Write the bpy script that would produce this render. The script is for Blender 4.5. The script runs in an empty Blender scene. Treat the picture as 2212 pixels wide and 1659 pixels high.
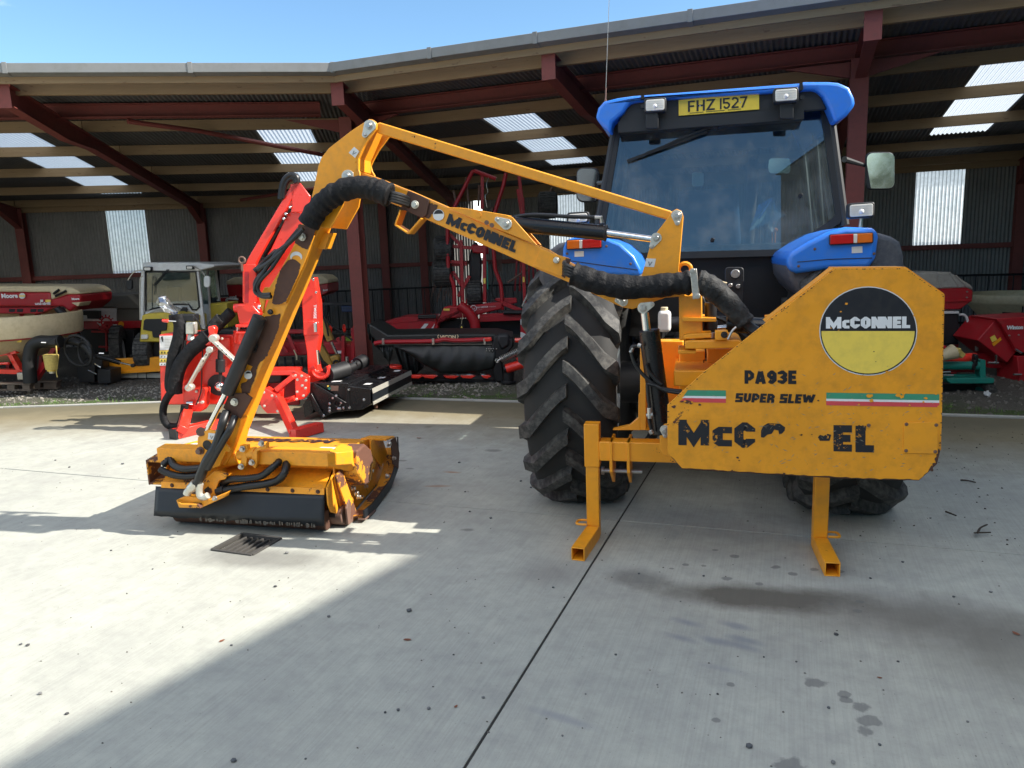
import bpy, bmesh, math, random
from mathutils import Vector, Matrix
random.seed(7)
S = bpy.context.scene
COL = S.collection
V = Vector
# ---------------------------------------------------------------- camera
FOC = 1897.0; KPX = 2624/2212; CAMH = 1.6
_roll = math.atan(0.036); _th = math.atan(330*math.cos(_roll)/FOC)
_Z = V((-math.sin(_roll)*math.cos(_th), math.cos(_roll)*math.cos(_th), math.sin(_th)))
_Yr = V((715., 351., -1897.)); _Y = (_Yr-_Z*_Z.dot(_Yr)).normalized(); _X = _Y.cross(_Z)
RW = Matrix((_X, _Y, _Z)); CAM = V((0, 0, CAMH))
cd = bpy.data.cameras.new('camera'); cam = bpy.data.objects.new('camera', cd); COL.objects.link(cam)
cam.matrix_world = Matrix.Translation(CAM) @ RW.to_4x4()
cd.sensor_width = 36; cd.lens = FOC/2624*36; cd.clip_start = .05; cd.clip_end = 3000
S.camera = cam
S.render.resolution_x = 1024; S.render.resolution_y = 768
# ---------------------------------------------------------------- sky, sun, exposure
SUN_H = V((.986, .170, 0)).normalized(); SUN_EL = math.radians(39)
SUN = V((SUN_H.x*math.cos(SUN_EL), SUN_H.y*math.cos(SUN_EL), math.sin(SUN_EL)))
W = bpy.data.worlds.new('World'); S.world = W; W.use_nodes = True
nt = W.node_tree; nt.nodes.clear()
def N(t, typ, **kw):
    n = t.nodes.new(typ)
    for k, v in kw.items(): setattr(n, k, v)
    return n
out = N(nt, 'ShaderNodeOutputWorld'); bg = N(nt, 'ShaderNodeBackground'); sky = N(nt, 'ShaderNodeTexSky')
sky.sky_type = 'NISHITA'; sky.sun_disc = False; sky.sun_elevation = SUN_EL
sky.sun_rotation = math.atan2(SUN_H.x, SUN_H.y); sky.air_density = 1.0; sky.dust_density = .25; sky.ozone_density = 1.0
CLOUD = (5.196, 19.620, 9.926)
tc = N(nt, 'ShaderNodeTexCoord'); mp = N(nt, 'ShaderNodeMapping'); mp.inputs['Scale'].default_value = (1, 1, 2.6)
mp.inputs['Location'].default_value = CLOUD
nz = N(nt, 'ShaderNodeTexNoise'); nz.inputs['Scale'].default_value = 1.25; nz.inputs['Detail'].default_value = 8; nz.inputs['Roughness'].default_value = .55
cr = N(nt, 'ShaderNodeValToRGB'); cr.color_ramp.elements[0].position = .48; cr.color_ramp.elements[1].position = .66
mx = N(nt, 'ShaderNodeMixRGB'); mx.inputs[2].default_value = (17.5, 16.8, 15.6, 1)
sc = N(nt, 'ShaderNodeMath', operation='MULTIPLY'); sc.inputs[1].default_value = .85
nt.links.new(tc.outputs['Generated'], mp.inputs[0]); nt.links.new(mp.outputs[0], nz.inputs['Vector'])
nt.links.new(nz.outputs[0], cr.inputs[0]); nt.links.new(cr.outputs[0], sc.inputs[0]); nt.links.new(sc.outputs[0], mx.inputs[0])
skm = N(nt, 'ShaderNodeMixRGB', blend_type='MULTIPLY'); skm.inputs[0].default_value = 1; skm.inputs[2].default_value = (.60, .76, .84, 1)
nt.links.new(sky.outputs[0], skm.inputs[1]); nt.links.new(skm.outputs[0], mx.inputs[1]); nt.links.new(mx.outputs[0], bg.inputs[0]); nt.links.new(bg.outputs[0], out.inputs[0])
bg.inputs[1].default_value = .10
sl = bpy.data.lights.new('sun', 'SUN'); so = bpy.data.objects.new('sun', sl); COL.objects.link(so)
sl.energy = 3.6; sl.angle = math.radians(.5); sl.color = (1, .95, .87)
so.rotation_euler = SUN.to_track_quat('Z', 'Y').to_euler(); so.location = (6, 2, 20)
S.view_settings.view_transform = 'Standard'; S.view_settings.look = 'None'; S.view_settings.gamma = 1
S.view_settings.use_curve_mapping = False; S.view_settings.exposure = 1.45
S.render.engine = 'CYCLES'
# ---------------------------------------------------------------- unprojection: photo pixel -> point on a real plane
def ray(px, py): return RW @ V(((px-1106)*KPX, -(py-829.5)*KPX, -FOC))
class Plane:
    def __init__(s, n, p0): s.n = V(n).normalized(); s.p = V(p0)
    def q(s, px, py, off=0.0):
        d = ray(px, py); t = ((s.p+s.n*off)-CAM).dot(s.n)/d.dot(s.n); return CAM+d*t
    def at(s, off): return Plane(s.n, s.p+s.n*off)
UP = V((0, 0, 1))
FW = V((-.3475, .937, 0)).normalized(); RT = V((FW.y, -FW.x, 0))
def CP(d): return Plane(FW, CAM+FW*d)            # vertical plane facing the yard, d metres ahead
GZ = lambda z=0.0: Plane(UP, V((0, 0, z)))
# tractor frame
A7 = math.radians(7); EX = V((math.cos(A7), math.sin(A7), 0)); EY = V((-math.sin(A7), math.cos(A7), 0)); OT = V((-.44, 5.0, 0))
def tw(x, y, z=0.0): return OT+EX*x+EY*y+UP*z
SH = 0.0
def TPl(y): return Plane(EY, OT+EY*(y+SH))
def TX(x): return Plane(EX, OT+EX*x)
# left shed section frame
AL = math.radians(28.5); LU = V((math.cos(AL), math.sin(AL), 0)); LN = V((-math.sin(AL), math.cos(AL), 0)); E0 = V((-5.0, 7.8, 0))
def lw(s, d, z=0.0): return E0+LU*s+LN*d+UP*z
# ---------------------------------------------------------------- object helpers
def tag(o, label=None, cat=None, group=None, kind=None):
    if label: o['label'] = label
    if cat: o['category'] = cat
    if group: o['group'] = group
    if kind: o['kind'] = kind
    return o
def thing(name, label, cat, loc, group=None):
    o = bpy.data.objects.new(name, None); COL.objects.link(o); o.location = loc; o.empty_display_size = .2
    tag(o, label, cat, group); o['_b'] = list(loc); return o
def base_of(o):
    while o is not None and '_b' not in o and o.parent: o = o.parent
    return V(o['_b']) if o is not None and '_b' in o else V((0, 0, 0))
class MB:
    def __init__(s): s.v = []; s.f = []
    def add(s, vs, fs):
        n = len(s.v); s.v += [V(p) for p in vs]; s.f += [[i+n for i in f] for f in fs]; return s
    def prism(s, pts, ext):
        pts = [V(p) for p in pts]; ext = V(ext); n = len(pts)
        nn = V((0, 0, 0))
        for i in range(n): nn += pts[i].cross(pts[(i+1) % n])
        if nn.dot(ext) > 0: pts.reverse()
        vs = pts+[p+ext for p in pts]
        fs = [list(range(n)), list(range(2*n-1, n-1, -1))]+[[(i+1) % n, i, i+n, (i+1) % n+n] for i in range(n)]
        return s.add(vs, fs)
    def box(s, c, hx, hy, hz):
        c, hx, hy, hz = V(c), V(hx), V(hy), V(hz)
        return s.prism([c-hx-hy-hz, c+hx-hy-hz, c+hx+hy-hz, c-hx+hy-hz], hz*2)
    def wbox(s, x0, y0, z0, x1, y1, z1):
        return s.box(((x0+x1)/2, (y0+y1)/2, (z0+z1)/2), ((x1-x0)/2, 0, 0), (0, (y1-y0)/2, 0), (0, 0, (z1-z0)/2))
    def tbox(s, x0, y0, z0, x1, y1, z1):   # box in tractor frame
        return s.box(tw((x0+x1)/2, (y0+y1)/2, (z0+z1)/2), EX*(x1-x0)/2, EY*(y1-y0)/2, UP*(z1-z0)/2)
    def beam(s, p0, p1, w, h, up=UP, hollow=0):
        p0, p1 = V(p0), V(p1); d = (p1-p0).normalized(); a = d.cross(V(up))
        if a.length < 1e-4: a = d.cross(V((1, 0, 0)))
        a.normalize(); b = a.cross(d).normalized()
        if hollow:
            t = hollow
            for (ca, cb, wa, wb) in ((0, h/2-t/2, w, t), (0, -h/2+t/2, w, t), (w/2-t/2, 0, t, h-2*t), (-w/2+t/2, 0, t, h-2*t)):
                s.box((p0+p1)/2+a*ca+b*cb, (p1-p0)/2, a*wa/2, b*wb/2)
            return s
        return s.box((p0+p1)/2, (p1-p0)/2, a*w/2, b*h/2)
    def tube(s, path, r, n=8, caps=True):
        path = [V(p) for p in path]; m = len(path)
        rr = r if isinstance(r, (list, tuple)) else [r]*m
        T = []
        for i in range(m):
            d = (path[min(i+1, m-1)]-path[max(i-1, 0)])
            T.append(d.normalized() if d.length > 1e-9 else V((0, 0, 1)))
        a = T[0].orthogonal().normalized(); vs = []
        for i in range(m):
            a = (a-T[i]*a.dot(T[i]))
            a = a.normalized() if a.length > 1e-6 else T[i].orthogonal().normalized()
            b = T[i].cross(a)
            for k in range(n):
                t = 2*math.pi*k/n; vs.append(path[i]+(a*math.cos(t)+b*math.sin(t))*rr[i])
        fs = [[i*n+k, i*n+(k+1) % n, (i+1)*n+(k+1) % n, (i+1)*n+k] for i in range(m-1) for k in range(n)]
        if caps: fs += [list(range(n-1, -1, -1)), [(m-1)*n+k for k in range(n)]]
        return s.add(vs, fs)
    def cyl(s, p0, p1, r, n=16, r1=None): return s.tube([p0, p1], [r, r if r1 is None else r1], n)
    def ball(s, c, r, n=10, sz=1.0):
        c = V(c); return s.tube([c+UP*r*sz*math.cos(math.pi*i/n) for i in range(n+1)], [max(r*math.sin(math.pi*i/n), 1e-4) for i in range(n+1)], n)
    def ring(s, c, axis, R, r, n=24, m=8, a0=0, a1=2*math.pi):
        c = V(c); ax = V(axis).normalized(); u = ax.orthogonal().normalized(); w = ax.cross(u)
        return s.tube([c+(u*math.cos(a0+(a1-a0)*i/n)+w*math.sin(a0+(a1-a0)*i/n))*R for i in range(n+1)], r, m)
    def build(s, name, mat, parent=None, bevel=0.0, seg=2, smooth=True, base=None, angle=35):
        b = V(base) if base is not None else base_of(parent)
        me = bpy.data.meshes.new(name); me.from_pydata([p-b for p in s.v], [], s.f)
        me.update()
        if mat: me.materials.append(mat)
        if smooth:
            me.shade_smooth(); me.set_sharp_from_angle(angle=math.radians(angle))
        o = bpy.data.objects.new(name, me); COL.objects.link(o)
        if parent is not None: o.parent = parent
        if parent is None: o.location = b; o['_b'] = list(b)
        if bevel > 0:
            m = o.modifiers.new('bevel', 'BEVEL'); m.width = bevel; m.segments = seg; m.limit_method = 'ANGLE'; m.angle_limit = math.radians(40)
        return o
def Pq(pl, *pts): return [pl.q(x, y) for x, y in pts]
def crv(pts, n=8, closed=False):    # Catmull-Rom smoothing of a path
    P = [V(p) for p in pts]; out = []
    for i in range(len(P)-1):
        p0 = P[max(i-1, 0)]; p1 = P[i]; p2 = P[i+1]; p3 = P[min(i+2, len(P)-1)]
        for k in range(n):
            t = k/n; out.append(.5*((2*p1)+(p2-p0)*t+(2*p0-5*p1+4*p2-p3)*t*t+(3*p1-p0-3*p2+p3)*t**3))
    out.append(P[-1]); return out
# ---------------------------------------------------------------- lettering
def stroke(b, pts, t, M, closed=False, ext=.0015):
    # flat polyline stroke with mitred joints in the XY plane, mapped by M(x, y, z)
    P = [V((x, y)) for x, y in pts]; n = len(P); L = []; R = []
    for i in range(n):
        if closed: a, c = P[i-1], P[(i+1) % n]
        else: a, c = (P[i-1] if i else None), (P[i+1] if i < n-1 else None)
        d1 = (P[i]-a).normalized() if a is not None else None; d2 = (c-P[i]).normalized() if c is not None else None
        if d1 is None: m = V((-d2.y, d2.x)); k = 1
        elif d2 is None: m = V((-d1.y, d1.x)); k = 1
        else:
            m = V((-d1.y-d2.y, d1.x+d2.x))
            m = m.normalized() if m.length > 1e-6 else V((-d1.y, d1.x)); k = min(1/max(m.dot(V((-d1.y, d1.x))), .3), 2.2)
        L.append(P[i]+m*t/2*k); R.append(P[i]-m*t/2*k)
    for i in range(n if closed else n-1):
        j = (i+1) % n; q = [L[i], R[i], R[j], L[j]]
        b.add([M(p.x, p.y, ext) for p in q], [[0, 1, 2, 3]])
def glyph(ch, t):
    h = t/2; w = .62; c = .16
    def rr(x0, y0, x1, y1): return [(x0+c, y0), (x1-c, y0), (x1, y0+c), (x1, y1-c), (x1-c, y1), (x0+c, y1), (x0, y1-c), (x0, y0+c)]
    x0, x1, y0, y1 = h, w-h, h, 1-h; o = []
    if ch == 'M': w = .98; x1 = w-h; o = [([(x0, 0), (x0, 1)], 0), ([(x1, 0), (x1, 1)], 0), ([(x0, 1-h), (w/2, .2), (x1, 1-h)], 0)]
    elif ch == 'N': w = .66; x1 = w-h; o = [([(x0, 0), (x0, 1)], 0), ([(x1, 0), (x1, 1)], 0), ([(x0, .94), (x1, .06)], 0)]
    elif ch == 'C': o = [([(x1, .36), (x1, y0+c), (x1-c, y0), (x0+c, y0), (x0, y0+c), (x0, y1-c), (x0+c, y1), (x1-c, y1), (x1, y1-c), (x1, .64)], 0)]
    elif ch == 'c': w = .47; g = .74; o = [([(w, h*.9), (x0+.07, h*.9), (x0, h*.9+.07), (x0, g-h*.9-.07), (x0+.07, g-h*.9), (w, g-h*.9)], 0)]; return [([(x, y) for x, y in p], k) for p, k in o], w
    elif ch == 'O' or ch == '0': o = [(rr(x0, y0, x1, y1), 1)]
    elif ch == 'E': w = .52; o = [([(x0, 0), (x0, 1)], 0), ([(x0, y1), (w, y1)], 0), ([(x0, .5), (w-.04, .5)], 0), ([(x0, y0), (w, y0)], 0)]
    elif ch == 'F': w = .52; o = [([(x0, 0), (x0, 1)], 0), ([(x0, y1), (w, y1)], 0), ([(x0, .5), (w-.06, .5)], 0)]
    elif ch == 'L': w = .5; o = [([(x0, 0), (x0, 1)], 0), ([(x0, y0), (w, y0)], 0)]
    elif ch == 'P': o = [([(x0, 0), (x0, 1)], 0), ([(x0, y1), (x1-c, y1), (x1, y1-c), (x1, .5), (x1-c, .36), (x0, .36)], 0)]
    elif ch == 'R': o = [([(x0, 0), (x0, 1)], 0), ([(x0, y1), (x1-c, y1), (x1, y1-c), (x1, .6), (x1-c, .45), (x0, .45)], 0), ([(x1-c, .45), (x1, .3), (x1, 0)], 0)]
    elif ch == 'A': w = .72; o = [([(h, 0), (w/2-.03, 1-h*.6)], 0), ([(w-h, 0), (w/2+.03, 1-h*.6)], 0), ([(w*.3, .26), (w*.7, .26)], 0)]
    elif ch == 'H': o = [([(x0, 0), (x0, 1)], 0), ([(x1, 0), (x1, 1)], 0), ([(x0, .5), (x1, .5)], 0)]
    elif ch == 'Z': o = [([(0, y1), (x1, y1), (x0, y0), (w, y0)], 0)]
    elif ch in '1I': w = t; o = [([(w/2, 0), (w/2, 1)], 0)]
    elif ch == '2': o = [([(x0, y1-c*.9), (x0+c*.6, y1), (x1-c, y1), (x1, y1-c), (x1, .6), (x0, y0+.04), (x0, y0), (w, y0)], 0)]
    elif ch == '3': o = [([(x0, .72), (x0, y1-c*.5), (x0+c, y1), (x1-c, y1), (x1, y1-c), (x1, .62), (x1-c, .5), (x1, .38), (x1, y0+c), (x1-c, y0), (x0+c, y0), (x0, y0+c*.5), (x0, .28)], 0), ([(x0+c, .5), (x1-c, .5)], 0)]
    elif ch == '5': o = [([(w-.03, y1), (x0, y1), (x0, .56), (x1-c, .56), (x1, .56-c), (x1, y0+c), (x1-c, y0), (x0+c, y0), (x0, y0+c)], 0)]
    elif ch == '7': o = [([(0, y1), (x1, y1), (x0+.1, 0)], 0)]
    elif ch == '9': o = [(rr(x0, .44, x1, y1), 1), ([(x1, .6), (x1, y0+c), (x1-c, y0), (x0+c, y0), (x0, y0+c*.6)], 0)]
    elif ch == 'S': o = [([(w, y1), (x0, y1), (x0, .51), (x1, .49), (x1, y0), (0, y0)], 0)]
    elif ch == 'T': o = [([(0, y1), (w, y1)], 0), ([(w/2, 0), (w/2, 1)], 0)]
    elif ch == 'U': o = [([(x0, 1), (x0, y0+c), (x0+c, y0), (x1-c, y0), (x1, y0+c), (x1, 1)], 0)]
    elif ch == 'W': w = 1.0; o = [([(h*.8, 1), (.27, h)], 0), ([(.27, h), (.5, .9)], 0), ([(.5, .9), (.73, h)], 0), ([(.73, h), (1-h*.8, 1)], 0)]
    elif ch == 'V': w = .66; o = [([(h*.7, 1), (w/2, h*.7), (w-h*.7, 1)], 0)]
    elif ch == ' ': w = .3
    return o, w
def lettering(name, txt, pBL, pBR, pTL, mat, parent, t=.26, gap=.07, lift=.002, slant=0, tight=None):
    """block capitals laid between three corner points of the lettered strip"""
    pBL, pBR, pTL = V(pBL), V(pBR), V(pTL); U = pBR-pBL; Wv = pTL-pBL; nrm = U.cross(Wv).normalized()
    if nrm.dot(CAM-pBL) < 0: nrm = -nrm
    x = 0; lay = []
    for i, ch in enumerate(txt):
        g, w = glyph(ch, t); lay.append((g, x)); x += w+(gap if not (tight and i in tight) else -.04)
    tot = x-gap; b = MB(); zz = lift
    for (g, x0), ch in zip(lay, txt):
        for pts, cl in g:
            zz += .00006
            stroke(b, [(x0+px+slant*py, py) for px, py in pts], t*(.9 if ch == 'c' else 1), lambda X, Y, e, zz=zz: pBL+U*(X/tot)+Wv*Y+nrm*zz, bool(cl))
    return b.build(name, mat, parent, smooth=False)
def font_text(name, txt, pBL, pBR, mat, parent, lift=.003, bold=.02, sq=1.0, slant=0):
    """built-in typeface set along a baseline between two points, upright in the plane of the baseline and UP"""
    cu = bpy.data.curves.new('t', 'FONT'); cu.body = txt; cu.offset = bold; cu.shear = slant; cu.resolution_u = 3
    o = bpy.data.objects.new('t', cu); COL.objects.link(o); dg = bpy.context.evaluated_depsgraph_get(); dg.update()
    me = bpy.data.meshes.new_from_object(o.evaluated_get(dg)); bpy.data.objects.remove(o)
    xs = [v.co.x for v in me.vertices]; w = max(xs)-min(xs); x0 = min(xs)
    pBL, pBR = V(pBL), V(pBR); U = (pBR-pBL).normalized(); k = (pBR-pBL).length/w
    nrm = U.cross(UP).normalized(); 
    if nrm.dot(CAM-pBL) < 0: nrm = -nrm
    Wv = (UP-U*UP.dot(U)).normalized(); b = base_of(parent)
    for v in me.vertices: v.co = pBL+U*((v.co.x-x0)*k)+Wv*(v.co.y*k*sq)+nrm*lift-b
    me.materials.clear(); me.materials.append(mat); me.update()
    r = bpy.data.objects.new(name, me); COL.objects.link(r); r.parent = parent; return r
# ---------------------------------------------------------------- materials
def newmat(name):
    m = bpy.data.materials.new(name); m.use_nodes = True; t = m.node_tree; bs = t.nodes['Principled BSDF']; return m, t, bs
def coords(t, scale=(1, 1, 1), rot=(0, 0, 0)):
    tc = N(t, 'ShaderNodeTexCoord'); mp = N(t, 'ShaderNodeMapping'); mp.inputs['Scale'].default_value = scale; mp.inputs['Rotation'].default_value = rot
    t.links.new(tc.outputs['Object'], mp.inputs[0]); return mp.outputs[0]
def noise(t, vec, s, det=5, ro=.55, w=None):
    n = N(t, 'ShaderNodeTexNoise'); n.inputs['Scale'].default_value = s; n.inputs['Detail'].default_value = det; n.inputs['Roughness'].default_value = ro
    t.links.new(vec, n.inputs['Vector']); return n.outputs[0]
def ramp(t, fac, p0, p1, c0=(0, 0, 0, 1), c1=(1, 1, 1, 1)):
    r = N(t, 'ShaderNodeValToRGB'); e = r.color_ramp.elements; e[0].position = p0; e[1].position = p1; e[0].color = c0; e[1].color = c1
    t.links.new(fac, r.inputs[0]); return r.outputs[0]
def mix(t, fac, a, b, mode='MIX'):
    m = N(t, 'ShaderNodeMixRGB', blend_type=mode)
    for i, x in ((0, fac), (1, a), (2, b)):
        if isinstance(x, (int, float)): m.inputs[i].default_value = x
        elif isinstance(x, tuple): m.inputs[i].default_value = x if len(x) == 4 else x+(1,)
        else: t.links.new(x, m.inputs[i])
    return m.outputs[0]
def mth(t, op, a, b=None):
    m = N(t, 'ShaderNodeMath', operation=op)
    for i, x in ((0, a), (1, b)):
        if x is None: continue
        if isinstance(x, (int, float)): m.inputs[i].default_value = x
        else: t.links.new(x, m.inputs[i])
    return m.outputs[0]
def bump(t, bs, h, st=.2, dist=.01):
    b = N(t, 'ShaderNodeBump'); b.inputs['Strength'].default_value = st; b.inputs['Distance'].default_value = dist
    t.links.new(h, b.inputs['Height']); t.links.new(b.outputs[0], bs.inputs['Normal']); return b
def paint(name, col, wear=0.0, wearcol=(.06, .022, .012), rough=.35, dirt=.25, dirtcol=(.12, .10, .07), metal=0, scale=6, coat=.0, var=.12, fine=30, dent=0):
    """painted or bare metal: hue drift, grime, chips down to rusty steel"""
    m, t, bs = newmat(name); v = coords(t)
    n1 = noise(t, v, scale*.4, 4); n2 = noise(t, v, scale*3, 6, .65); n3 = noise(t, v, fine, 4, .7)
    c = mix(t, mth(t, 'MULTIPLY', n1, 1.0), tuple(x*(1-var) for x in col), tuple(min(1, x*(1+var)) for x in col))
    d = mth(t, 'MULTIPLY', ramp(t, n2, .45, .8), dirt); c = mix(t, d, c, dirtcol)
    r = mth(t, 'ADD', mth(t, 'MULTIPLY', n2, .25), rough-.1)
    if wear > 0:
        nb = noise(t, v, scale, 9, .72); lo = .72-.3*wear; ch = ramp(t, nb, lo, lo+.012)
        c = mix(t, ch, c, mix(t, n3, wearcol, tuple(x*2.2 for x in wearcol))); r = mix(t, ch, r, (.8, .8, .8))
        sub = mth(t, 'SUBTRACT', mth(t, 'MULTIPLY', n3, .25), ch)
        if dent: sub = mth(t, 'ADD', sub, mth(t, 'MULTIPLY', noise(t, v, 2.6, 3, .5), dent))
        bump(t, bs, sub, .35, .003)
    else: bump(t, bs, mth(t, 'ADD', mth(t, 'MULTIPLY', n1, .7), mth(t, 'MULTIPLY', n3, .12)), .12, .01)
    t.links.new(c, bs.inputs['Base Color']); t.links.new(r, bs.inputs['Roughness']); bs.inputs['Metallic'].default_value = metal
    if coat: bs.inputs['Coat Weight'].default_value = coat; bs.inputs['Coat Roughness'].default_value = .12
    return m
def plain(name, col, rough=.6, metal=0, spec=.5):
    m, t, bs = newmat(name); v = coords(t); n1 = noise(t, v, 9, 6, .65)
    t.links.new(mix(t, n1, tuple(x*.75 for x in col), tuple(min(1, x*1.2) for x in col)), bs.inputs['Base Color'])
    t.links.new(mth(t, 'ADD', mth(t, 'MULTIPLY', n1, .2), rough-.1), bs.inputs['Roughness'])
    bs.inputs['Metallic'].default_value = metal; bs.inputs['Specular IOR Level'].default_value = spec; return m
def glassmat(name, tint=(.35, .45, .45), refl=.02, rough=.02, dirt=.12):
    m, t, bs = newmat(name); t.nodes.remove(bs); o = t.nodes['Material Output']
    tr = N(t, 'ShaderNodeBsdfTransparent'); tr.inputs[0].default_value = tint+(1,)
    gl = N(t, 'ShaderNodeBsdfGlossy'); gl.inputs['Roughness'].default_value = rough
    df = N(t, 'ShaderNodeBsdfDiffuse'); df.inputs[0].default_value = (.5, .5, .46, 1)
    lw_ = N(t, 'ShaderNodeFresnel'); lw_.inputs[0].default_value = 1.5
    f = mth(t, 'ADD', mth(t, 'MULTIPLY', lw_.outputs[0], 1.0), refl)
    a = N(t, 'ShaderNodeMixShader'); b = N(t, 'ShaderNodeMixShader')
    t.links.new(f, a.inputs[0]); t.links.new(tr.outputs[0], a.inputs[1]); t.links.new(gl.outputs[0], a.inputs[2])
    v = coords(t); dn = mth(t, 'MULTIPLY', ramp(t, noise(t, v, 5, 8, .7), .45, .85), dirt)
    t.links.new(dn, b.inputs[0]); t.links.new(a.outputs[0], b.inputs[1]); t.links.new(df.outputs[0], b.inputs[2]); t.links.new(b.outputs[0], o.inputs[0]); return m
def translucent(name, col, streak=.25, trans=.12):
    m, t, bs = newmat(name); t.nodes.remove(bs); o = t.nodes['Material Output']
    v = coords(t, (6, 6, 1)); n1 = noise(t, v, 1.4, 6, .7)
    c = mix(t, mth(t, 'MULTIPLY', ramp(t, n1, .4, .75), streak), col, (.25, .27, .27))
    sp = N(t, 'ShaderNodeSeparateXYZ'); t.links.new(coords(t), sp.inputs[0]); wv = mth(t, 'SINE', mth(t, 'MULTIPLY', sp.outputs[0], 2*math.pi/.0605)); c = mix(t, mth(t, 'MULTIPLY', ramp(t, mth(t, 'ADD', mth(t, 'MULTIPLY', wv, .5), .5), .55, .95), .6), c, (.16, .18, .19))  # darker stripes in the colour stand in for shading of the corrugations
    a = N(t, 'ShaderNodeBsdfTranslucent'); b = N(t, 'ShaderNodeBsdfTransparent'); d = N(t, 'ShaderNodeBsdfDiffuse')
    t.links.new(c, a.inputs[0]); t.links.new(c, b.inputs[0]); t.links.new(c, d.inputs[0])
    s1 = N(t, 'ShaderNodeMixShader'); s1.inputs[0].default_value = .15; s2 = N(t, 'ShaderNodeMixShader'); s2.inputs[0].default_value = trans
    t.links.new(a.outputs[0], s1.inputs[1]); t.links.new(d.outputs[0], s1.inputs[2]); t.links.new(s1.outputs[0], s2.inputs[1]); t.links.new(b.outputs[0], s2.inputs[2])
    t.links.new(s2.outputs[0], o.inputs[0]); return m
OR = (.86, .345, .014)
M = {}
M['orange'] = paint('worn_orange_paint', OR, .28, rough=.38, dirt=.22, scale=5)
M['orange_panel'] = paint('dented_orange_panel', OR, .19, rough=.40, dirt=.35, dirtcol=(.22, .11, .02), scale=5, dent=22, var=.16)
M['orange_arm'] = paint('orange_arm_paint', (.86, .345, .016), .16, rough=.35, dirt=.25, scale=7)
M['orange_clean'] = paint('orange_paint', (.86, .335, .013), .12, rough=.34, dirt=.12, scale=6)
M['orange_head'] = paint('battered_orange_paint', (.84, .33, .014), .42, wearcol=(.07, .028, .016), rough=.42, dirt=.35, scale=9)
M['orange_rust'] = paint('orange_paint_mostly_rust', (.70, .29, .015), .76, wearcol=(.075, .03, .017), rough=.5, scale=5)
M['rust'] = paint('rusty_steel', (.075, .032, .02), .0, rough=.7, dirt=.5, dirtcol=(.14, .065, .03), scale=12, var=.4)
M['rustgrey'] = paint('scoured_rusty_steel', (.16, .09, .065), .4, wearcol=(.07, .03, .02), rough=.6, scale=14, var=.3)
M['black_edge'] = plain('black_steel', (.008, .008, .009), .5)
M['gloss_black'] = plain('gloss_black_paint', (.006, .006, .007), .28)
M['rubber'] = plain('black_rubber', (.010, .010, .011), .55)
M['rubber_flap'] = paint('scuffed_rubber_flap', (.005, .007, .010), 0, rough=.45, dirt=.2, dirtcol=(.03, .036, .04), scale=5, var=.3)
M['sleeve'] = plain('woven_hose_sleeve', (.006, .006, .007), .72)
M['sleeve_grey'] = plain('faded_hose_sleeve', (.028, .028, .028), .75)
M['hose'] = plain('rubber_hose', (.009, .009, .009), .4)
M['steel'] = paint('bare_steel', (.52, .5, .46), 0, rough=.32, dirt=.4, dirtcol=(.15, .12, .08), metal=.9, scale=20)
M['chrome'] = plain('chromed_rod', (.75, .75, .74), .16, 1)
M['zinc'] = paint('zinc_plate', (.62, .6, .52), 0, rough=.38, dirt=.2, metal=.6, scale=18)
M['blue'] = paint('blue_paint', (.018, .20, .78), .0, rough=.34, dirt=.28, dirtcol=(.16, .24, .38), coat=.3, var=.10, scale=5)
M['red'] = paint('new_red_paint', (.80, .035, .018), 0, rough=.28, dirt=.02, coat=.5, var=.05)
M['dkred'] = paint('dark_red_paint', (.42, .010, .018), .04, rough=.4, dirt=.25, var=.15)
M['oxide'] = paint('red_oxide_steel', (.195, .044, .035), 0, rough=.62, dirt=.45, dirtcol=(.10, .045, .035), scale=7, var=.25)
M['white_paint'] = paint('white_paint', (.72, .72, .70), .02, rough=.4, dirt=.3, dirtcol=(.35, .33, .28))
M['yellow'] = paint('yellow_paint', (.62, .47, .05), .05, rough=.4, dirt=.35)
M['decal_yellow'] = paint('decal_yellow', (.92, .66, .10), .03, wearcol=(.3, .22, .06), rough=.4, dirt=.2)
M['decal_white'] = plain('decal_white', (.80, .80, .80), .4)
M['decal_black'] = paint('decal_black', (.012, .013, .018), .18, wearcol=(.30, .13, .02), rough=.35, dirt=.1, scale=9, var=.1)
M['black_txt'] = plain('black_lettering', (.010, .011, .016), .4)
M['decal_green'] = paint('decal_green', (.05, .30, .17), .2, wearcol=(.55, .22, .02), rough=.4, dirt=.2, scale=8)
M['decal_pink'] = paint('decal_red', (.68, .07, .08), .12, wearcol=(.6, .25, .03), rough=.4, dirt=.2, scale=8)
M['sticker'] = plain('white_sticker', (.72, .72, .70), .45)
M['plate'] = plain('plate_yellow', (.85, .62, .05), .35)
M['cream'] = paint('cream_plastic', (.64, .53, .33), 0, rough=.5, dirt=.45, dirtcol=(.33, .24, .13), scale=5)
M['tarp'] = paint('grey_tarpaulin', (.42, .39, .34), 0, rough=.7, dirt=.4, scale=6, var=.2)
M['tarp_dark'] = paint('dark_tarpaulin', (.10, .09, .075), 0, rough=.8, dirt=.3, scale=6, var=.25)
M['green'] = paint('green_paint', (.012, .22, .17), .05, rough=.4, dirt=.25)
M['pto'] = paint('pto_guard_yellow', (.62, .47, .13), 0, rough=.5, dirt=.5, dirtcol=(.2, .14, .05), scale=14)
M['gutter'] = paint('grey_gutter', (.20, .205, .20), 0, rough=.55, dirt=.4, dirtcol=(.13, .13, .11), scale=3, var=.2)
M['palletwood'] = plain('grey_pallet_wood', (.13, .10, .075), .8)
M['glass'] = glassmat('cab_glass', (.64, .74, .75), .085, .008, .26)
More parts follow.
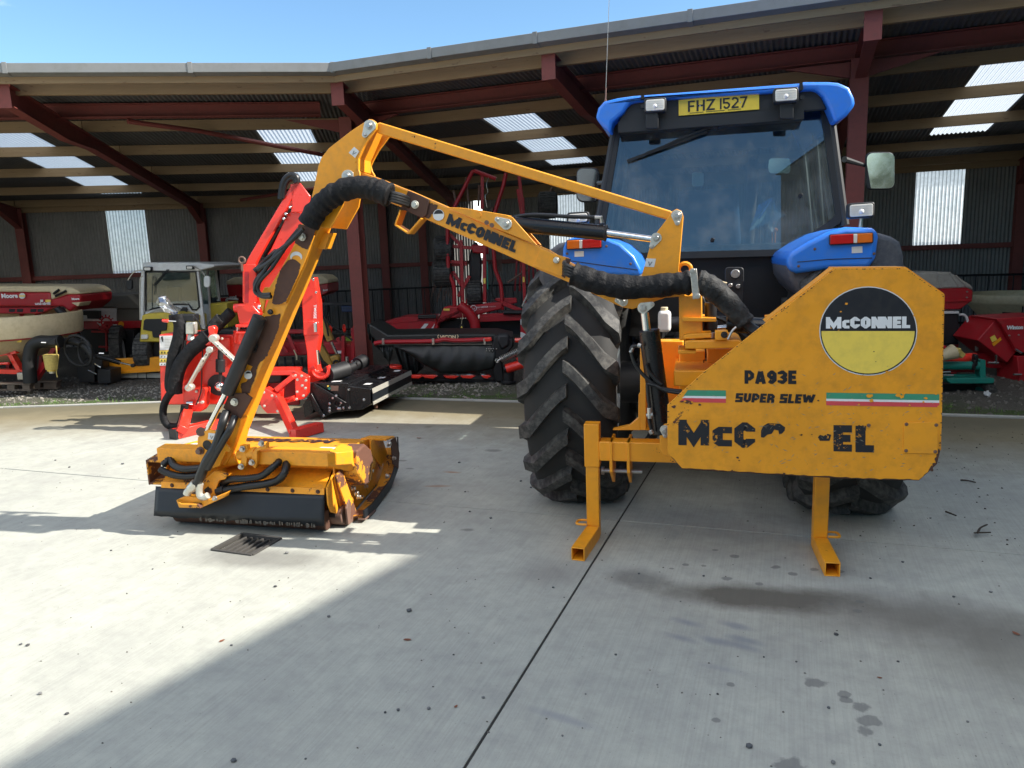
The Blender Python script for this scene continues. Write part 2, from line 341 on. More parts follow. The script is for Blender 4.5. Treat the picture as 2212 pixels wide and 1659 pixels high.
M['glass_side'] = glassmat('side_glass', (.72, .80, .82), .01, .02, .05)
M['mirror'] = plain('mirror_glass', (.8, .82, .82), .12, 1)
M['lens'] = plain('lamp_lens', (.78, .76, .70), .18)
M['lens_red'] = plain('red_lens', (.55, .008, .006), .2); M['lens_amber'] = plain('amber_lens', (.75, .16, .01), .2)
M['plastic_dark'] = plain('dark_grey_plastic', (.014, .015, .017), .5)
M['fender_grey'] = paint('dusty_grey_plastic', (.06, .065, .08), 0, rough=.6, dirt=.6, dirtcol=(.16, .16, .16), scale=10)
M['bag'] = glassmat('clear_polythene', (.8, .82, .85), .35, .12, .5)
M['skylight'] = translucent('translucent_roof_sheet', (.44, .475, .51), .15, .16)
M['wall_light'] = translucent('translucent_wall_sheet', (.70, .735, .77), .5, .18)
def tyre_mat():
    m, t, bs = newmat('tyre_rubber'); v = coords(t); n1 = noise(t, v, 3, 6, .6); n2 = noise(t, v, 24, 6, .7)
    c = mix(t, n1, (.012, .012, .013), (.03, .03, .028)); c = mix(t, mth(t, 'MULTIPLY', ramp(t, n2, .42, .66), .65), c, (.13, .126, .112)); c = mix(t, mth(t, 'MULTIPLY', ramp(t, n1, .5, .7), .5), c, (.085, .082, .072))
    t.links.new(c, bs.inputs['Base Color']); bs.inputs['Roughness'].default_value = .68; bump(t, bs, n2, .3, .004); return m
M['tyre'] = tyre_mat(); M['carcass'] = plain('tyre_carcass_rubber', (.024, .024, .023), .8)
def cloth(name, c0, c1):
    m, t, bs = newmat(name); v = coords(t); a = noise(t, v, 16, 5, .6); f = noise(t, v, 90, 3, .6); t.links.new(mix(t, ramp(t, a, .4, .7), c0, c1), bs.inputs['Base Color']); bs.inputs['Roughness'].default_value = .7; bs.inputs['Specular IOR Level'].default_value = .3
    bump(t, bs, mth(t, 'ADD', a, mth(t, 'MULTIPLY', f, .12)), .9, .02); return m
M['sleeve'] = cloth('woven_hose_sleeve', (.004, .004, .005), (.012, .012, .013)); M['sleeve_grey'] = cloth('faded_hose_sleeve', (.012, .012, .012), (.05, .05, .048))
def timber():
    m, t, bs = newmat('sawn_timber'); v = coords(t, (1, 1, 1)); g = noise(t, coords(t, (1.2, 14, 14)), 2.2, 8, .6)
    n = noise(t, v, 1.3, 3); k = noise(t, coords(t, (3.5, 8, 8)), 3.0, 2, .4)
    c = mix(t, g, (.22, .14, .07), (.42, .285, .15)); c = mix(t, mth(t, 'MULTIPLY', n, .6), c, (.22, .17, .11)); c = mix(t, mth(t, 'MULTIPLY', ramp(t, k, .68, .76), .6), c, (.14, .075, .04))
    t.links.new(c, bs.inputs['Base Color']); bs.inputs['Roughness'].default_value = .8; bump(t, bs, g, .3, .004); return m
M['timber'] = timber()
def cladding(name, c0, c1):
    m, t, bs = newmat(name); v = coords(t, (7, 7, .6)); n = noise(t, v, 1.6, 7, .65); n2 = noise(t, coords(t), 1.1, 4)
    c = mix(t, n, c0, c1); c = mix(t, mth(t, 'MULTIPLY', ramp(t, n2, .45, .75), .4), c, tuple(x*.5 for x in c0))
    t.links.new(c, bs.inputs['Base Color']); bs.inputs['Roughness'].default_value = .6; bs.inputs['Metallic'].default_value = .1; return m
M['sheet'] = cladding('weathered_wall_sheet', (.17, .166, .158), (.26, .252, .24))
M['roof'] = cladding('weathered_roof_sheet', (.10, .10, .10), (.17, .17, .165))
def ell(t, P, cx, cy, rx, ry, rot=0, soft=.5, nz=None, amp=.5):
    """soft stain mask: 1 inside an ellipse on the ground"""
    mp = N(t, 'ShaderNodeMapping', vector_type='TEXTURE'); mp.inputs['Location'].default_value = (cx, cy, 0)
    mp.inputs['Rotation'].default_value = (0, 0, rot); mp.inputs['Scale'].default_value = (rx, ry, 1)
    t.links.new(P, mp.inputs[0]); ln = N(t, 'ShaderNodeVectorMath', operation='LENGTH'); t.links.new(mp.outputs[0], ln.inputs[0]); L = ln.outputs['Value']
    if nz is not None: L = mth(t, 'ADD', L, mth(t, 'MULTIPLY', mth(t, 'SUBTRACT', nz, .5), amp*2))
    return ramp(t, L, 1-soft, 1.0, (1, 1, 1, 1), (0, 0, 0, 1))
def concrete():
    m, t, bs = newmat('yard_concrete'); tc = N(t, 'ShaderNodeTexCoord'); P = tc.outputs['Object']
    def nz(scale, s3=(1, 1, 1), det=6, ro=.6, rot=0):
        mp = N(t, 'ShaderNodeMapping'); mp.inputs['Scale'].default_value = s3; mp.inputs['Rotation'].default_value = (0, 0, rot)
        t.links.new(P, mp.inputs[0]); return noise(t, mp.outputs[0], scale, det, ro)
    big = nz(.7, det=5); mid = nz(3.5, det=8, ro=.68); fine = nz(60, det=6, ro=.7); broom = nz(1, (110, 2.2, 1), 4, .6, .05)
    flat = N(t, 'ShaderNodeMapping'); flat.inputs['Scale'].default_value = (1, 1, 0); t.links.new(P, flat.inputs[0]); F = flat.outputs[0]
    c = mix(t, big, (.40, .405, .338), (.52, .526, .445)); c = mix(t, mth(t, 'MULTIPLY', ramp(t, mid, .35, .75), .45), c, (.27, .265, .245))
    c = mix(t, mth(t, 'MULTIPLY', ramp(t, broom, .42, .62), .20), c, (.2, .2, .195)); c = mix(t, mth(t, 'MULTIPLY', fine, .22), c, (.25, .25, .24))
    mot = nz(11, det=7, ro=.7); c = mix(t, mth(t, 'MULTIPLY', ramp(t, mot, .42, .68), .38), c, (.235, .235, .215)); mo2 = nz(1.6, det=6, ro=.65); c = mix(t, mth(t, 'MULTIPLY', ramp(t, mo2, .46, .70), .34), c, (.25, .25, .235))
    vq = N(t, 'ShaderNodeTexVoronoi'); vq.inputs['Scale'].default_value = 95; t.links.new(F, vq.inputs['Vector']); c = mix(t, mth(t, 'MULTIPLY', ramp(t, vq.outputs['Distance'], .06, .16, (1, 1, 1, 1), (0, 0, 0, 1)), .40), c, (.14, .14, .135))
    # dark pits and specks
    vo = N(t, 'ShaderNodeTexVoronoi'); vo.inputs['Scale'].default_value = 34; t.links.new(F, vo.inputs['Vector'])
    sp = mth(t, 'MULTIPLY', ramp(t, vo.outputs['Distance'], .05, .11, (1, 1, 1, 1), (0, 0, 0, 1)), ramp(t, nz(5), .52, .62)); c = mix(t, mth(t, 'MULTIPLY', sp, .55), c, (.10, .10, .10))
    nzs = nz(16, det=4)
    def st(px, py, rx, ry, rot, col, amt, soft=.5, amp=.5):
        nonlocal c
        p = GZ().q(px, py); c = mix(t, mth(t, 'MULTIPLY', ell(t, F, p.x, p.y, rx, ry, rot, soft, nzs if rx < .07 else mid, amp), amt), c, col)
    # damp oily patch, its tail to the right, print of a lugged tyre, dribbles
    st(1640, 1290, .62, .17, .12, (.085, .075, .06), .85, .6, .6); st(1950, 1330, .7, .3, .1, (.12, .11, .095), .7, .8, .5); st(2190, 1400, .5, .5, .3, (.13, .12, .10), .65, .8, .5)
    for (px, py) in ((1485, 1345), (1590, 1352), (1470, 1378), (1545, 1385), (1600, 1395), (1610, 1383)):
        st(px, py, .10, .035, -.25, (.20, .215, .235), .65, .8, .7)
    for (px, py) in ((1560, 1445), (1195, 1545), (1240, 1560)): st(px, py, .13, .03, -.15, (.24, .25, .26), .5, .9, .6)
    for (px, py, r) in ((1570, 1250, .035), (1520, 1222, .02), (1588, 1202, .03), (1675, 1225, .03), (1545, 1188, .02), (1760, 1230, .03), (1793, 1238, .04), (1815, 1235, .03), (1712, 1240, .03), (1480, 1220, .02), (1642, 1262, .03), (1450, 1228, .018),
                         (1860, 1300, .025), (1795, 1305, .02), (1850, 1320, .03), (1765, 1475, .05), (1825, 1512, .03), (1860, 1530, .045), (1880, 1555, .05), (1870, 1580, .04), (1825, 1500, .03), (1578, 1478, .02), (1545, 1556, .02), (1710, 1655, .06)):
        st(px, py, r*.85, r*.7, .4, (.13, .13, .125), .65, .3, 1.1)
    st(975, 1020, .09, .028, .05, (.30, .13, .05), .75, .8, .5); st(945, 1050, .13, .03, .28, (.31, .15, .07), .65, .8, .5)
    for (px, py, rx, ry) in ((1065, 973, .09, .05), (850, 1018, .05, .03), (868, 995, .05, .03), (925, 922, .05, .05), (885, 1012, .04, .02), (1010, 1145, .05, .03), (1380, 1250, .2, .12), (560, 1205, .55, .18)):
        st(px, py, rx, ry, .1, (.11, .105, .095), .6, .6, .7)
    st(1190, 1240, .25, .2, .3, (.19, .175, .16), .5, .8, .6)
    # ochre algae and silt near the shed, darker along the slab edge
    sep = N(t, 'ShaderNodeSeparateXYZ'); t.links.new(P, sep.inputs[0])
    ydis = mth(t, 'ADD', sep.outputs[1], mth(t, 'MULTIPLY', mth(t, 'SUBTRACT', mid, .5), .8))
    edge = mth(t, 'SUBTRACT', ydis, mth(t, 'MULTIPLY', mth(t, 'MINIMUM', mth(t, 'ADD', sep.outputs[0], 4.6), 0), .36))
    al = ramp(t, mth(t, 'DIVIDE', edge, 10), .555, .68); c = mix(t, mth(t, 'MULTIPLY', al, .85), c, (.18, .145, .075))
    edge_dk = ramp(t, mth(t, 'DIVIDE', edge, 10), .685, .735); c = mix(t, mth(t, 'MULTIPLY', edge_dk, .55), c, (.085, .08, .055))
    # joint grime
    t.links.new(c, bs.inputs['Base Color']); bs.inputs['Roughness'].default_value = .82; bs.inputs['Specular IOR Level'].default_value = .3
    h = mth(t, 'ADD', mth(t, 'MULTIPLY', broom, .6), mth(t, 'MULTIPLY', fine, .6)); bump(t, bs, h, .28, .004); return m
M['concrete'] = concrete()
def gravel():
    m, t, bs = newmat('stony_ground'); v = coords(t); a = noise(t, v, 6, 8, .7); b = noise(t, v, 55, 6, .75); g = noise(t, v, 1.7, 5, .6)
    c = mix(t, a, (.06, .054, .044), (.135, .122, .10)); c = mix(t, ramp(t, b, .56, .70), c, (.20, .185, .16))
    sep = N(t, 'ShaderNodeSeparateXYZ'); t.links.new(v, sep.inputs[0])
    e = mth(t, 'SUBTRACT', sep.outputs[1], mth(t, 'MULTIPLY', mth(t, 'MINIMUM', mth(t, 'ADD', sep.outputs[0], 4.6), 0), .36))
    gm = mth(t, 'MULTIPLY', ramp(t, mth(t, 'DIVIDE', e, 10), .80, .90, (1, 1, 1, 1), (0, 0, 0, 1)), ramp(t, g, .42, .6)); c = mix(t, mth(t, 'MULTIPLY', gm, .85), c, (.045, .075, .012))
    t.links.new(c, bs.inputs['Base Color']); bs.inputs['Roughness'].default_value = .95; bump(t, bs, mth(t, 'ADD', b, a), .8, .03); return m
M['gravel'] = gravel()
# ================================================================ ground
def flat(name, pts, z, mat, kind='structure'):
    b = MB(); b.add([V((x, y, z)) for x, y in pts], [list(range(len(pts)))]); o = b.build(name, mat, None, smooth=False, base=(0, 0, 0)); del o['_b']; return tag(o, kind=kind)
flat('ground', [(-900, -900), (900, -900), (900, 900), (-900, 900)], -.14, M['gravel'])
gr = flat('shed_floor', [(-18, 1.6), (-7, 5.9), (-4.6, 7.2), (9, 7.2), (9, 17), (-8, 17), (-22, 10)], -.035, M['gravel'])
yard = bpy.data.objects.new('yard', None); COL.objects.link(yard); tag(yard, kind='structure')
def slab(pts, g=.005, h=.0):
    c = V((sum(p[0] for p in pts)/len(pts), sum(p[1] for p in pts)/len(pts)))
    n = len(pts); P = [V(p) for p in pts]; area = sum(P[i].x*P[(i+1) % n].y-P[(i+1) % n].x*P[i].y for i in range(n))
    if area < 0: P.reverse()
    Q = []
    for i in range(n):   # inset by the joint half width
        a, b_, c_ = P[i-1], P[i], P[(i+1) % n]; d1 = (b_-a).normalized(); d2 = (c_-b_).normalized()
        n1 = V((-d1.y, d1.x)); n2 = V((-d2.y, d2.x)); m = (n1+n2); m = m.normalized(); Q.append(b_+m*g/max(m.dot(n1), .3))
    b = MB(); b.prism([V((p.x, p.y, h)) for p in Q], V((0, 0, -.13))); o = b.build('concrete_slab', M['concrete'], yard, bevel=.003, seg=1, base=(0, 0, 0)); return o
k0 = (-6.10, 4.09); k1 = (-.93, 4.2); e0 = (-4.62, 7.42)
slab([k1, (4.3, 4.31), (4.3, 7.66), (-.93, 7.58)]); slab([k0, k1, (-.93, 7.58), e0]); slab([k0, e0, (-7.07, 6.70), (-8.9, 6.03), (-9.2, 4.0)])
slab([(-9.2, 4.0), (-8.9, 6.03), (-14, 4.1), (-12, 1.0)]); slab([k0, (-9.2, 4.0), (-12, 1.0), (-8.0, -1.3)]); 
dr = [GZ().q(*p) for p in ((455, 1188), (515, 1155), (608, 1162), (556, 1201))]; drc = sum(dr, V((0, 0, 0)))/4
# the near left slab is cast round the drain
DX0, DX1, DY0, DY1 = drc.x-.142, drc.x+.142, drc.y-.128, drc.y+.128
for p in ([(DX1, DY1), (-.93, DY1), (-.93, 4.2), (DX1, 4.16)],):
    pass
b = MB()
outer = [(-8.0, -1.3), (-.935, -1.195), (-.935, 4.195), (-6.09, 4.085)]; hole = [(DX0, DY0), (DX1, DY0), (DX1, DY1), (DX0, DY1)]
vs = [V((x, y, 0)) for x, y in outer+hole]+[V((x, y, -.13)) for x, y in outer+hole]
b.add(vs, [[0, 1, 5, 4], [1, 2, 6, 5], [2, 3, 7, 6], [3, 0, 4, 7], [4, 5, 13, 12], [5, 6, 14, 13], [6, 7, 15, 14], [7, 4, 12, 15], [0, 8, 9, 1], [1, 9, 10, 2], [2, 10, 11, 3], [3, 11, 8, 0]])
b.build('concrete_slab', M['concrete'], yard, smooth=False, base=(0, 0, 0))
slab([(-.93, -1.2), (4.4, -1.2), (4.3, 4.31), k1]); 
for i in range(-3, 4):
    for j in range(1, 5):
        slab([(-.93+5.2*i, -1.2-5.4*j), (-.93+5.2*(i+1), -1.2-5.4*j), (-.93+5.2*(i+1), -1.2-5.4*(j-1)), (-.93+5.2*i, -1.2-5.4*(j-1))])
slab([(-8.0, -1.3), (-12, 1.0), (-18, -2), (-16.5, -1.2)])
slab([(4.4, -1.2), (9.6, -1.2), (9.6, 7.7), (4.3, 7.66)])
M['joint'] = plain('joint_dirt', (.035, .034, .03), .95)
b = MB()
for a, c in ((k0, k1), ((-.93, -1.2), (-.93, 7.56)), (k1, (4.3, 4.31)), (k0, e0), (k0, (-9.2, 4.0)), (k0, (-8.0, -1.3)), ((-8, -1.25), (9.6, -1.2)), ((-9.2, 4.0), (-8.9, 6.0))):
    b.beam(V((*a, -.009)), V((*c, -.009)), .02, .008)
tag(b.build('joint_filler', M['joint'], None, base=(0, 0, 0)), kind='structure')
# kerb strip where the slab stops at the shed
b = MB()
for a, c in (((-14, 4.16), (-8.9, 6.09)), ((-8.9, 6.09), (-7.07, 6.76)), ((-7.07, 6.76), (-4.62, 7.48)), ((-4.62, 7.48), (-.93, 7.65)), ((-.93, 7.65), (4.3, 7.73))):
    a = V((*a, 0)); c = V((*c, 0)); b.beam(a-UP*.040, c-UP*.040, .055, .10)
M['kerbc'] = plain('pale_kerb_concrete', (.36, .355, .32), .9)
tag(b.build('slab_edge', M['kerbc'], None, bevel=.008, base=(0, 0, 0)), kind='structure')
# drain
M['iron'] = paint('dirty_cast_iron', (.045, .042, .038), 0, rough=.8, dirt=.5, dirtcol=(.085, .075, .06), scale=20)
d = thing('drain_grate', 'dark slotted drain grate set into the concrete in front of the orange mower head', 'drain', V((drc.x, drc.y, 0)))
b = MB(); fr = [V((x, y, -.004)) for x, y in hole]
for i in range(4): b.beam(fr[i], fr[(i+1) % 4], .018, .026)
b.build('frame', M['iron'], d, bevel=.003)
for i in range(6):
    x = DX0+.040+i*.0405; b = MB(); b.beam(V((x, DY0+.012, -.014)), V((x, DY1-.012, -.014)), .015, .018); b.build('bar', M['iron'], d, bevel=.003)
b = MB(); b.add([V((x, y, -.128)) for x, y in hole], [[0, 1, 2, 3]]); b.build('sump', M['black_edge'], d)
# ================================================================ shed
PITCH = .0605; NR = 13; SW = PITCH*NR
def corr(name, L, w=SW, amp=.010):
    me = bpy.data.meshes.new(name); n = NR*6; vs = []; fs = []
    for j, y in enumerate((0, L)):
        for i in range(n+1):
            vs.append((w*i/n, y, amp*math.cos(2*math.pi*i/6)))
    m = n+1
    for i in range(n): fs.append((i, i+1, m+i+1, m+i))
    me.from_pydata(vs, [], fs); me.shade_smooth(); return me
shed = thing('open_shed', 'long open fronted machinery shed of red steel frames, timber purlins and corrugated sheets', 'shed', (0, 9, 0))
sb = V(shed['_b'])
ROOFZ = 3.845; SL = .099; SLA = math.atan(SL)
_mesh = {}
def sheet(kind, name, frame, x, y0, L, mat, wall=False, top=3.02, bot=.0):
    key = (kind, round(L, 2))
    if key not in _mesh: _mesh[key] = corr(name, L); _mesh[key].materials.append(mat)
    o = bpy.data.objects.new(name, _mesh[key]); COL.objects.link(o); o.parent = shed
    ax, ay, org = frame
    if wall: X, Y, Zv, loc = ax, UP, ax.cross(UP), org+ax*x+ay*y0+UP*bot
    else:
        Y = (ay-UP*SL).normalized(); X = ax; Zv = X.cross(Y); loc = org+ax*x+ay*y0+UP*(ROOFZ-SL*y0)
    o.matrix_local = Matrix.Translation(loc-sb) @ Matrix((X, Y, Zv)).transposed().to_4x4(); return o
FR = (V((1, 0, 0)), V((0, 1, 0)), V((0, 7.8, 0))); FL = (LU, LN, E0)
DEPTH = 8.0; TB = math.tan(math.radians(14.25))
def roofstrip(frame, x, start, sky):
    if not sky: sheet('roof', 'roof_sheet', frame, x, start, DEPTH+.15-start, M['roof']); return
    a, c = sky
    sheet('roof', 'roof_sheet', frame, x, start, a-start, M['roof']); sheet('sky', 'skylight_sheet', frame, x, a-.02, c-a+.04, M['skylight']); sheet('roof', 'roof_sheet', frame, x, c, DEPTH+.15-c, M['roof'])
# right section: strips from the mitre at the bend to the far end
xs = [2.02+SW*i for i in range(-12, 5)]
for x in xs:
    st = .03
    if x < -5.0: st = max(st, (-5.0-(x+SW))/TB)
    if st > DEPTH-.3: continue
    sk = (2.2, 6.05) if abs(x-2.02) < .1 or abs(x-(2.02-8*SW)) < .1 else None
    roofstrip(FR, x, st, sk)
ss = [-5.34+SW*i for i in range(-8, 10)]
for s_ in ss:
    st = .03
    if s_ > 0: st = max(st, s_/TB)
    if st > DEPTH-.3: continue
    sk = (2.2, 7.25) if abs(s_+5.34) < .1 or abs(s_-(-5.34+5*SW)) < .1 else None
    roofstrip(FL, s_, st, sk)
# walls
def wallrow(frame, xs, lights, x1):
    for i, x in enumerate(xs):
        if any(abs(x-l) < .15 for l in lights):
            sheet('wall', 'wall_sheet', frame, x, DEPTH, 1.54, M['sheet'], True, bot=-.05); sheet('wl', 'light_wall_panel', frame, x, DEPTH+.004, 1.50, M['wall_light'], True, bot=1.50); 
        else: sheet('wall', 'wall_sheet', frame, x, DEPTH, 3.06, M['sheet'], True, bot=-.05)
wx = [2.12+SW*i for i in range(-12, 5)]; wallrow(FR, [x for x in wx if x > -7.3], (2.12, 2.12-9*SW), 0)
wsx = [-5.57+SW*i for i in range(-7, 12)]; wallrow(FL, [s for s in wsx if s < 2.0], (-5.57,), 0)
# end wall closing the right end
b = MB()
# purlins
PD = [.36, 2.13, 3.47, 4.90, 6.42, 7.72]
def zroof(d): return ROOFZ-SL*d
def timberbeam(name, p0, p1, w, h):
    c = (p0+p1)/2; L = (p1-p0).length; X = (p1-p0).normalized(); Zv = UP; Y = Zv.cross(X)
    b = MB(); b.wbox(-L/2, -w/2, -h/2, L/2, w/2, h/2)
    me = bpy.data.meshes.new(name); me.from_pydata(b.v, [], b.f); me.materials.append(M['timber'])
    o = bpy.data.objects.new(name, me); COL.objects.link(o); o.parent = shed
    o.matrix_local = Matrix.Translation(c-sb) @ Matrix((X, Y, Zv)).transposed().to_4x4(); return o
def rp(x, d, z): return V((x, 7.8+d, z))
rfx = [.64-3.07*2-.0, .64-3.07, .64, .64+3.07, 5.4]
for d in PD:
    h = .20 if d < 1 else .14; z = zroof(d)-.012-h/2
    xm = -5.0-d*TB; cuts = [xm, -2.43, .64, 3.71, 5.5]
    for i in range(4): timberbeam('purlin', rp(cuts[i]+(.004), d, z), rp(cuts[i+1]-.004, d, z), .065, h)
    sm = d*TB; cl = [sm, -3.6, -7.2, -10.8]
    for i in range(3): timberbeam('purlin', lw(cl[i+1]+.004, d, z), lw(cl[i]-.004, d, z), .065, h)
# eaves boards, a lower one set back
for (d, z, h) in ((-.015, 3.675, .07),):
    timberbeam('eaves_board', rp(-5.0-d*TB, d, z), rp(5.5, d, z), .03, h); timberbeam('eaves_board', lw(-10.8, d, z), lw(d*TB, d, z), .03, h)
# gutter: box gutter lengths with union straps
def gutter(p0, p1):
    X = (p1-p0).normalized(); Nn = V((-X.y, X.x, 0)); 
    prof = [(-.15, .10), (-.15, .0), (-.02, -.015), (-.02, .09), (-.03, .09), (-.03, .0), (-.14, .012), (-.14, .10)]
    b = MB(); L = (p1-p0).length
    b.prism([p0+Nn*a+UP*c for a, c in prof], X*(L-.004)); b.build('gutter', M['gutter'], shed, bevel=.004)
    b = MB()
    b.prism([p1+Nn*a+UP*c-X*.03 for a, c in ((-.158, .108), (-.158, -.008), (-.012, -.022), (-.012, .09), (-.016, .09), (-.018, -.016), (-.152, -.002), (-.152, .108))], X*.05); b.build('gutter_strap', M['gutter'], shed, bevel=.002)
gz = 3.725; gp = [rp(x, 0, gz) for x in (-5.0, -3.7, -2.5, -.95, .6, 2.15, 3.7, 5.4)]
for a, c in zip(gp, gp[1:]): gutter(a, c)
gp = [lw(s, 0, gz) for s in (-9.6, -6.4, -3.45, -1.55, 0)]
for a, c in zip(gp, gp[1:]): gutter(a, c)
# steel
def ibeam(b, p0, p1, w, h, h1=None, t=.010):
    p0, p1 = V(p0), V(p1); d = (p1-p0).normalized(); a = V((d.y, -d.x, 0)).normalized(); h1 = h if h1 is None else h1
    # top line p0-p1; depth h at p0, h1 at p1
    for top in (True, False):
        q = [p0, p1] if top else [p0-UP*h+UP*t, p1-UP*h1+UP*t]
        b.prism([q[0]-a*w/2, q[1]-a*w/2, q[1]+a*w/2, q[0]+a*w/2], V((0, 0, -t)))
    b.prism([p0-UP*t-a*t/2, p1-UP*t-a*t/2, p1-UP*(h1-t)-a*t/2, p0-UP*(h-t)-a*t/2], a*t)
def rafter(f, x, back=None, mitre=None):
    def pt(d, z): return f(x if mitre is None else x-mitre*d, d, z)
    b = MB(); top = lambda d: zroof(d)-.165
    ibeam(b, pt(.06, top(.06)), pt(1.5, top(1.5)), .12, .24, .26); ibeam(b, pt(1.5, top(1.5)), pt(2.3, top(2.3)), .12, .26, .18); ibeam(b, pt(2.3, top(2.3)), pt(7.0, top(7.0)), .12, .18); ibeam(b, pt(7.0, top(7.0)), pt(7.75, top(7.75)), .12, .18, .42)
    u = (pt(1, 0)-pt(0, 0)).normalized(); a = V((u.y, -u.x, 0))
    b.box(pt(.05, top(0)-.14), a*.075, u*.006, UP*.14); b.build('rafter', M['oxide'], shed)
for x in rfx[1:]: rafter(rp, x)
for s in (-3.6, -7.2, -10.7): rafter(lw, s)
rafter(rp, -5.0, mitre=.27)
def column(p, z1, w=.17, name='column', rot=0):
    b = MB(); a = V((math.cos(rot), math.sin(rot), 0)); c = V((-a.y, a.x, 0)); t = .012; p = V(p)
    b.box(p+c*w/2+UP*z1/2, a*w/2, c*t/2, UP*z1/2); b.box(p-c*w/2+UP*z1/2, a*w/2, c*t/2, UP*z1/2); b.box(p+UP*z1/2, a*t/2, c*(w/2-t/2), UP*z1/2)
    b.box(p+UP*.01, a*w*.8, c*w*.8, UP*.01); return b.build(name, M['oxide'], shed)
column((-5.68, 9.1, -.03), 3.54, .18, rot=.12); column((.63, 9.1, -.03), 3.54, .18); column((.64+4.75, 9.1, -.03), 3.54)
column(lw(-7.4, 1.4, -.03), 3.54, rot=AL)
for x in (-2.43, .64, 3.76): column((x, 7.8+7.82, -.03), 3.0)
for s in (-10.7, -7.2, -3.6, .24, 1.1): column(lw(s, 7.82, -.03), 2.95, rot=AL)
b = MB(); ibeam(b, rp(-5.66, 1.36, 3.69), rp(5.4, 1.36, 3.69), .14, .17); b.build('front_beam', M['oxide'], shed)
b = MB(); ibeam(b, lw(-10.6, 1.36, 3.69), lw(-.32, 1.36, 3.69), .14, .17); b.build('front_beam', M['oxide'], shed)
# angle gussets under the beam by the columns
for x in (.63,):
    for sg in (-1, 1): b = MB(); b.prism([V((x+sg*.09, 9.12, 3.50)), V((x+sg*.75, 9.12, 3.50)), V((x+sg*.09, 9.12, 3.34))], V((0, .05, 0))); b.build('gusset', M['oxide'], shed)
for sg in (-1, 1): b = MB(); b.prism([V((-5.68+sg*.09, 9.13, 3.50)), V((-5.68+sg*.75, 9.13+(.0 if sg > 0 else -.4), 3.50)), V((-5.68+sg*.09, 9.13, 3.32))], V((0, .05, 0))); b.build('gusset', M['oxide'], shed)
rpl = Plane((LN+UP/SL*1.0) if False else (LN*SL+UP), E0+UP*(ROOFZ-.22))
b = MB(); b.tube([rpl.q(275, 262), rpl.q(430, 283), rpl.q(700, 335)], .032, 8); b.build('wind_brace', M['oxide'], shed)
b = MB(); b.tube([rpl.q(520, 432), rpl.q(690, 405)], .032, 8); b.build('wind_brace', M['oxide'], shed)
for z in (1.47,):
    for f, x0, x1 in ((rp, -7.0, 5.4), (lw, -10.8, 2.0)):
        b = MB(); b.beam(f(x0, 7.88, z), f(x1, 7.88, z), .05, .09); b.build('wall_rail', M['oxide'], shed)
        b = MB(); b.beam(f(x0, 7.9, 2.90), f(x1, 7.9, 2.90), .05, .14); b.build('wall_plate', M['timber'], shed)
# dark concrete panel foot of the wall is plain sheeting; end wall
b = MB(); b.box((5.6, 11.8, 1.8), (.02, 0, 0), (0, 4.0, 0), (0, 0, 1.8)); b.build('end_wall', M['sheet'], shed)
b = MB(); c0 = lw(-10.9, 3.9, 1.8); b.box(c0, LU*.02, LN*4.0, UP*1.8); b.build('end_wall', M['sheet'], shed)
# rail fence along the back wall
fen = thing('rail_fence', 'dark barred rail fence standing along the foot of the shed back wall', 'fence', (0, 15.3, 0))
barme = MB(); barme.wbox(-.008, -.008, 0, .008, .008, .93); bm_ = bpy.data.meshes.new('bar'); bm_.from_pydata(barme.v, [], barme.f); bm_.materials.append(M['black_edge'])
for f, x0, x1 in ((rp, -6.8, 5.2), (lw, -9.0, 1.9)):
    for z in (.12, .96):
        b = MB(); b.tube([f(x0, 7.45, z), f(x1, 7.45, z)], .02, 6); b.build('rail', M['black_edge'], fen)
    n = int((x1-x0)/.19)
    for i in range(n+1):
        o = bpy.data.objects.new('bar', bm_); COL.objects.link(o); o.parent = fen; o.location = f(x0+i*.19, 7.45, .03)-V(fen['_b'])
# ================================================================ tall store to the right of the yard (outside the picture, its shade falls across it)
g1 = GZ().q(870, 1222); g2 = GZ().q(30, 1655); dl = (g1-g2).normalized(); HB = 8.0
e = g1+SUN_H*HB/math.tan(SUN_EL); nrm = V((dl.y, -dl.x, 0))
bar_ = thing('grain_store', 'tall grey sheeted store closing the right side of the yard', 'building', e)
b = MB(); b.prism([e+dl*9, e-dl*16, e-dl*16+nrm*9, e+dl*9+nrm*9], UP*HB); b.v = [v+UP*0 for v in b.v]
b.build('wall', M['sheet'], bar_, smooth=False)
b = MB(); b.prism([e-nrm*.06-dl*16.2+UP*(HB+.0), e+nrm*9.2-dl*16.2+UP*HB, e+nrm*4.6-dl*16.2+UP*(HB+1.2)], dl*25.4); b.build('roof', M['roof'], bar_, smooth=False)
b = MB(); b.box(e-dl*6-nrm*.05+UP*2.2, dl*2.2, nrm*.04, UP*2.2); b.build('door', M['green'], bar_, bevel=.01)

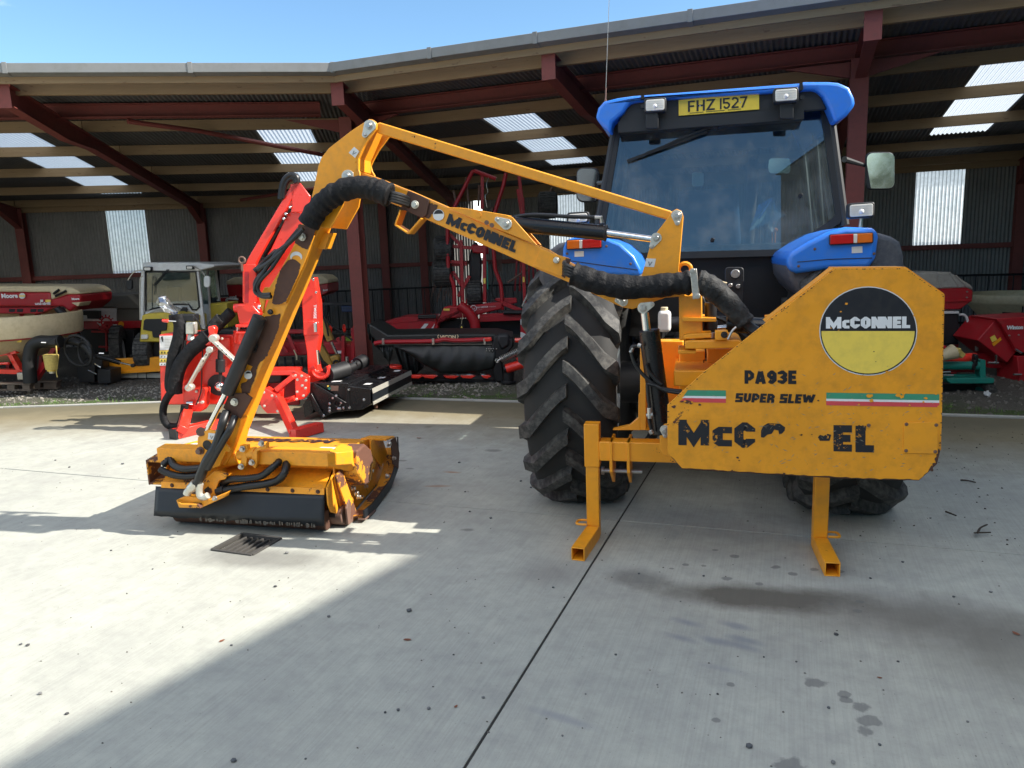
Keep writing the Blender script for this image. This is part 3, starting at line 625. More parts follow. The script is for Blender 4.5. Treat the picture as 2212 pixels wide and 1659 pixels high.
# ================================================================ hedge and building added behind the camera, unseen, for glass and mirrors to reflect
hm = plain('added_hedge_leaves', (.05, .085, .02), .8); random.seed(77); vs = []; fs = []
for _ in range(9000):
    x = random.uniform(-34, 22); top = 3.6+1.6*math.sin(x*.35)+1.1*math.sin(x*.9+1); z = random.random()**.7*top; y = -24-2.5*random.random()-.08*abs(x); n = len(vs); s_ = random.uniform(.15, .4); a = V((random.gauss(0, 1), random.gauss(0, 1), random.gauss(0, 1))).normalized(); c_ = a.orthogonal()
    p = V((x, y, z)); vs += [p+a*s_, p+c_*s_*.6, p-a*s_, p-c_*s_*.6]; fs.append((n, n+1, n+2, n+3))
me = bpy.data.meshes.new('hedge'); me.from_pydata(vs, [], fs); me.materials.append(hm); o = bpy.data.objects.new('hedge', me); COL.objects.link(o); tag(o, kind='stuff')
fb = thing('added_farm_building', 'long cream rendered farm building with grey roof, added unseen behind the camera for reflections', 'building', (-12, -19, 0))
b = MB(); b.wbox(-20, -22, 0, -5, -18, 3.2); b.build('wall', M['cream'], fb); b = MB(); b.prism([V((-20.3, -22.4, 3.2)), V((-20.3, -17.6, 3.2)), V((-20.3, -20, 4.9))], V((15.6, 0, 0))); b.build('roof', M['roof'], fb)
for x in (-18, -14.5, -11, -7.5): b = MB(); b.wbox(x, -17.99, 1.0, x+1.2, -17.93, 2.2); b.build('window', M['glass'], fb)
# ================================================================ tractor
def rrect(x0, y0, x1, y1, r, n=3):
    o = []
    for cx, cy, a in ((x1-r, y0+r, -90), (x1-r, y1-r, 0), (x0+r, y1-r, 90), (x0+r, y0+r, 180)):
        for k in range(n+1):
            t = math.radians(a+90*k/n); o.append((cx+r*math.cos(t), cy+r*math.sin(t)))
    return o
def skewq(x0, y0, x1, y1, dy, r=3):   # rounded screen rectangle whose right end is lifted by dy, as the cab is seen turned
    return [(x, y-dy*(x-x0)/(x1-x0)) for x, y in rrect(x0, y0, x1, y1, r)]
def pxp(name, pl, pts, ext, mat, parent, bevel=.004, off=0.0, **k):
    b = MB(); b.prism([pl.q(x, y, off) for x, y in pts], pl.n*ext); return b.build(name, mat, parent, bevel=bevel, **k)
def bolt(p, ax, r, mat, parent, name='bolt', h=.012):
    b = MB(); p = V(p); ax = V(ax).normalized(); b.cyl(p, p+ax*h*.5, r*1.35, 14); b.cyl(p+ax*h*.5, p+ax*h*1.6, r, 6); return b.build(name, mat, parent, bevel=.001)
XC = -.06
tr = thing('tractor', 'blue cabbed farm tractor seen from behind with yellow number plate and large lugged tyres', 'tractor', tw(XC, .3, 0))
rearp = TPl(.28)
ro = pxp('roof', rearp, [(1286, 255), (1292, 232), (1305, 218), (1335, 211), (1370, 206), (1388, 205), (1728, 179), (1738, 176), (1790, 176), (1812, 178), (1835, 188), (1846, 211), (1848, 226), (1830, 250), (1804, 266), (1792, 234), (1778, 208), (1762, 193), (1400, 216), (1362, 221), (1347, 243), (1322, 264), (1319, 288), (1300, 272)], 1.55, M['blue'], tr, bevel=.022, seg=3)
b = MB(); b.box(tw(XC, 1.05, 2.44), EX*.60, EY*.72, UP*.035); b.build('roof_lining', M['plastic_dark'], tr)
pxp('header_panel', TPl(.34), [(1358, 219), (1764, 190), (1786, 236), (1334, 268)], .05, M['plastic_dark'], tr, bevel=.006)
wf = Plane(EY-UP*.13, tw(0, .40, 2.1))
outer = [(1332, 258), (1788, 228), (1822, 468), (1814, 482), (1712, 552), (1370, 561), (1292, 494)]
inner = [(1343, 266), (1773, 237), (1805, 462), (1797, 473), (1702, 538), (1378, 546), (1307, 486)]
b = MB(); n = len(outer); off = -.004
for i in range(n):
    j = (i+1) % n; b.prism([wf.q(*outer[i], off), wf.q(*outer[j], off), wf.q(*inner[j], off), wf.q(*inner[i], off)], EY*.03)
b.build('window_frame', M['black_edge'], tr)
g = pxp('rear_window', wf, [(1341, 264), (1775, 235), (1807, 463), (1799, 475), (1703, 540), (1377, 548), (1305, 487)], .006, M['glass'], tr, bevel=0, off=.010, smooth=False)
for (x, y, r) in ((1729, 422, .014), (1539, 518, .014), (1503, 268, .007)):
    b = MB(); p = wf.q(x, y); b.cyl(p+EY*.01, p-EY*.014, r, 14); b.build('hinge_button', M['black_edge'], tr, bevel=.002)
# corner posts and side glazing
def post(name, a, c, r, mat=M['plastic_dark']):
    b = MB(); b.tube([a, c], r, 10); b.build(name, mat, tr)
pR0, pR1 = wf.q(1793, 236), wf.q(1826, 486); post('pillar', pR0+EY*.02, pR1+EY*.02, .030); pL0, pL1 = wf.q(1330, 266), wf.q(1290, 492); post('pillar', pL0+EY*.02, pL1+EY*.02, .028)
tL, tRx = -.66, .66
for sx in (-1, 1):
    top = pR0 if sx > 0 else pL0; bot = pR1 if sx > 0 else pL1
    ft = top+EY*1.30; fb = bot+EY*1.15; post('pillar', ft, fb-UP*.45, .026)
    mt_ = top+EY*.65; mb_ = bot+EY*.62; post('pillar', mt_, mb_-UP*.45, .022)
    for a, c, e_, f in ((top, mt_, mb_, bot), (mt_, ft, fb, mb_)):
        b = MB(); b.prism([a+EY*.03, c-EY*.03, e_-EY*.03, f+EY*.03], EX*.004); b.build('side_window', M['glass_side'], tr, smooth=False)
    b = MB(); b.box((bot+fb)/2-UP*.28, EX*.012, EY*.56, UP*.24); b.build('side_panel', M['plastic_dark'], tr, bevel=.004)
a, c = pL0+EY*1.3, pR0+EY*1.3; e_, f = pR1+EY*1.15-UP*.2, pL1+EY*1.15-UP*.2
b = MB(); b.prism([a, c, e_, f], EY*.004); b.build('windscreen', M['glass_side'], tr, smooth=False)
b = MB(); b.tbox(-.76, 1.45, 1.1, .68, 1.53, 1.62); b.build('dashboard', M['plastic_dark'], tr, bevel=.02)
b = MB(); b.tbox(-.80, .42, 1.05, .72, 1.5, 1.09); b.build('cab_floor', M['plastic_dark'], tr)
b = MB(); b.tbox(-.32, .75, 1.42, .22, 1.2, 1.54); st = b.build('seat', M['plastic_dark'], tr, bevel=.05, seg=3)
b = MB(); b.prism([tw(-.30, .74, 1.5), tw(.20, .74, 1.5), tw(.16, .68, 2.02), tw(-.26, .68, 2.02)], EY*.11); b.build('seat_back', paint('blue_seat_cloth', (.03, .06, .12), 0, rough=.9), tr, bevel=.04, seg=3)
b = MB(); b.ring(tw(-.05, 1.38, 1.80), EY*.6+UP, .19, .013, 28, 8); b.cyl(tw(-.05, 1.36, 1.78), tw(-.05, 1.5, 1.55), .025); b.build('steering_wheel', M['black_edge'], tr)
b = MB(); b.tbox(.30, .62, 1.42, .52, 1.35, 1.60); b.build('control_console', M['plastic_dark'], tr, bevel=.02)
for i, (x, y, z) in enumerate(((.36, .8, .14), (.42, .9, .17), (.34, 1.0, .2), (.46, 1.1, .12))):
    b = MB(); b.tube([tw(x, y, 1.6), tw(x, y, 1.6+z)], .007, 6); b.ball(tw(x, y, 1.6+z), .018, 8); b.build('lever', M['lens_amber'] if i % 2 else M['black_edge'], tr)
pxp('interior_mirror', TPl(1.25), rrect(1660, 341, 1708, 375, 8), .015, M['mirror'], tr, bevel=.003)
pxp('interior_panel', TPl(.9), rrect(1495, 372, 1520, 402, 5), .03, M['sticker'], tr, bevel=.003)
# crumpled paper and polythene lying behind the glass
b = MB(); random.seed(3); pts = [TPl(.5).q(1655+random.uniform(-38, 45), 420+random.uniform(0, 95)) for _ in range(14)]
for i in range(12): b.add([pts[i], pts[i+1]+EY*.03, pts[(i+2) % 14]], [[0, 1, 2]])
b.build('crumpled_polythene', M['bag'], tr, smooth=False)
# wiper
wp = wf.at(-.035); h0 = wp.q(1549, 270)
b = MB(); b.cyl(h0+EY*.04, h0-EY*.012, .022, 14); b.build('wiper_hub', M['plastic_dark'], tr, bevel=.003)
b = MB(); b.beam(h0, wp.q(1462, 302), .012, .012); b.beam(wp.q(1462, 302), wp.q(1435, 315), .010, .010); b.build('wiper_arm', M['plastic_dark'], tr)
b = MB(); b.beam(wp.q(1528, 284)+EY*.012, wp.q(1354, 347)+EY*.012, .008, .016); b.beam(wp.q(1500, 289)+EY*.008, wp.q(1395, 330)+EY*.008, .012, .008); b.build('wiper_blade', M['rubber'], tr)
# number plate
pp = TPl(.325); nq = [(1466, 216), (1640, 199), (1640, 236), (1466, 250)]
b = MB(); b.prism([pp.q(*p) for p in nq], EY*.004); npl = b.build('number_plate', M['plate'], tr, bevel=.001)
lettering('number_plate_lettering', 'FHZ', pp.q(1486, 242), pp.q(1544, 237.2), pp.q(1486, 218.5), M['black_txt'], tr, t=.15, gap=.12, lift=.003); lettering('number_plate_lettering', '1527', pp.q(1555, 236.4), pp.q(1614, 231.5), pp.q(1555, 212.8), M['black_txt'], tr, t=.15, gap=.12, lift=.003)
b = MB(); 
for x0, x1 in ((1525, 1565), (1490, 1520), (1572, 1600)): b.add([pp.q(x0, 247-(x0-1466)*.083, -.003), pp.q(x1, 247-(x1-1466)*.083, -.003), pp.q(x1, 245.8-(x1-1466)*.083, -.003), pp.q(x0, 245.8-(x0-1466)*.083, -.003)], [[0, 1, 2, 3]])
b.build('plate_small_print', M['black_txt'], tr)
for x, y in ((1512, 229), (1599, 221)): b = MB(); p = pp.q(x, y); b.cyl(p, p-EY*.004, .005, 8); b.build('plate_screw', M['steel'], tr)
# lamps
def lamp(x0, y0, x1, y1, yt, stalk=None):
    pl = TPl(yt); dy = (x1-x0)*.06; b = MB(); b.prism([pl.q(x, y) for x, y in skewq(x0, y0, x1, y1, dy, 6)], EY*.07); L = b.build('work_lamp', M['plastic_dark'], tr, bevel=.006)
    b = MB(); b.prism([pl.q(x, y, -.004) for x, y in skewq(x0+4, y0+4, x1-4, y1-4, dy, 4)], EY*.01); b.build('lens', M['lens'], L, bevel=.002)
    c = pl.q((x0+x1)/2, (y0+y1)/2+1, -.006); b = MB(); b.ball(c+EY*.006, .016, 10); b.build('bulb', M['decal_white'], L)
    for i in range(5):
        yy = y0+7+i*(y1-y0-13)/4; b = MB(); b.beam(pl.q(x0+6, yy, -.006), pl.q(x1-6, yy-dy*.8, -.006), .002, .003); b.build('lens_rib', M['lens'], L)
    if stalk: b = MB(); b.tube([pl.q((x0+x1)/2, y1-2, .03), pl.q(*stalk, .03)], .011, 8); b.build('bracket', M['steel'], L)
    return L
lamp(1391, 212, 1439, 244, .22); lamp(1671, 190, 1725, 223, .20); lamp(1832, 439, 1890, 473, -.37, (1858, 494)); lamp(1224, 459, 1272, 485, -.35, (1248, 512))
for x0, y0, x1, y1 in ((1395, 243, 1422, 277), (1685, 221, 1714, 256)): pxp('lamp_bracket', TPl(.24), rrect(x0, y0, x1, y1, 3), .03, M['plastic_dark'], tr, bevel=.003)
for x, y in ((1388, 229), (1733, 210)): b = MB(); p = TPl(.24).q(x, y); b.cyl(p, p+EY*.03, .014, 10); b.build('lamp_knob', M['plastic_dark'], tr)
# wings
pxp('fender', TPl(-.46), [(1164, 575), (1180, 545), (1205, 526), (1240, 518), (1340, 560), (1388, 600), (1388, 648), (1280, 645), (1215, 641), (1175, 626), (1163, 603)], 1.15, M['fender_grey'], tr, bevel=.03, seg=3)
pxp('fender', TPl(-.42), [(1700, 575), (1706, 560), (1800, 520), (1890, 500), (1927, 511), (1946, 523), (1954, 552), (1954, 610), (1900, 665), (1760, 662), (1718, 625), (1704, 600)], 1.15, M['fender_grey'], tr, bevel=.03, seg=3)
pxp('fender_cover', TPl(-.51), [(1216, 536), (1222, 519), (1245, 511), (1313, 515), (1340, 526), (1370, 553), (1386, 584), (1382, 597), (1275, 591), (1214, 560)], 1.0, M['blue'], tr, bevel=.028, seg=4)
pxp('fender_cover', TPl(-.47), [(1702, 549), (1744, 523), (1790, 500), (1828, 490), (1885, 492), (1896, 498), (1899, 512), (1893, 557), (1878, 580), (1797, 581), (1721, 591), (1706, 585), (1700, 568)], 1.0, M['blue'], tr, bevel=.028, seg=4)
for pl, pts in ((TPl(-.472), [(1722, 566), (1790, 560), (1884, 557)]), (TPl(-.512), [(1222, 562), (1300, 573), (1378, 583)])):
    b = MB(); b.tube([pl.q(*p) for p in pts], .0025, 5); b.build('panel_seam', M['black_edge'], tr)
for pl, x, y in ((TPl(-.47), 1888, 548), (TPl(-.47), 1760, 538), (TPl(-.47), 1725, 575), (TPl(-.51), 1310, 532), (TPl(-.51), 1362, 570), (TPl(-.51), 1225, 548)): bolt(pl.q(x, y), -EY, .006, M['rustgrey'], tr, h=.004)
for x in (1388, 1731):
    b = MB(); b.prism([TPl(.262).q(x-4, 196 if x > 1500 else 214), TPl(.262).q(x+4, 193 if x > 1500 else 213), TPl(.262).q(x+3, 178 if x > 1500 else 204), TPl(.262).q(x-3, 179 if x > 1500 else 205)], EY*.05); b.build('roof_joint', M['black_edge'], tr)
def tail(x0, y0, x1, y1, yt, flip):
    pl = TPl(yt); dy = (x1-x0)*.05; w = x1-x0
    b = MB(); b.prism([pl.q(x, y) for x, y in skewq(x0, y0, x1, y1, dy, 4)], EY*.05); L = b.build('tail_light', M['plastic_dark'], tr, bevel=.004)
    seg = [(0, .55, 'lens_red'), (.55, .64, 'lens'), (.64, 1, 'lens_amber')]
    if flip: seg = [(1-c, 1-a, m) for a, c, m in seg]
    for a, c, m in seg:
        xa, xb = x0+2+a*(w-4), x0+2+c*(w-4); b = MB(); b.prism([pl.q(x, y, -.008) for x, y in ((xa, y0+2-dy*a), (xb, y0+2-dy*c), (xb, y1-2-dy*c), (xa, y1-2-dy*a))], EY*.012); b.build('lens', M[m], L, bevel=.003)
tail(1792, 506, 1887, 530, -.492, False); tail(1223, 518, 1300, 540, -.532, True)
for pl, x0, y0, x1, y1 in ((TPl(-.473), 1840, 533, 1863, 547), (TPl(-.513), 1241, 543, 1261, 555)): pxp('sticker', pl, [(x0, y0), (x1, y0-1), (x1, y1-1), (x0, y1)], .003, M['sticker'], tr, bevel=0)
# mirrors
mp_ = TPl(.95)
for x0, y0, x1, y1, ax0, ax1, yt in ((1870, 328, 1933, 410, (1812, 351), (1871, 358), .95), (1245, 362, 1295, 437, (1312, 400), (1290, 395), .9)):
    pl = TPl(yt); b = MB(); b.prism([pl.q(x, y) for x, y in rrect(x0, y0, x1, y1, 14, 4)], EY*.035); mr = b.build('door_mirror', M['plastic_dark'], tr, bevel=.008)
    zc = pl.q((x0+x1)/2, (y0+y1)/2).z; xc = pl.q((x0+x1)/2, (y0+y1)/2); sg = 1 if x0 > 1500 else -1
    b = MB(); b.prism([p-EY*(.012+.04*(p.z-zc)+sg*.20*(p-xc).dot(EX)) for p in (pl.q(x, y, -.004) for x, y in rrect(x0+3, y0+3, x1-3, y1-3, 12, 4))], EY*.004); g_ = b.build('mirror_glass', M['mirror'], mr, smooth=False)
    b = MB(); b.tube([pl.q(*ax0, .03)-EY*.2, pl.q(*ax1, .03)], [.022, .012], 8); b.build('mirror_arm', M['plastic_dark'], mr)
# aerial
ap = TPl(.38); a0 = ap.q(1307, 240); 
b = MB(); b.ball(a0+UP*.01, .022, 10, 1.5); an = b.build('aerial', M['plastic_dark'], tr)
b = MB(); b.tube([a0, ap.q(1308, 215)], .008, 8); b.tube([ap.q(1308, 215), ap.q(1309, 190)], .005, 8); b.build('aerial_spring', M['rustgrey'], an)
b = MB(); b.tube([ap.q(1309, 192), ap.q(1316, -5), ap.q(1320, -120)], .0022, 5); b.build('aerial_whip', M['steel'], an)
# rear body between the wheels
b = MB(); b.tbox(-.66, .42, .98, .54, .50, 1.62); b.build('cab_rear_panel', M['black_edge'], tr, bevel=.01)
b = MB(); b.tbox(-.28, -.12, .50, .16, 1.5, 1.02); b.build('transmission', paint('oily_casting', (.02, .022, .025), 0, rough=.6, dirt=.5), tr, bevel=.03)
b = MB(); b.cyl(tw(-.62, -.07, .735), tw(.50, -.07, .735), .14, 20); b.cyl(tw(-.75, -.07, .735), tw(.63, -.07, .735), .08, 16); b.build('rear_axle', M['black_edge'], tr, bevel=.005)
b = MB(); b.tbox(-.22, -.20, .94, .12, .1, 1.18); b.cyl(tw(-.30, -.1, 1.12), tw(.20, -.1, 1.12), .05); b.build('lift_housing', M['black_edge'], tr, bevel=.01)
for sx in (-1, 1):
    x = XC+sx*.30; b = MB(); b.beam(tw(x, .1, .42), tw(x+sx*.06, -.66, .46), .03, .07); b.build('lower_link', M['black_edge'], tr, bevel=.004)
    b = MB(); b.beam(tw(x-sx*.05, -.08, 1.12), tw(x, -.38, 1.08), .04, .06); b.build('lift_arm', M['black_edge'], tr, bevel=.004)
    b = MB(); b.tube([tw(x, -.36, 1.08), tw(x+sx*.03, -.35, .46)], .016, 8); b.build('lift_rod', M['steel'], tr)
b = MB(); b.cyl(tw(-.06, -.12, .62), tw(-.06, -.30, .62), .035, 12); b.build('power_shaft', M['steel'], tr)
b = MB(); b.tbox(-.55, .30, .40, -.30, 1.3, .85); b.build('fuel_tank', M['plastic_dark'], tr, bevel=.04)
sp_ = TPl(.05); pxp('socket_panel', sp_, rrect(1566, 577, 1607, 655, 8), .03, M['plastic_dark'], tr)
for x, y, r in ((1588, 591, .028), (1577, 616, .014), (1594, 618, .014)):
    b = MB(); p = sp_.q(x, y); b.cyl(p, p-EY*.035, r, 18); b.build('trailer_socket', M['steel'], tr, bevel=.003)
pxp('fluid_bottle', TPl(-.45), rrect(1421, 672, 1449, 718, 8), .09, M['sticker'], tr, bevel=.018, seg=3); b = MB(); p = TPl(-.41).q(1435, 674); b.cyl(p-UP*.005, p+UP*.03, .022, 14); b.build('bottle_cap', M['cream'], tr, bevel=.003)
b = MB(); p0 = TPl(.0); b.tube(crv([p0.q(1535, 600), p0.q(1552, 607), p0.q(1570, 612)], 5), .007, 6); b.build('cable', M['cream'], tr)
b = MB(); b.tube(crv([p0.q(1535, 606), p0.q(1552, 614), p0.q(1570, 617)], 5), .006, 6); b.build('cable', M['lens_red'], tr)
for k, (x0, y0, x1, y1) in enumerate(((1480, 700, 1620, 735), (1462, 735, 1560, 760), (1500, 655, 1530, 700))):
    b = MB(); q = TPl(-.35+k*.04); b.tube(crv([q.q(x0, y0), q.q((x0+x1)/2, y0-14), q.q(x1, y1)], 6), .014, 8); b.build('hydraulic_pipe', M['hose'], tr)
# bonnet and front axle (hidden behind the cab in the photograph)
b = MB(); b.tbox(-.38, 1.7, .95, .26, 3.5, 1.55); b.build('bonnet', M['blue'], tr, bevel=.08, seg=3)
b = MB(); b.tbox(-.30, 1.5, .5, .18, 3.3, .96); b.build('engine', M['black_edge'], tr, bevel=.03)
b = MB(); b.cyl(tw(-.85, 2.55, .55), tw(.73, 2.55, .55), .07); b.build('front_axle', M['black_edge'], tr)
b = MB(); b.tube([tw(.30, 1.75, 1.2), tw(.34, 1.75, 2.35)], .045, 12); b.build('exhaust', M['rustgrey'], tr)
# ---- wheels: turned tyre with separate moulded lugs
def tyre_profile(R, w, rim):
    return [(-w*.36, rim), (-w*.47, rim+.03), (-w*.53, (R+rim)/2), (-w*.50, R-.10), (-w*.46, R-.055), (-w*.36, R-.035), (-w*.18, R-.022), (0, R-.018), (w*.18, R-.022), (w*.36, R-.035), (w*.46, R-.055), (w*.50, R-.10), (w*.53, (R+rim)/2), (w*.47, rim+.03), (w*.36, rim)]
def lathe(b, c, ax, prof, n=56):
    ax = V(ax).normalized(); u = UP; w = ax.cross(u); m = len(prof); vs = []
    for i in range(n):
        t = 2*math.pi*i/n; d = u*math.cos(t)+w*math.sin(t)
        vs += [V(c)+ax*x+d*r for x, r in prof]
    b.add(vs, [[i*m+k, i*m+k+1, ((i+1) % n)*m+k+1, ((i+1) % n)*m+k] for i in range(n) for k in range(m-1)])
def wheel(cx, cy, R, w, rim, nl, rot=0, lug_h=.060, sink=.065):
    c = tw(cx, cy, R-sink); b = MB(); lathe(b, c, EX, tyre_profile(R-.01, w, rim)); wh = b.build('tyre', M['carcass'], tr, angle=60)
    b = MB(); lathe(b, c, EX, [(-w*.38, rim+.005), (-w*.34, rim-.02), (-w*.1, rim-.04), (w*.1, rim-.04), (w*.34, rim-.02), (w*.38, rim+.005)], 40)
    lathe(b, c, EX, [(.02, rim-.035), (.0, rim*.6), (-.02, .12), (-.02, .0)], 40); b.build('rim', M['white_paint'], wh)
    # one lug: swept bar from the centre line to the shoulder and down the side wall
    prof = tyre_profile(R-.01, w, rim)
    def surf(x):   # radius of carcass at axial x (0..w/2)
        P = [(a, r) for a, r in prof if a >= 0]
        P = [p for p in P if p[1] > R-.14]
        for (a, r), (a2, r2) in zip(P, P[1:]):
            if a <= x <= a2: return r+(r2-r)*(x-a)/(a2-a)
        return P[-1][1]
    me = {}
    for sd in (-1, 1):
        path = []   # (axial, radius, angle, half width)
        for k in range(9):
            f = k/8; x = (-.02+f*.495)*w if f < 1 else w*.49
            ang = .36*(f**1.25)
            path.append((x, surf(max(x, 0)), ang, (.038+.016*f)))
        path.append((w*.515, R-.115, .40, .056)); path.append((w*.525, R-.17, .43, .050))
        vs = []; fs = []
        for k, (x, r, ang, hw) in enumerate(path):
            top = lug_h if k < 9 else (.03 if k == 9 else .006)
            for (da, dh) in ((-hw*1.25, -.01), (-hw*.8, top), (hw*.8, top), (hw*1.25, -.01)):
                t = ang+da/R*1.05
                if k >= 9: xx, rr = x+dh*1.0, r
                elif k == 8: xx, rr = x+dh*.6, r+dh*.75
                else: xx, rr = x, r+dh
                vs.append(V((sd*xx, -math.sin(t)*rr, math.cos(t)*rr)))
        m = len(path)
        for k in range(m-1):
            for q in range(3): fs.append([k*4+q, k*4+q+1, (k+1)*4+q+1, (k+1)*4+q])
        fs += [[0, 1, 2, 3], [(m-1)*4+q for q in (3, 2, 1, 0)]]
        if sd < 0: fs = [f[::-1] for f in fs]
        mm = bpy.data.meshes.new('tyre_lug'); mm.from_pydata(vs, [], fs); mm.materials.append(M['tyre']); mm.shade_smooth(); mm.set_sharp_from_angle(angle=math.radians(40)); me[sd] = mm
    for i in range(nl):
        for sd in (-1, 1):
            o = bpy.data.objects.new('tyre_lug', me[sd]); COL.objects.link(o); o.parent = wh
            t = 2*math.pi*(i+(.5 if sd > 0 else 0))/nl+rot
            o.matrix_local = Matrix.Translation(c-V(tr['_b'])) @ Matrix.Rotation(A7, 4, 'Z') @ Matrix.Rotation(t, 4, 'X')
    return wh
wheel(-.872, -.07, .80, .535, .47, 18, .07); wheel(.745, -.07, .80, .535, .47, 18, .19)
wheel(-.87, 2.55, .58, .38, .34, 18, .1, .03, .02); wheel(.75, 2.55, .58, .38, .34, 18, .2, .03, .02)
# ================================================================ orange hedge cutter on the back of the tractor
hc = thing('hedge_cutter', 'worn orange reach hedge cutter hung on the blue tractor, arm out to the left', 'hedge cutter', tw(-.1, -1.0, 0))
OA = M['orange_arm']; OC = M['orange_clean']
# ---- guard panel
gp_ = TPl(-1.48)
def c3(X, Y): return (1391+.4319*X, 548+.4319*Y)
gpts = [(955, 75), (1310, 72), (1405, 140), (1500, 205), (1498, 500), (1490, 870), (1482, 985), (1466, 1052), (1420, 1095), (1375, 1135), (1300, 1131), (1180, 1130), (1040, 1124), (900, 1115), (800, 1112), (700, 1105), (560, 1098), (420, 1090), (300, 1080), (190, 1075), (120, 1000), (117, 870), (118, 755), (190, 690), (300, 590), (610, 345)]
gd = pxp('guard_panel', gp_, [c3(*p) for p in gpts], .006, M['orange_panel'], hc, bevel=.0015)
# folded edges of the panel
def edge(name, i0, i1, dep, mat, t=.005):
    b = MB(); a = gp_.q(*c3(*gpts[i0])); c = gp_.q(*c3(*gpts[i1])); d = (c-a).normalized(); nn = d.cross(EY).normalized()
    b.prism([a+EY*.006, c+EY*.006, c+EY*dep, a+EY*dep], nn*t); b.build(name, mat, hc)
edge('panel_flange', 1, 3, .16, M['orange']); edge('panel_flange', 0, 1, .16, M['orange']); edge('panel_flange', 3, 6, .10, M['orange']); edge('panel_flange', 12, 19, .07, M['rust']); edge('panel_flange', 25, 0, .12, M['orange'])
# bare worn hem along the foot and corners of the panel
b = MB(); zz = gp_.at(-.0012); low = [gpts[i] for i in range(6, 21)]
random.seed(11); up = []; lo = []
for (x, y), (x2, y2) in zip(low, low[1:]):
    for k in range(5):
        f = k/5; px, py = x+(x2-x)*f, y+(y2-y)*f; th_ = random.uniform(1.5, 6)+(14 if px > 1400 else 0)*random.random()
        up.append((px-(th_ if px > 1440 else 0), py-th_)); lo.append((px, py-.3))
for i in range(len(up)-1): b.add([zz.q(*c3(*p)) for p in (lo[i], lo[i+1], up[i+1], up[i])], [[0, 1, 2, 3]])
b.build('worn_hem', M['rust'], hc, smooth=False)
def onp(X, Y, off=-.0012): return gp_.q(*c3(X, Y), off)
def pfill(name, pts, mat, off): b = MB(); b.add([onp(x, y, off) for x, y in pts], [list(range(len(pts)))]); return b.build(name, mat, hc, smooth=False)
def ellp(cx, cy, rx, ry, a0=0, a1=360, n=48): return [(cx+rx*math.cos(math.radians(a0+(a1-a0)*i/n)), cy-ry*math.sin(math.radians(a0+(a1-a0)*i/n))) for i in range(n+1)]
pfill('badge_border', ellp(1122, 387, 245, 223), M['sticker'], -.0012); pfill('badge_ring', ellp(1122, 387, 240, 218), M['decal_black'], -.0020)
pfill('badge_black_half', ellp(1122, 387, 238, 216, 0, 180), M['decal_black'], -.0028); pfill('badge_yellow_half', ellp(1121, 387, 233, 212, 180, 360), M['decal_yellow'], -.0028)
lettering('badge_lettering', 'McCONNEL', onp(910, 374), onp(1330, 372), onp(910, 317), M['decal_white'], hc, t=.27, gap=.045, lift=.0024, tight=(4,))
lettering('model_lettering', 'PA93E', onp(503, 650), onp(762, 652), onp(503, 583), M['black_txt'], hc, t=.25, gap=.06, lift=.0006)
lettering('model_lettering', 'SUPER SLEW', onp(455, 742), onp(850, 750), onp(458, 697), M['black_txt'], hc, t=.25, gap=.07, lift=.0006, slant=.06)
for seg in ([(190, 742, 410, 746, 682, 684)], [(912, 758, 1477, 768, 695, 703)]):
    x0, yb0, x1, yb1, yt0, yt1 = seg[0]
    def strip(f0, f1, mat, off): 
        A = (x0, yt0+(yb0-yt0)*f0); Bq = (x1, yt1+(yb1-yt1)*f0); Cq = (x1, yt1+(yb1-yt1)*f1); D_ = (x0, yt0+(yb0-yt0)*f1)
        if x0 < 200: A = (x0+30-30*f0*1, A[1]); D_ = (x0+30-30*f1*1.5, D_[1])
        pfill('side_stripe', [A, Bq, Cq, D_], mat, off)
    strip(0, .48, M['decal_green'], -.0012); strip(.48, .66, M['decal_white'], -.0012); strip(.66, 1, M['decal_pink'], -.0012)
# worn lower name: letters missing or torn
wl = M['black_txt_worn'] = paint('torn_black_lettering', (.012, .013, .018), .42, wearcol=(.40, .165, .012), rough=.4, dirt=.05, scale=26, var=.1)
def wornletter(ch, x0, x1, yb, yt): 
    lettering('worn_lettering', ch, onp(x0, yb), onp(x1, yb+2), onp(x0, yt), wl, hc, t=.27, lift=.0006)
wornletter('M', 172, 326, 957, 830); wornletter('c', 340, 440, 962, 836-5); wornletter('C', 452, 556, 970, 843)
wornletter('E', 948, 1040, 988, 857); wornletter('L', 1058, 1150, 992, 860)
pfill('worn_lettering', [(585, 918), (586, 885), (596, 862), (620, 848), (680, 850), (706, 868), (704, 885), (690, 900), (676, 902), (672, 884), (652, 880), (640, 900), (618, 905), (600, 920)], wl, -.0016)
pfill('worn_lettering', [(870, 918), (880, 906), (900, 912), (915, 900), (937, 906), (928, 936), (880, 936)], wl, -.0016); pfill('worn_lettering', [(776, 906), (792, 903), (790, 912)], wl, -.0016)
pfill('worn_lettering', [(1064, 862), (1078, 856), (1086, 868), (1094, 857), (1112, 862), (1110, 885), (1066, 885)], wl, -.0019)
# repair plate with bolts
b = MB(); b.prism([onp(x, y) for x, y in ((1300, 845), (1472, 840), (1468, 1000), (1296, 996))], -EY*.004); b.build('repair_plate', M['orange'], hc, bevel=.001)
for x, y in ((1313, 853), (1462, 857), (1311, 985), (1457, 990), (1124, 858)): bolt(onp(x, y, -.004), -EY, .006, M['rustgrey'], hc, h=.004)
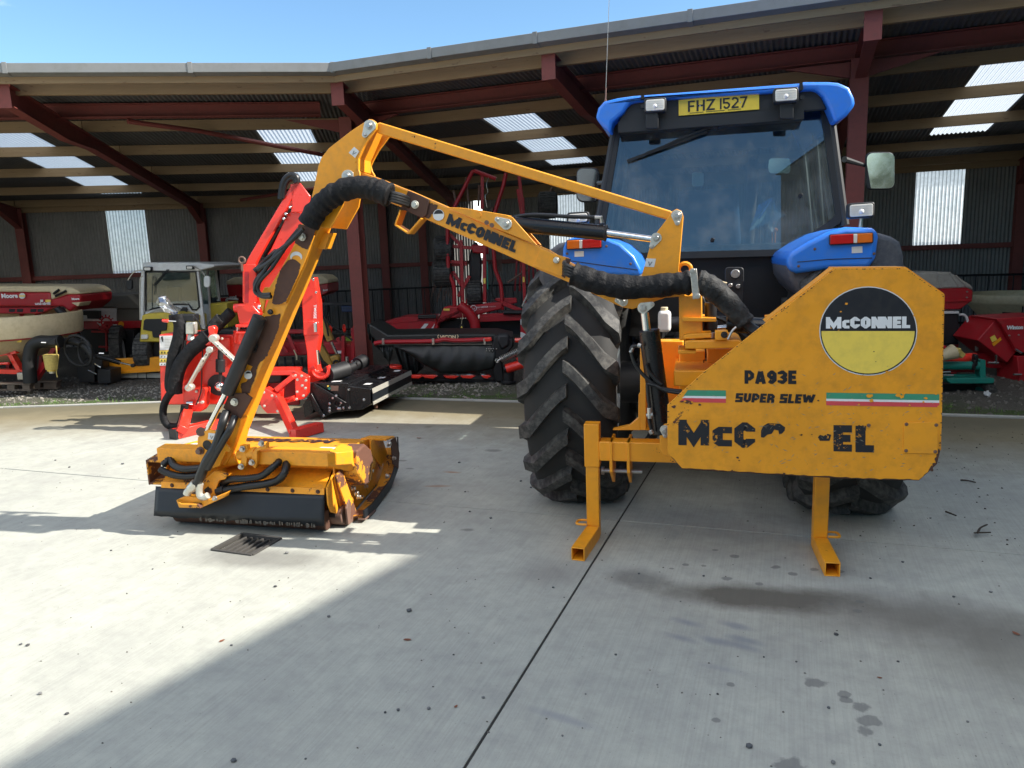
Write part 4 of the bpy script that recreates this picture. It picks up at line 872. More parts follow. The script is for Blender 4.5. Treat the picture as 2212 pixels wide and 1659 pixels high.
# bare scrapes and dents on the panel: small ragged flakes
random.seed(5); b = MB()
for i in range(210):
    x = random.choice((random.uniform(560, 1000), random.uniform(150, 1470), random.uniform(1000, 1460))); y = random.uniform(760, 1100) if random.random() < .8 else random.uniform(560, 760); a = random.uniform(-1.0, .6) if random.random() < .6 else random.uniform(-3, 3); L = random.uniform(5, 34); w_ = random.uniform(.5, 2.2)
    if y < 690 and x < 480: continue
    if not (130 < x < 1470 and y < 1098): continue
    dx, dy = math.cos(a)*L/2, math.sin(a)*L/2; b.add([onp(x-dx, y-dy, -.003), onp(x, y-w_, -.003), onp(x+dx, y+dy, -.003), onp(x, y+w_, -.003)], [[0, 1, 2, 3]])
tag(b.build('paint_scrapes', paint('primer_scrape', (.34, .29, .20), 0, rough=.7, dirt=.6, scale=20), hc, smooth=False), kind='stuff')
# torn edges of stripes and badge, chipped panel edges
def flake(cx, cy, r, mat, off, seed, asp=.7):
    random.seed(seed); n = 9; pts = [(cx+math.cos(2*math.pi*i/n)*r*random.uniform(.5, 1.2), cy+math.sin(2*math.pi*i/n)*r*asp*random.uniform(.5, 1.2)) for i in range(n)]; b_.add([onp(x, y, off) for x, y in pts], [list(range(n))])
b_ = MB()
for i, (x, y, r) in enumerate(((1128, 712, 17), (1138, 735, 14), (1270, 708, 14), (1290, 715, 16), (1300, 700, 10), (1410, 722, 10), (1398, 742, 7), (1075, 755, 8), (1330, 758, 7), (205, 738, 9), (240, 742, 7), (1012, 250, 9), (985, 290, 6), (970, 330, 7), (935, 372, 5), (1215, 590, 8), (1290, 560, 7), (1345, 500, 8), (1352, 310, 6), (890, 470, 5), (960, 560, 7), (1460, 700, 9), (1475, 765, 7))): flake(x, y, r, None, -.0036, i)
tag(b_.build('paint_flakes', M['orange'], hc, smooth=False), kind='stuff')
b_ = MB(); random.seed(44); ed = [gpts[i] for i in (25, 24, 23, 22, 21)]; ed2 = [gpts[i] for i in (25, 0, 1, 2, 3, 4, 5, 6)]; sp_ = []
for E_ in (ed, ed2):
    for a, c in zip(E_, E_[1:]):
        L = math.hypot(c[0]-a[0], c[1]-a[1])
        for k in range(int(L/16)): f = random.random(); sp_.append((a[0]+(c[0]-a[0])*f, a[1]+(c[1]-a[1])*f, random.uniform(1.5, 6)))
for i, (x, y, r) in enumerate(sp_): flake(x+(3 if x < 900 else -3), y+3, r, None, -.002, 100+i, .5)
for i, (x, y, r) in enumerate(((215, 742, 16), (235, 745, 12), (190, 740, 9), (470, 1020, 9), (476, 1034, 6), (790, 905, 5), (150, 765, 12), (278, 756, 9), (440, 1086, 8), (1440, 1080, 14), (1462, 1030, 10), (700, 1100, 8), (840, 905, 4), (872, 735, 7), (1160, 540, 4), (1150, 490, 5))): flake(x, y, r, None, -.0032, 300+i)
tag(b_.build('paint_chips', M['rust'], hc, smooth=False), kind='stuff')
# ---- stands
def stand(px, footx, toex):
    up = []; 
for sx, hx, fx, zt, loop in ((-1, -.70, -.735, .66, -1), (1, .505, .49, .60, 1)):
    st_ = None
    b = MB(); b.tbox(hx-.036, -1.035, .0+.072, hx+.036, -.963, zt); b.box(tw(hx, -1.0, .036), EX*.036, EY*.036, UP*.036); leg = b.build('stand_leg', M['orange'], hc, bevel=.004)
    b = MB(); b.beam(tw(hx, -1.036, .036), tw(fx+(.02 if sx > 0 else -.005), -1.36, .036), .072, .072, hollow=.006); b.build('stand_foot', M['orange'], hc, bevel=.002)
    b = MB(); p = tw(hx+loop*.036, -1.0, .085)
    b.tube(crv([p+EY*.02, p+EX*loop*.05+EY*.015, p+EX*loop*.055-EY*.045, p-EY*.05], 4), .007, 6); b.build('pull_loop', M['orange'], hc)
# left outer socket tube, cross beam, clevis plates
b = MB(); b.tbox(-.742, -1.041, .42, -.658, -.957, .665); b.build('stand_socket', OC, hc, bevel=.004)
b = MB(); b.tbox(-.657, -1.05, .46, .60, -.95, .57); b.build('cross_beam', OC, hc, bevel=.006)
for x in (-.60, -.505): b = MB(); b.prism([tw(x, -1.06, .57), tw(x, -.86, .57), tw(x, -.86, .36), tw(x, -.92, .30), tw(x, -1.06, .40)], EX*.016); b.build('clevis_plate', OC, hc, bevel=.002)
b = MB(); b.cyl(tw(-.66, -.93, .37), tw(-.43, -.93, .37), .012, 12); b.cyl(tw(-.66, -.93, .37), tw(-.645, -.93, .37), .024, 12); b.build('link_pin', M['steel'], hc)
for x in (.34, .44): b = MB(); b.prism([tw(x-.2, -1.0, .46), tw(x-.2, -.85, .46), tw(x-.2, -.88, .40), tw(x-.2, -.95, .40)], EX*.014); b.build('clevis_plate', OC, hc, bevel=.002)
def c2(X, Y): return (1096+.3557*X, 548+.3557*Y)
# main upright plate, gusset, box body
fp = TPl(-.97)
pxp('frame_plate', fp, [c2(*p) for p in ((806, 545), (840, 545), (842, 1072), (806, 1072))], .20, OC, hc, bevel=.003)
pxp('frame_gusset', fp, [c2(*p) for p in ((640, 1068), (740, 1045), (795, 1000), (797, 855), (806, 850), (806, 1072), (640, 1072))], .05, OC, hc, bevel=.003)
pxp('main_frame', TPl(-.80), [c2(*p) for p in ((838, 530), (1070, 530), (1070, 1075), (838, 1075))], .10, OC, hc, bevel=.006)
pxp('mast_foot', TPl(-.93), [c2(*p) for p in ((1043, 590), (1200, 590), (1200, 900), (1043, 900))], .20, OC, hc, bevel=.006)
pxp('side_box', TPl(-.98), [c2(*p) for p in ((1212, 578), (1420, 578), (1420, 860), (1212, 860))], .26, OC, hc, bevel=.006)
b = MB(); q = TPl(-.985)
for pts in ([(1191, 646), (1209, 646)], [(1191, 670), (1209, 670)], [(1192, 646), (1192, 670)]): b.beam(q.q(*c2(*pts[0])), q.q(*c2(*pts[1])), .003, .005)
b.build('frame_letter', M['rust'], hc)
# slewing plates, collar and clamps: everything from here swings further back than the stands
SH = -.28
pxp('slew_plate', TPl(-1.02), [c2(*p) for p in ((1075, 532), (1100, 528), (1405, 522), (1432, 540), (1420, 575), (1080, 580))], .34, OC, hc, bevel=.006)
pxp('slew_plate', TPl(-1.0), [c2(*p) for p in ((1036, 586), (1145, 586), (1145, 608), (1036, 608))], .20, OC, hc, bevel=.003)
pxp('pivot_block', TPl(-1.0), [c2(*p) for p in ((1100, 488), (1240, 482), (1240, 512), (1070, 520), (1070, 498))], .12, OC, hc, bevel=.004)
pxp('pivot_block', TPl(-1.05), [c2(*p) for p in ((1262, 468), (1340, 466), (1340, 526), (1262, 526))], .05, OC, hc, bevel=.004)
bolt(TPl(-1.05).q(*c2(1317, 492)), -EY, .012, M['black_edge'], hc)
b = MB(); b.tbox(-.25, -1.25, .92, .10, -.80, 1.0); b.build('frame_arm', OC, hc, bevel=.006)
# mast post
mp2 = TPl(-.93)
pxp('mast', mp2, [c2(*p) for p in ((1042, 255), (1182, 248), (1186, 520), (1044, 528))], .17, OA, hc, bevel=.006)
pxp('mast_collar', TPl(-.97), [c2(*p) for p in ((1060, 388), (1272, 396), (1270, 414), (1060, 412))], .24, OA, hc, bevel=.004)
b = MB(); q = TPl(-.93)
for x, y0, y1, r in ((1238, 302, 392, .030), (1238, 414, 470, .034)): b.cyl(q.q(*c2(x, y0))+EY*.08, q.q(*c2(x, y1))+EY*.08, r, 16)
b.build('slew_spindle', M['black_edge'], hc, bevel=.003)
for (x0, y0, x1, y1, r, m) in ((1275, 450, 1460, 436, .012, 'chrome'), (1330, 425, 1560, 440, .042, 'gloss_black'), (1130, 492, 1130, 520, .02, 'steel'), (1243, 478, 1243, 512, .018, 'steel')):
    b = MB(); b.cyl(TPl(-.95).q(*c2(x0, y0)), TPl(-.95).q(*c2(x1, y1)), r, 14); b.build('slew_ram', M[m], hc, bevel=.002)
b = MB(); q = TPl(-1.08); b.tube(crv([q.q(*c2(1340, 520)), q.q(*c2(1365, 470)), q.q(*c2(1390, 445))], 4), .006, 6); b.build('locking_pin', M['steel'], hc)
pxp('slew_stop', TPl(-.9), [c2(*p) for p in ((1568, 378), (1630, 370), (1640, 392), (1568, 398))], .06, OC, hc, bevel=.003)
# tall head plates of the mast (pair) carrying link, ram and boom
def pair(name, pts, y0, y1, t, mat, conv=lambda x, y: (x, y), bevel=.002):
    P1 = [TPl(y0).q(*conv(x, y)) for x, y in pts]; b = MB(); b.prism(P1, EY*t); b.build(name, mat, hc, bevel=bevel)
    b = MB(); b.prism([p+EY*(y1-y0-t) for p in P1], EY*t); return b.build(name, mat, hc, bevel=bevel)
pair('mast_head_plate', [(1452, 456), (1462, 451), (1472, 456), (1476, 466), (1466, 584), (1480, 640), (1400, 645), (1386, 596), (1409, 515), (1443, 470)], -.93, -.79, .014, OA)
b = MB(); b.cyl(TPl(-.93).q(1456, 585), TPl(-.79).q(1456, 585), .012); b.build('spacer', OA, hc)
def pinat(px, py, yt, R=.024, tail=None, depth=.18):
    q = TPl(yt); c = q.q(px, py); b = MB(); b.cyl(c+EY*depth, c-EY*.012, R*.72, 18); b.cyl(c-EY*.012, c-EY*.020, R*.5, 18); b.build('pivot_pin', M['steel'], hc, bevel=.002)
    b = MB(); pts = []
    tx, ty = tail if tail else (px+10, py+10); a = math.atan2(ty-py, tx-px); rs = 10*R/.024
    for k in range(-4, 5): t = a+math.pi+k*math.pi/2/4*.95; pts.append((px+rs*1.15*math.cos(t), py+rs*1.15*math.sin(t)))
    for k in range(-3, 4): t = a+k*math.pi/2/3; pts.append((tx+rs*.55*math.cos(t), ty+rs*.55*math.sin(t)))
    b.prism([q.q(x, y, -.006) for x, y in pts], EY*.006); b.build('pin_flag', M['zinc'], hc, bevel=.001)
    bolt(q.q(tx, ty, -.006), -EY, .007, M['steel'], hc, h=.006)
pinat(1462, 466, -.93, .026, (1463, 481)); pinat(1418, 514, -.93, .024, (1408, 532))
pinat(798, 272, -.93, .028, (788, 291)); pinat(751, 380, -.93, .028, (757, 394)); pinat(1093, 484, -.93, .026, (1074, 474)); pinat(1345, 651, -.90, .024, (1333, 649)); 
# V tags
def vtag(pts, yt, parent, ang=0):
    q = TPl(yt); b = MB(); b.prism([q.q(*p) for p in pts], EY*.0012); b.build('inspection_tag', M['sticker'], parent)
    a, c, d_, e_ = [V(p) for p in pts]; o = d_  # TL, TR, BR, BL
    bl = e_*.62+a*.38; f = lambda u, v: e_+(d_-e_)*u+(a-e_)*v
    P1 = f(.3, .15); P2 = f(.7, .15); P3 = f(.3, .62)
    lettering('tag_letter', 'V', q.q(*P1, -.001), q.q(*P2, -.001), q.q(*P3, -.001), M['black_txt'], parent, t=.12, lift=.0008)
vtag([(1396, 558), (1417, 559), (1413, 577), (1392, 576)], -.9315, hc)
# ---- link bar
lk = TPl(-.90)
pxp('link_bar', lk, [(808, 268), (820, 264), (1448, 455), (1458, 462), (1452, 474), (1440, 474), (822, 290), (808, 284)], .055, OA, hc, bevel=.006)
# ---- elbow plates and dipper
def z3(X, Y): return (590+.2796*X, 211+.2796*Y)
el = [(740, 166), (765, 168), (790, 185), (800, 205), (798, 245), (700, 375), (655, 460), (638, 500), (648, 540), (668, 572), (672, 640), (560, 700), (540, 830), (440, 1010), (330, 1000), (230, 960), (290, 800), (318, 680), (348, 530), (372, 465), (430, 390), (600, 258)]
pair('elbow_plate', el, -.93, -.72, .014, OA, z3)
for (a, c) in (((795, 260), (700, 480)), ((700, 480), (700, 575))):
    b = MB(); p0 = TPl(-.85).q(*z3(*a)); p1 = TPl(-.85).q(*z3(*c)); b.beam(p0, p1, .012, .16, up=EY); b.build('elbow_web', OA, hc)
b = MB(); p0 = TPl(-.75).q(*z3(820, 290)); p1 = TPl(-.75).q(*z3(705, 480)); b.beam(p0, p1, .02, .03, up=EY); b.build('elbow_web', OA, hc, bevel=.002)
vtag([(765, 317), (776, 327), (767, 341), (753, 330)], -.9315, hc)
# dipper box: front face from left edge to the ridge, side face from ridge to right edge
def d3(X, Y): return (295+.366*X, 362.5+.366*Y)
fp3 = TPl(-.93)
ridge = [(1100, 330), (1060, 400), (1000, 580), (905, 780), (760, 1120), (600, 1480)]
left = [(975, 330), (935, 440), (850, 620), (735, 880), (640, 1150), (560, 1330)]
right = [(1200, 240), (1135, 395), (1075, 545), (935, 880), (790, 1230), (665, 1545)]
Lp = [fp3.q(*d3(*p)) for p in left]; Rg = [fp3.q(*d3(*p)) for p in ridge]; Rt = [TPl(-.80).q(*d3(*p)) for p in right]; bk = [p+EY*.13 for p in Lp]
b = MB(); n = 6; b.add(Lp+Rg+Rt+bk, [[i, i+1, n+i+1, n+i] for i in range(5)]+[[n+i, n+i+1, 2*n+i+1, 2*n+i] for i in range(5)]+[[2*n+i, 2*n+i+1, 3*n+i+1, 3*n+i] for i in range(5)]+[[3*n+i, 3*n+i+1, i+1, i] for i in range(5)]+[[0, n, 2*n, 3*n], [n-1, 4*n-1, 3*n-1, 2*n-1]])
dip = b.build('dipper_arm', OA, hc, bevel=.004, angle=20)
# hose cover plates on the dipper, paint mostly gone
def rag(pts, amp, seed, step=9):
    random.seed(seed); o = []
    for (x, y), (x2, y2) in zip(pts, pts[1:]+pts[:1]):
        L = math.hypot(x2-x, y2-y); k = max(int(L/step), 1)
        for i in range(k): f = i/k; o.append((x+(x2-x)*f+random.uniform(-amp, amp), y+(y2-y)*f+random.uniform(-amp, amp)))
    return o
pxp('hose_cover', TPl(-.945), [d3(*p) for p in ((925, 465), (1010, 395), (1050, 400), (990, 560), (880, 800), (780, 780), (735, 780), (850, 600))], .012, OA, hc, bevel=.002)
def patch(name, pts, off, mat, conv=d3, amp=3.0, seed=1, yt=-.945):
    b = MB(); q = TPl(yt); P = rag(pts, amp, seed); b.add([q.q(*conv(*p), off) for p in P], [list(range(len(P)))]); o = b.build(name, mat, hc, smooth=False); return o
patch('rust_patch', [(958, 330), (1062, 362), (1010, 480), (985, 475), (930, 445)], -.0015, M['rust'], seed=2)
patch('rust_patch', [(895, 545), (930, 538), (968, 570), (950, 640), (880, 790), (840, 810), (800, 800), (818, 700), (850, 600)], -.0015, M['rust'], seed=3)
patch('rust_patch', [(760, 880), (850, 860), (835, 960), (770, 1110), (700, 1180), (650, 1160), (690, 1060), (730, 930)], .006, M['rust'], seed=4, yt=-.938)
patch('rust_patch', [(690, 1160), (720, 1150), (700, 1240), (672, 1300), (650, 1260)], .005, M['rust'], seed=5, yt=-.938)
patch('rust_patch', [(615, 1275), (650, 1260), (678, 1275), (668, 1330), (620, 1335)], .005, M['rust'], seed=6, yt=-.938)
pxp('rusty_clamp_plate', TPl(-.95), [d3(*p) for p in ((548, 1330), (640, 1330), (680, 1360), (612, 1482), (510, 1418))], .014, M['rust'], hc, bevel=.002)
for p, r in (((980, 408), .022), ((580, 1382), .024)): bolt(TPl(-.952).q(*d3(*p)), -EY, r*.75, M['zinc'], hc, h=.014)
b = MB(); q = TPl(-.948); b.add([q.q(*d3(*p)) for p in ellp(942, 528, 36, 34, -10, 190, 16)+ellp(942, 540, 28, 24, 185, -5, 16)], [list(range(34))]); b.build('worn_badge', M['sticker'], hc, smooth=False)
b = MB(); b.add([TPl(-.9405).q(*d3(*p)) for p in rag(ellp(658, 1222, 24, 26, 0, 340, 18), 1.5, 9, 50)], [list(range(19))]); b.build('worn_badge', M['sticker'], hc, smooth=False)
b = MB(); b.add([TPl(-.942).q(*d3(*p)) for p in ellp(660, 1214, 16, 12, 0, 180, 12)], [list(range(13))]); b.build('worn_badge_half', M['decal_black'], hc, smooth=False)
pxp('hose_bracket', TPl(-.94), [d3(*p) for p in ((755, 705), (815, 705), (800, 770), (760, 775), (745, 860), (722, 770))], .012, OA, hc, bevel=.002)
for p in ((792, 850), (702, 1050), (695, 1075)): bolt(TPl(-.945).q(*d3(*p)), -EY, .012, M['black_edge'], hc)
pxp('dipper_step', TPl(-.86), [d3(*p) for p in ((1062, 385), (1145, 385), (1135, 410), (1110, 480), (1050, 478))], .08, OA, hc, bevel=.003)
# lower dipper to the head pivot
def h4(X, Y): return (320+.2553*X, 885+.2553*Y)
b = MB(); F1 = [TPl(-.93).q(*h4(*p)) for p in ((742, 70), (800, 40), (700, 350), (650, 470), (575, 455))]
b.prism([TPl(yy).q(*h4(*p)) for p, yy in (((742, 45), -.932), ((770, 40), -.932), ((790, 75), -.932), ((705, 385), -.90), ((655, 478), -.91), ((575, 455), -.91))], EY*.13); b.build('dipper_end', OA, hc, bevel=.006)
b = MB(); b.cyl(TPl(-.86).q(*h4(590, 450)), TPl(-.86).q(*h4(768, 405)), .040, 20); b.build('pivot_tube', OA, hc, bevel=.004)
pxp('head_bracket', TPl(-.97), [h4(*p) for p in ((415, 300), (420, 235), (455, 190), (520, 168), (575, 185), (600, 240), (640, 270), (690, 330), (690, 360), (655, 355), (600, 480), (500, 510), (440, 480), (430, 400))], .016, OA, hc, bevel=.003)
b = MB(); c = TPl(-.972).q(*h4(500, 300)); b.cyl(c+EY*.012, c-EY*.001, .030, 20); b.build('bracket_hole', M['black_edge'], hc)
bolt(TPl(-.97).q(*h4(447, 345)), -EY, .018, M['rustgrey'], hc, h=.02)
vtag([(450, 935), (467, 937), (465, 951), (449, 949)], -.9715, hc)
# ---- boom
boom = [z3(640, 565), z3(800, 620), z3(970, 690), z3(1040, 716), z3(1350, 850), z3(1700, 1000), z3(2110, 1175), (1215, 560), (1260, 585), (1390, 610), (1455, 600), (1480, 620), (1486, 634), (1440, 642), (1385, 662), (1366, 668), (1345, 664), (1324, 655), (1238, 614), (1162, 582), z3(1180, 940), z3(1000, 850), z3(820, 780), z3(560, 700), z3(560, 600)]
pxp('boom', TPl(-.90), boom, .09, OA, hc, bevel=.006)
pair('ram_lug', [z3(*p) for p in ((1340, 846), (1450, 850), (1570, 866), (1800, 905), (1850, 925), (1880, 960), (2040, 1140), (1700, 1000))], -.925, -.80, .012, OA)
for p, r in (((1588, 905), .014), ((1650, 965), .012), ((1690, 985), .012)):
    b = MB(); c = TPl(-.926).q(*z3(*p)); b.cyl(c, c-EY*.004, r, 14); b.build('lug_hole', M['rustgrey'] if p[0] > 1600 else OA, hc)
# boom ram
b = MB(); q = TPl(-.86); b.cyl(q.q(1112, 484), q.q(1308, 503), .040, 24); b.build('ram_cylinder', M['gloss_black'], hc, bevel=.004)
b = MB(); b.cyl(q.q(1306, 503), q.q(1311, 503.4), .043, 24); b.build('ram_gland', M['black_edge'], hc, bevel=.003)
b = MB(); b.cyl(q.q(1308, 503), q.q(1408, 517), .018, 20); b.build('ram_rod', M['chrome'], hc)
b = MB(); b.cyl(TPl(-.89).q(1418, 517), TPl(-.82).q(1418, 517), .03, 18); b.build('ram_eye', M['steel'], hc, bevel=.003)
b = MB(); b.tube(crv([q.q(1100, 472), q.q(1150, 464), q.q(1230, 468), q.q(1290, 470), q.q(1300, 474)], 6), .010, 8); b.build('ram_hose', M['hose'], hc)
b = MB(); b.tube([q.q(1285, 470), q.q(1298, 470), q.q(1300, 482)], .012, 8); b.build('hose_fitting', M['steel'], hc, bevel=.001)
# rusty wear plates and small badge on the boom
def bz(name, pts, mat, off, amp=2.0, seed=1):
    P = rag(pts, amp, seed, 12); b = MB(); q = TPl(-.902); b.add([q.q(*z3(*p), off) for p in P], [list(range(len(P)))]); return b.build(name, mat, hc, smooth=False)
pxp('clamp_plate', TPl(-.915), [z3(*p) for p in ((1042, 718), (1130, 752), (1205, 790), (1185, 905), (1150, 930), (985, 855))], .014, M['rust'], hc, bevel=.002)
bolt(TPl(-.917).q(*z3(1097, 826)), -EY, .016, M['zinc'], hc, h=.012)
bz('rust_patch', [(1205, 812), (1265, 830), (1262, 870), (1225, 905), (1200, 930), (1170, 920), (1190, 850)], M['rust'], -.002, 6, 3)
b = MB(); b.add([TPl(-.9045).q(*z3(*p)) for p in ellp(1278, 906, 43, 44)], [list(range(49))]); b.build('boom_badge', M['sticker'], hc, smooth=False)
b = MB(); b.add([TPl(-.9055).q(*z3(*p)) for p in ellp(1278, 902, 36, 36, 10, 175, 16)], [list(range(17))]); b.build('boom_badge_half', M['decal_black'], hc, smooth=False)
q = TPl(-.902); lettering('boom_lettering', 'McCONNEL', q.q(*z3(1333, 972)), q.q(*z3(1868, 1198)), q.q(*z3(1362, 893)), M['black_txt'], hc, t=.27, gap=.045, lift=.002, tight=(4,))
pxp('boom_splice', TPl(-.908), [z3(*p) for p in ((2065, 1165), (2165, 1205), (2290, 1240), (2240, 1390), (2100, 1335), (2010, 1300))], .01, OA, hc, bevel=.002)
bz('rust_patch', [(2170, 1230), (2215, 1245), (2205, 1280), (2165, 1270)], M['rust'], -.01, 4, 8)
bz('rust_patch', [(2262, 1235), (2300, 1250), (2255, 1395), (2228, 1380), (2245, 1310)], M['rust'], -.01, 3, 8)
bolt(TPl(-.915).q(*z3(2188, 1255)), -EY, .012, M['zinc'], hc)
# arm rest loop under the boom
q = TPl(-.90); b = MB(); P = [q.q(*z3(*p)) for p in ((1005, 870), (965, 985), (1065, 1050), (1165, 935))]
for i in range(3): b.beam(P[i], P[i+1], .09, .008, up=EY.cross(P[i+1]-P[i]))
b.build('hose_guard', OA, hc, bevel=.001)
# ---- lift ram
q = TPl(-.98)
b = MB(); b.cyl(q.q(*c2(860, 462)), q.q(*c2(942, 1090)), .052, 26); b.build('ram_cylinder', M['gloss_black'], hc, bevel=.005)
b = MB(); b.cyl(q.q(*c2(834, 360)), q.q(*c2(846, 465)), .021, 20); b.build('ram_rod', M['chrome'], hc)
pinat(*c2(825, 330), -1.01, .026, c2(877, 308)); pinat(*c2(955, 1072), -1.04, .022, c2(958, 1105), .1)
b = MB(); b.prism([TPl(-1.03).q(*c2(*p)) for p in ((925, 1060), (945, 1035), (990, 1030), (990, 1230), (950, 1225), (925, 1190))], EY*.02); b.build('ram_bracket', OC, hc, bevel=.003)
pl = TPl(-1.04)
for P in ([(800, 560), (760, 565), (752, 600), (780, 680), (850, 760), (930, 815), (1060, 835)], [(845, 790), (900, 800), (960, 830), (1060, 848)], [(850, 790), (855, 870), (862, 930), (860, 1000), (880, 1090)], [(842, 670), (870, 730), (935, 795)]):
    b = MB(); b.tube(crv([pl.q(*c2(*p)) for p in P], 6), .0095, 8); b.build('hydraulic_hose', M['hose'], hc)
for p0, p1, r in (((790, 555), (812, 560), .012), ((760, 570), (748, 600), .010), ((862, 935), (866, 1000), .013), ((845, 985), (885, 975), .012), ((868, 1070), (880, 1092), .013)):
    b = MB(); b.cyl(pl.q(*c2(*p0)), pl.q(*c2(*p1)), r, 10); b.build('hose_fitting', M['steel'], hc, bevel=.002)
# ---- hose bundles in woven sleeve: creased tubes
def sleeve(name, pts, r, mat, seed=1, n=7, amp=.09, m=20):
    random.seed(seed); P = crv(pts, n); out = []; path = P; rr = []
    for i in range(len(P)): rr.append(r[0]+(r[1]-r[0])*i/(len(P)-1) if isinstance(r, tuple) else r)
    b = MB(); b.tube(path, [x*(1+random.uniform(-amp, amp)+(.05 if i % 3 == 0 else -.02)) for i, x in enumerate(rr)], m)
    b.v = [v+V((random.uniform(-1, 1), random.uniform(-1, 1), random.uniform(-1, 1)))*.0018 for v in b.v]
    o = b.build(name, mat, hc, angle=70); s_ = o.modifiers.new('s', 'SUBSURF'); s_.levels = 1; s_.render_levels = 1; return o
q = TPl(-.99); Z = lambda *p: q.q(*z3(*p))
sleeve('hose_sleeve', [Z(270, 985), Z(330, 880), Z(420, 790), Z(540, 715), Z(680, 690), Z(800, 715), Z(905, 758)], (.060, .062), M['sleeve'], 1)
q2 = TPl(-1.0)
sleeve('hose_sleeve', [q2.q(*c2(395, 120)), q2.q(*c2(520, 165)), q2.q(*c2(680, 200)), q2.q(*c2(850, 202)), q2.q(*c2(1000, 185)), q2.q(*c2(1120, 175))], (.060, .058), M['sleeve'], 2)
sleeve('hose_sleeve', [q2.q(*c2(1150, 170)), q2.q(*c2(1220, 195)), q2.q(*c2(1300, 260)), q2.q(*c2(1380, 340)), q2.q(*c2(1450, 425))], (.062, .048), M['sleeve_grey'], 3)
for i in range(5):
    dx = (i-2)*7; b = MB(); b.tube(crv([q2.q(*c2(1440+dx, 415-dx)), q2.q(*c2(1480+dx*.8, 450-dx)), q2.q(*c2(1560+dx, 500-dx*.5)), TPl(-.9).q(*c2(1640, 545))], 5), .012, 8); b.build('hydraulic_hose', M['hose'], hc)
for i in range(4):
    b = MB(); o_ = i*18; b.tube(crv([Z(890, 730+o_), Z(940, 740+o_*1.1), TPl(-.95).q(*z3(1010, 760+o_*1.15)), TPl(-.90).q(*z3(1060, 790+o_))], 4), .011, 8); b.build('hydraulic_hose', M['hose'], hc)
    b = MB(); b.tube(crv([TPl(-.93).q(*z3(2250, 1270+o_*1.2)), q2.q(*c2(350, 65+o_)), q2.q(*c2(410, 95+o_))], 4), .011, 8); b.build('hydraulic_hose', M['hose'], hc)
pxp('hose_clamp', TPl(-1.06), [c2(*p) for p in ((1108, 96), (1150, 90), (1170, 270), (1126, 278))], .012, M['steel'], hc, bevel=.003)
for p in ((1125, 105), (1155, 258)): bolt(TPl(-1.06).q(*c2(*p)), -EY, .010, M['steel'], hc)
b = MB(); c = TPl(-.9).q(*c2(1078, 95)); b.ring(c, EY, .030, .010, 20, 8); b.build('lifting_eye', OC, hc)
# hoses from elbow down the dipper to the head
q = TPl(-.985); D3 = lambda *p: q.q(*d3(*p))
for P, r in (([(985, 360), (905, 440), (830, 500), (760, 600), (710, 680), (700, 730), (740, 760), (795, 760)], .012), ([(960, 380), (880, 470), (800, 590), (745, 650), (715, 700), (735, 745), (790, 745)], .010), ([(865, 490), (780, 560), (715, 600)], .014)):
    b = MB(); b.tube(crv([D3(*p) for p in P], 6), r, 8); b.build('hydraulic_hose', M['hose'], hc)
b = MB(); q = TPl(-.98); b.cyl(q.q(*d3(728, 880)), q.q(*d3(535, 1330)), .040, 20); b.build('ram_cylinder', M['rubber'], hc, bevel=.004)
b = MB(); b.cyl(q.q(*d3(528, 1325)), TPl(-.95).q(*d3(415, 1548)), .016, 16); b.build('ram_rod', M['chrome'], hc)
b = MB(); b.cyl(TPl(-.98).q(*h4(445, 185)), TPl(-.88).q(*h4(445, 185)), .028, 16); b.build('ram_eye', M['rustgrey'], hc, bevel=.003)
for P, r in (([(545, 1440), (500, 1560)], .020), ([(590, 1480), (560, 1540), (525, 1600)], .018)): pass
H4 = lambda X, Y: TPl(-1.0-.05*min(max(Y/480, 0), 1)).q(*h4(X, Y))
b = MB(); b.tube(crv([TPl(-.96).q(*h4(665, 20)), H4(630, 110), H4(600, 230), H4(555, 340), H4(490, 450), H4(430, 590), H4(405, 635)], 6), [.026]*18+[.030]*12+[.026]*7, 12); b.build('hydraulic_hose', M['hose'], hc)
b = MB(); b.tube(crv([TPl(-.96).q(*h4(735, 60)), H4(690, 170), H4(625, 280), H4(560, 390), H4(500, 500)], 6), .022, 12); b.build('hydraulic_hose', M['hose'], hc)
b = MB(); b.tube(crv([H4(405, 620), H4(380, 650), H4(340, 690), H4(330, 715)], 5), [.030]*8+[.024]*8, 12); b.build('hose_fitting', M['zinc'], hc)
b = MB(); b.tube(crv([H4(440, 625), H4(432, 680), H4(440, 730), H4(475, 740), H4(505, 725)], 5), .020, 12); b.build('hose_fitting', M['zinc'], hc)

SH = 0.0
# ================================================================ mower head of the orange cutter
OH = M['orange_head']
HX0, HX1 = -3.40, -2.24
def hp(x, y, z): return tw(x-.14*(y+1.1), y, z)
def sect(name, prof, x0, x1, mat, parent, bevel=.003):
    b = MB(); b.prism([hp(x0, y, z) for y, z in prof], EX*(x1-x0)); return b.build(name, mat, parent, bevel=bevel)
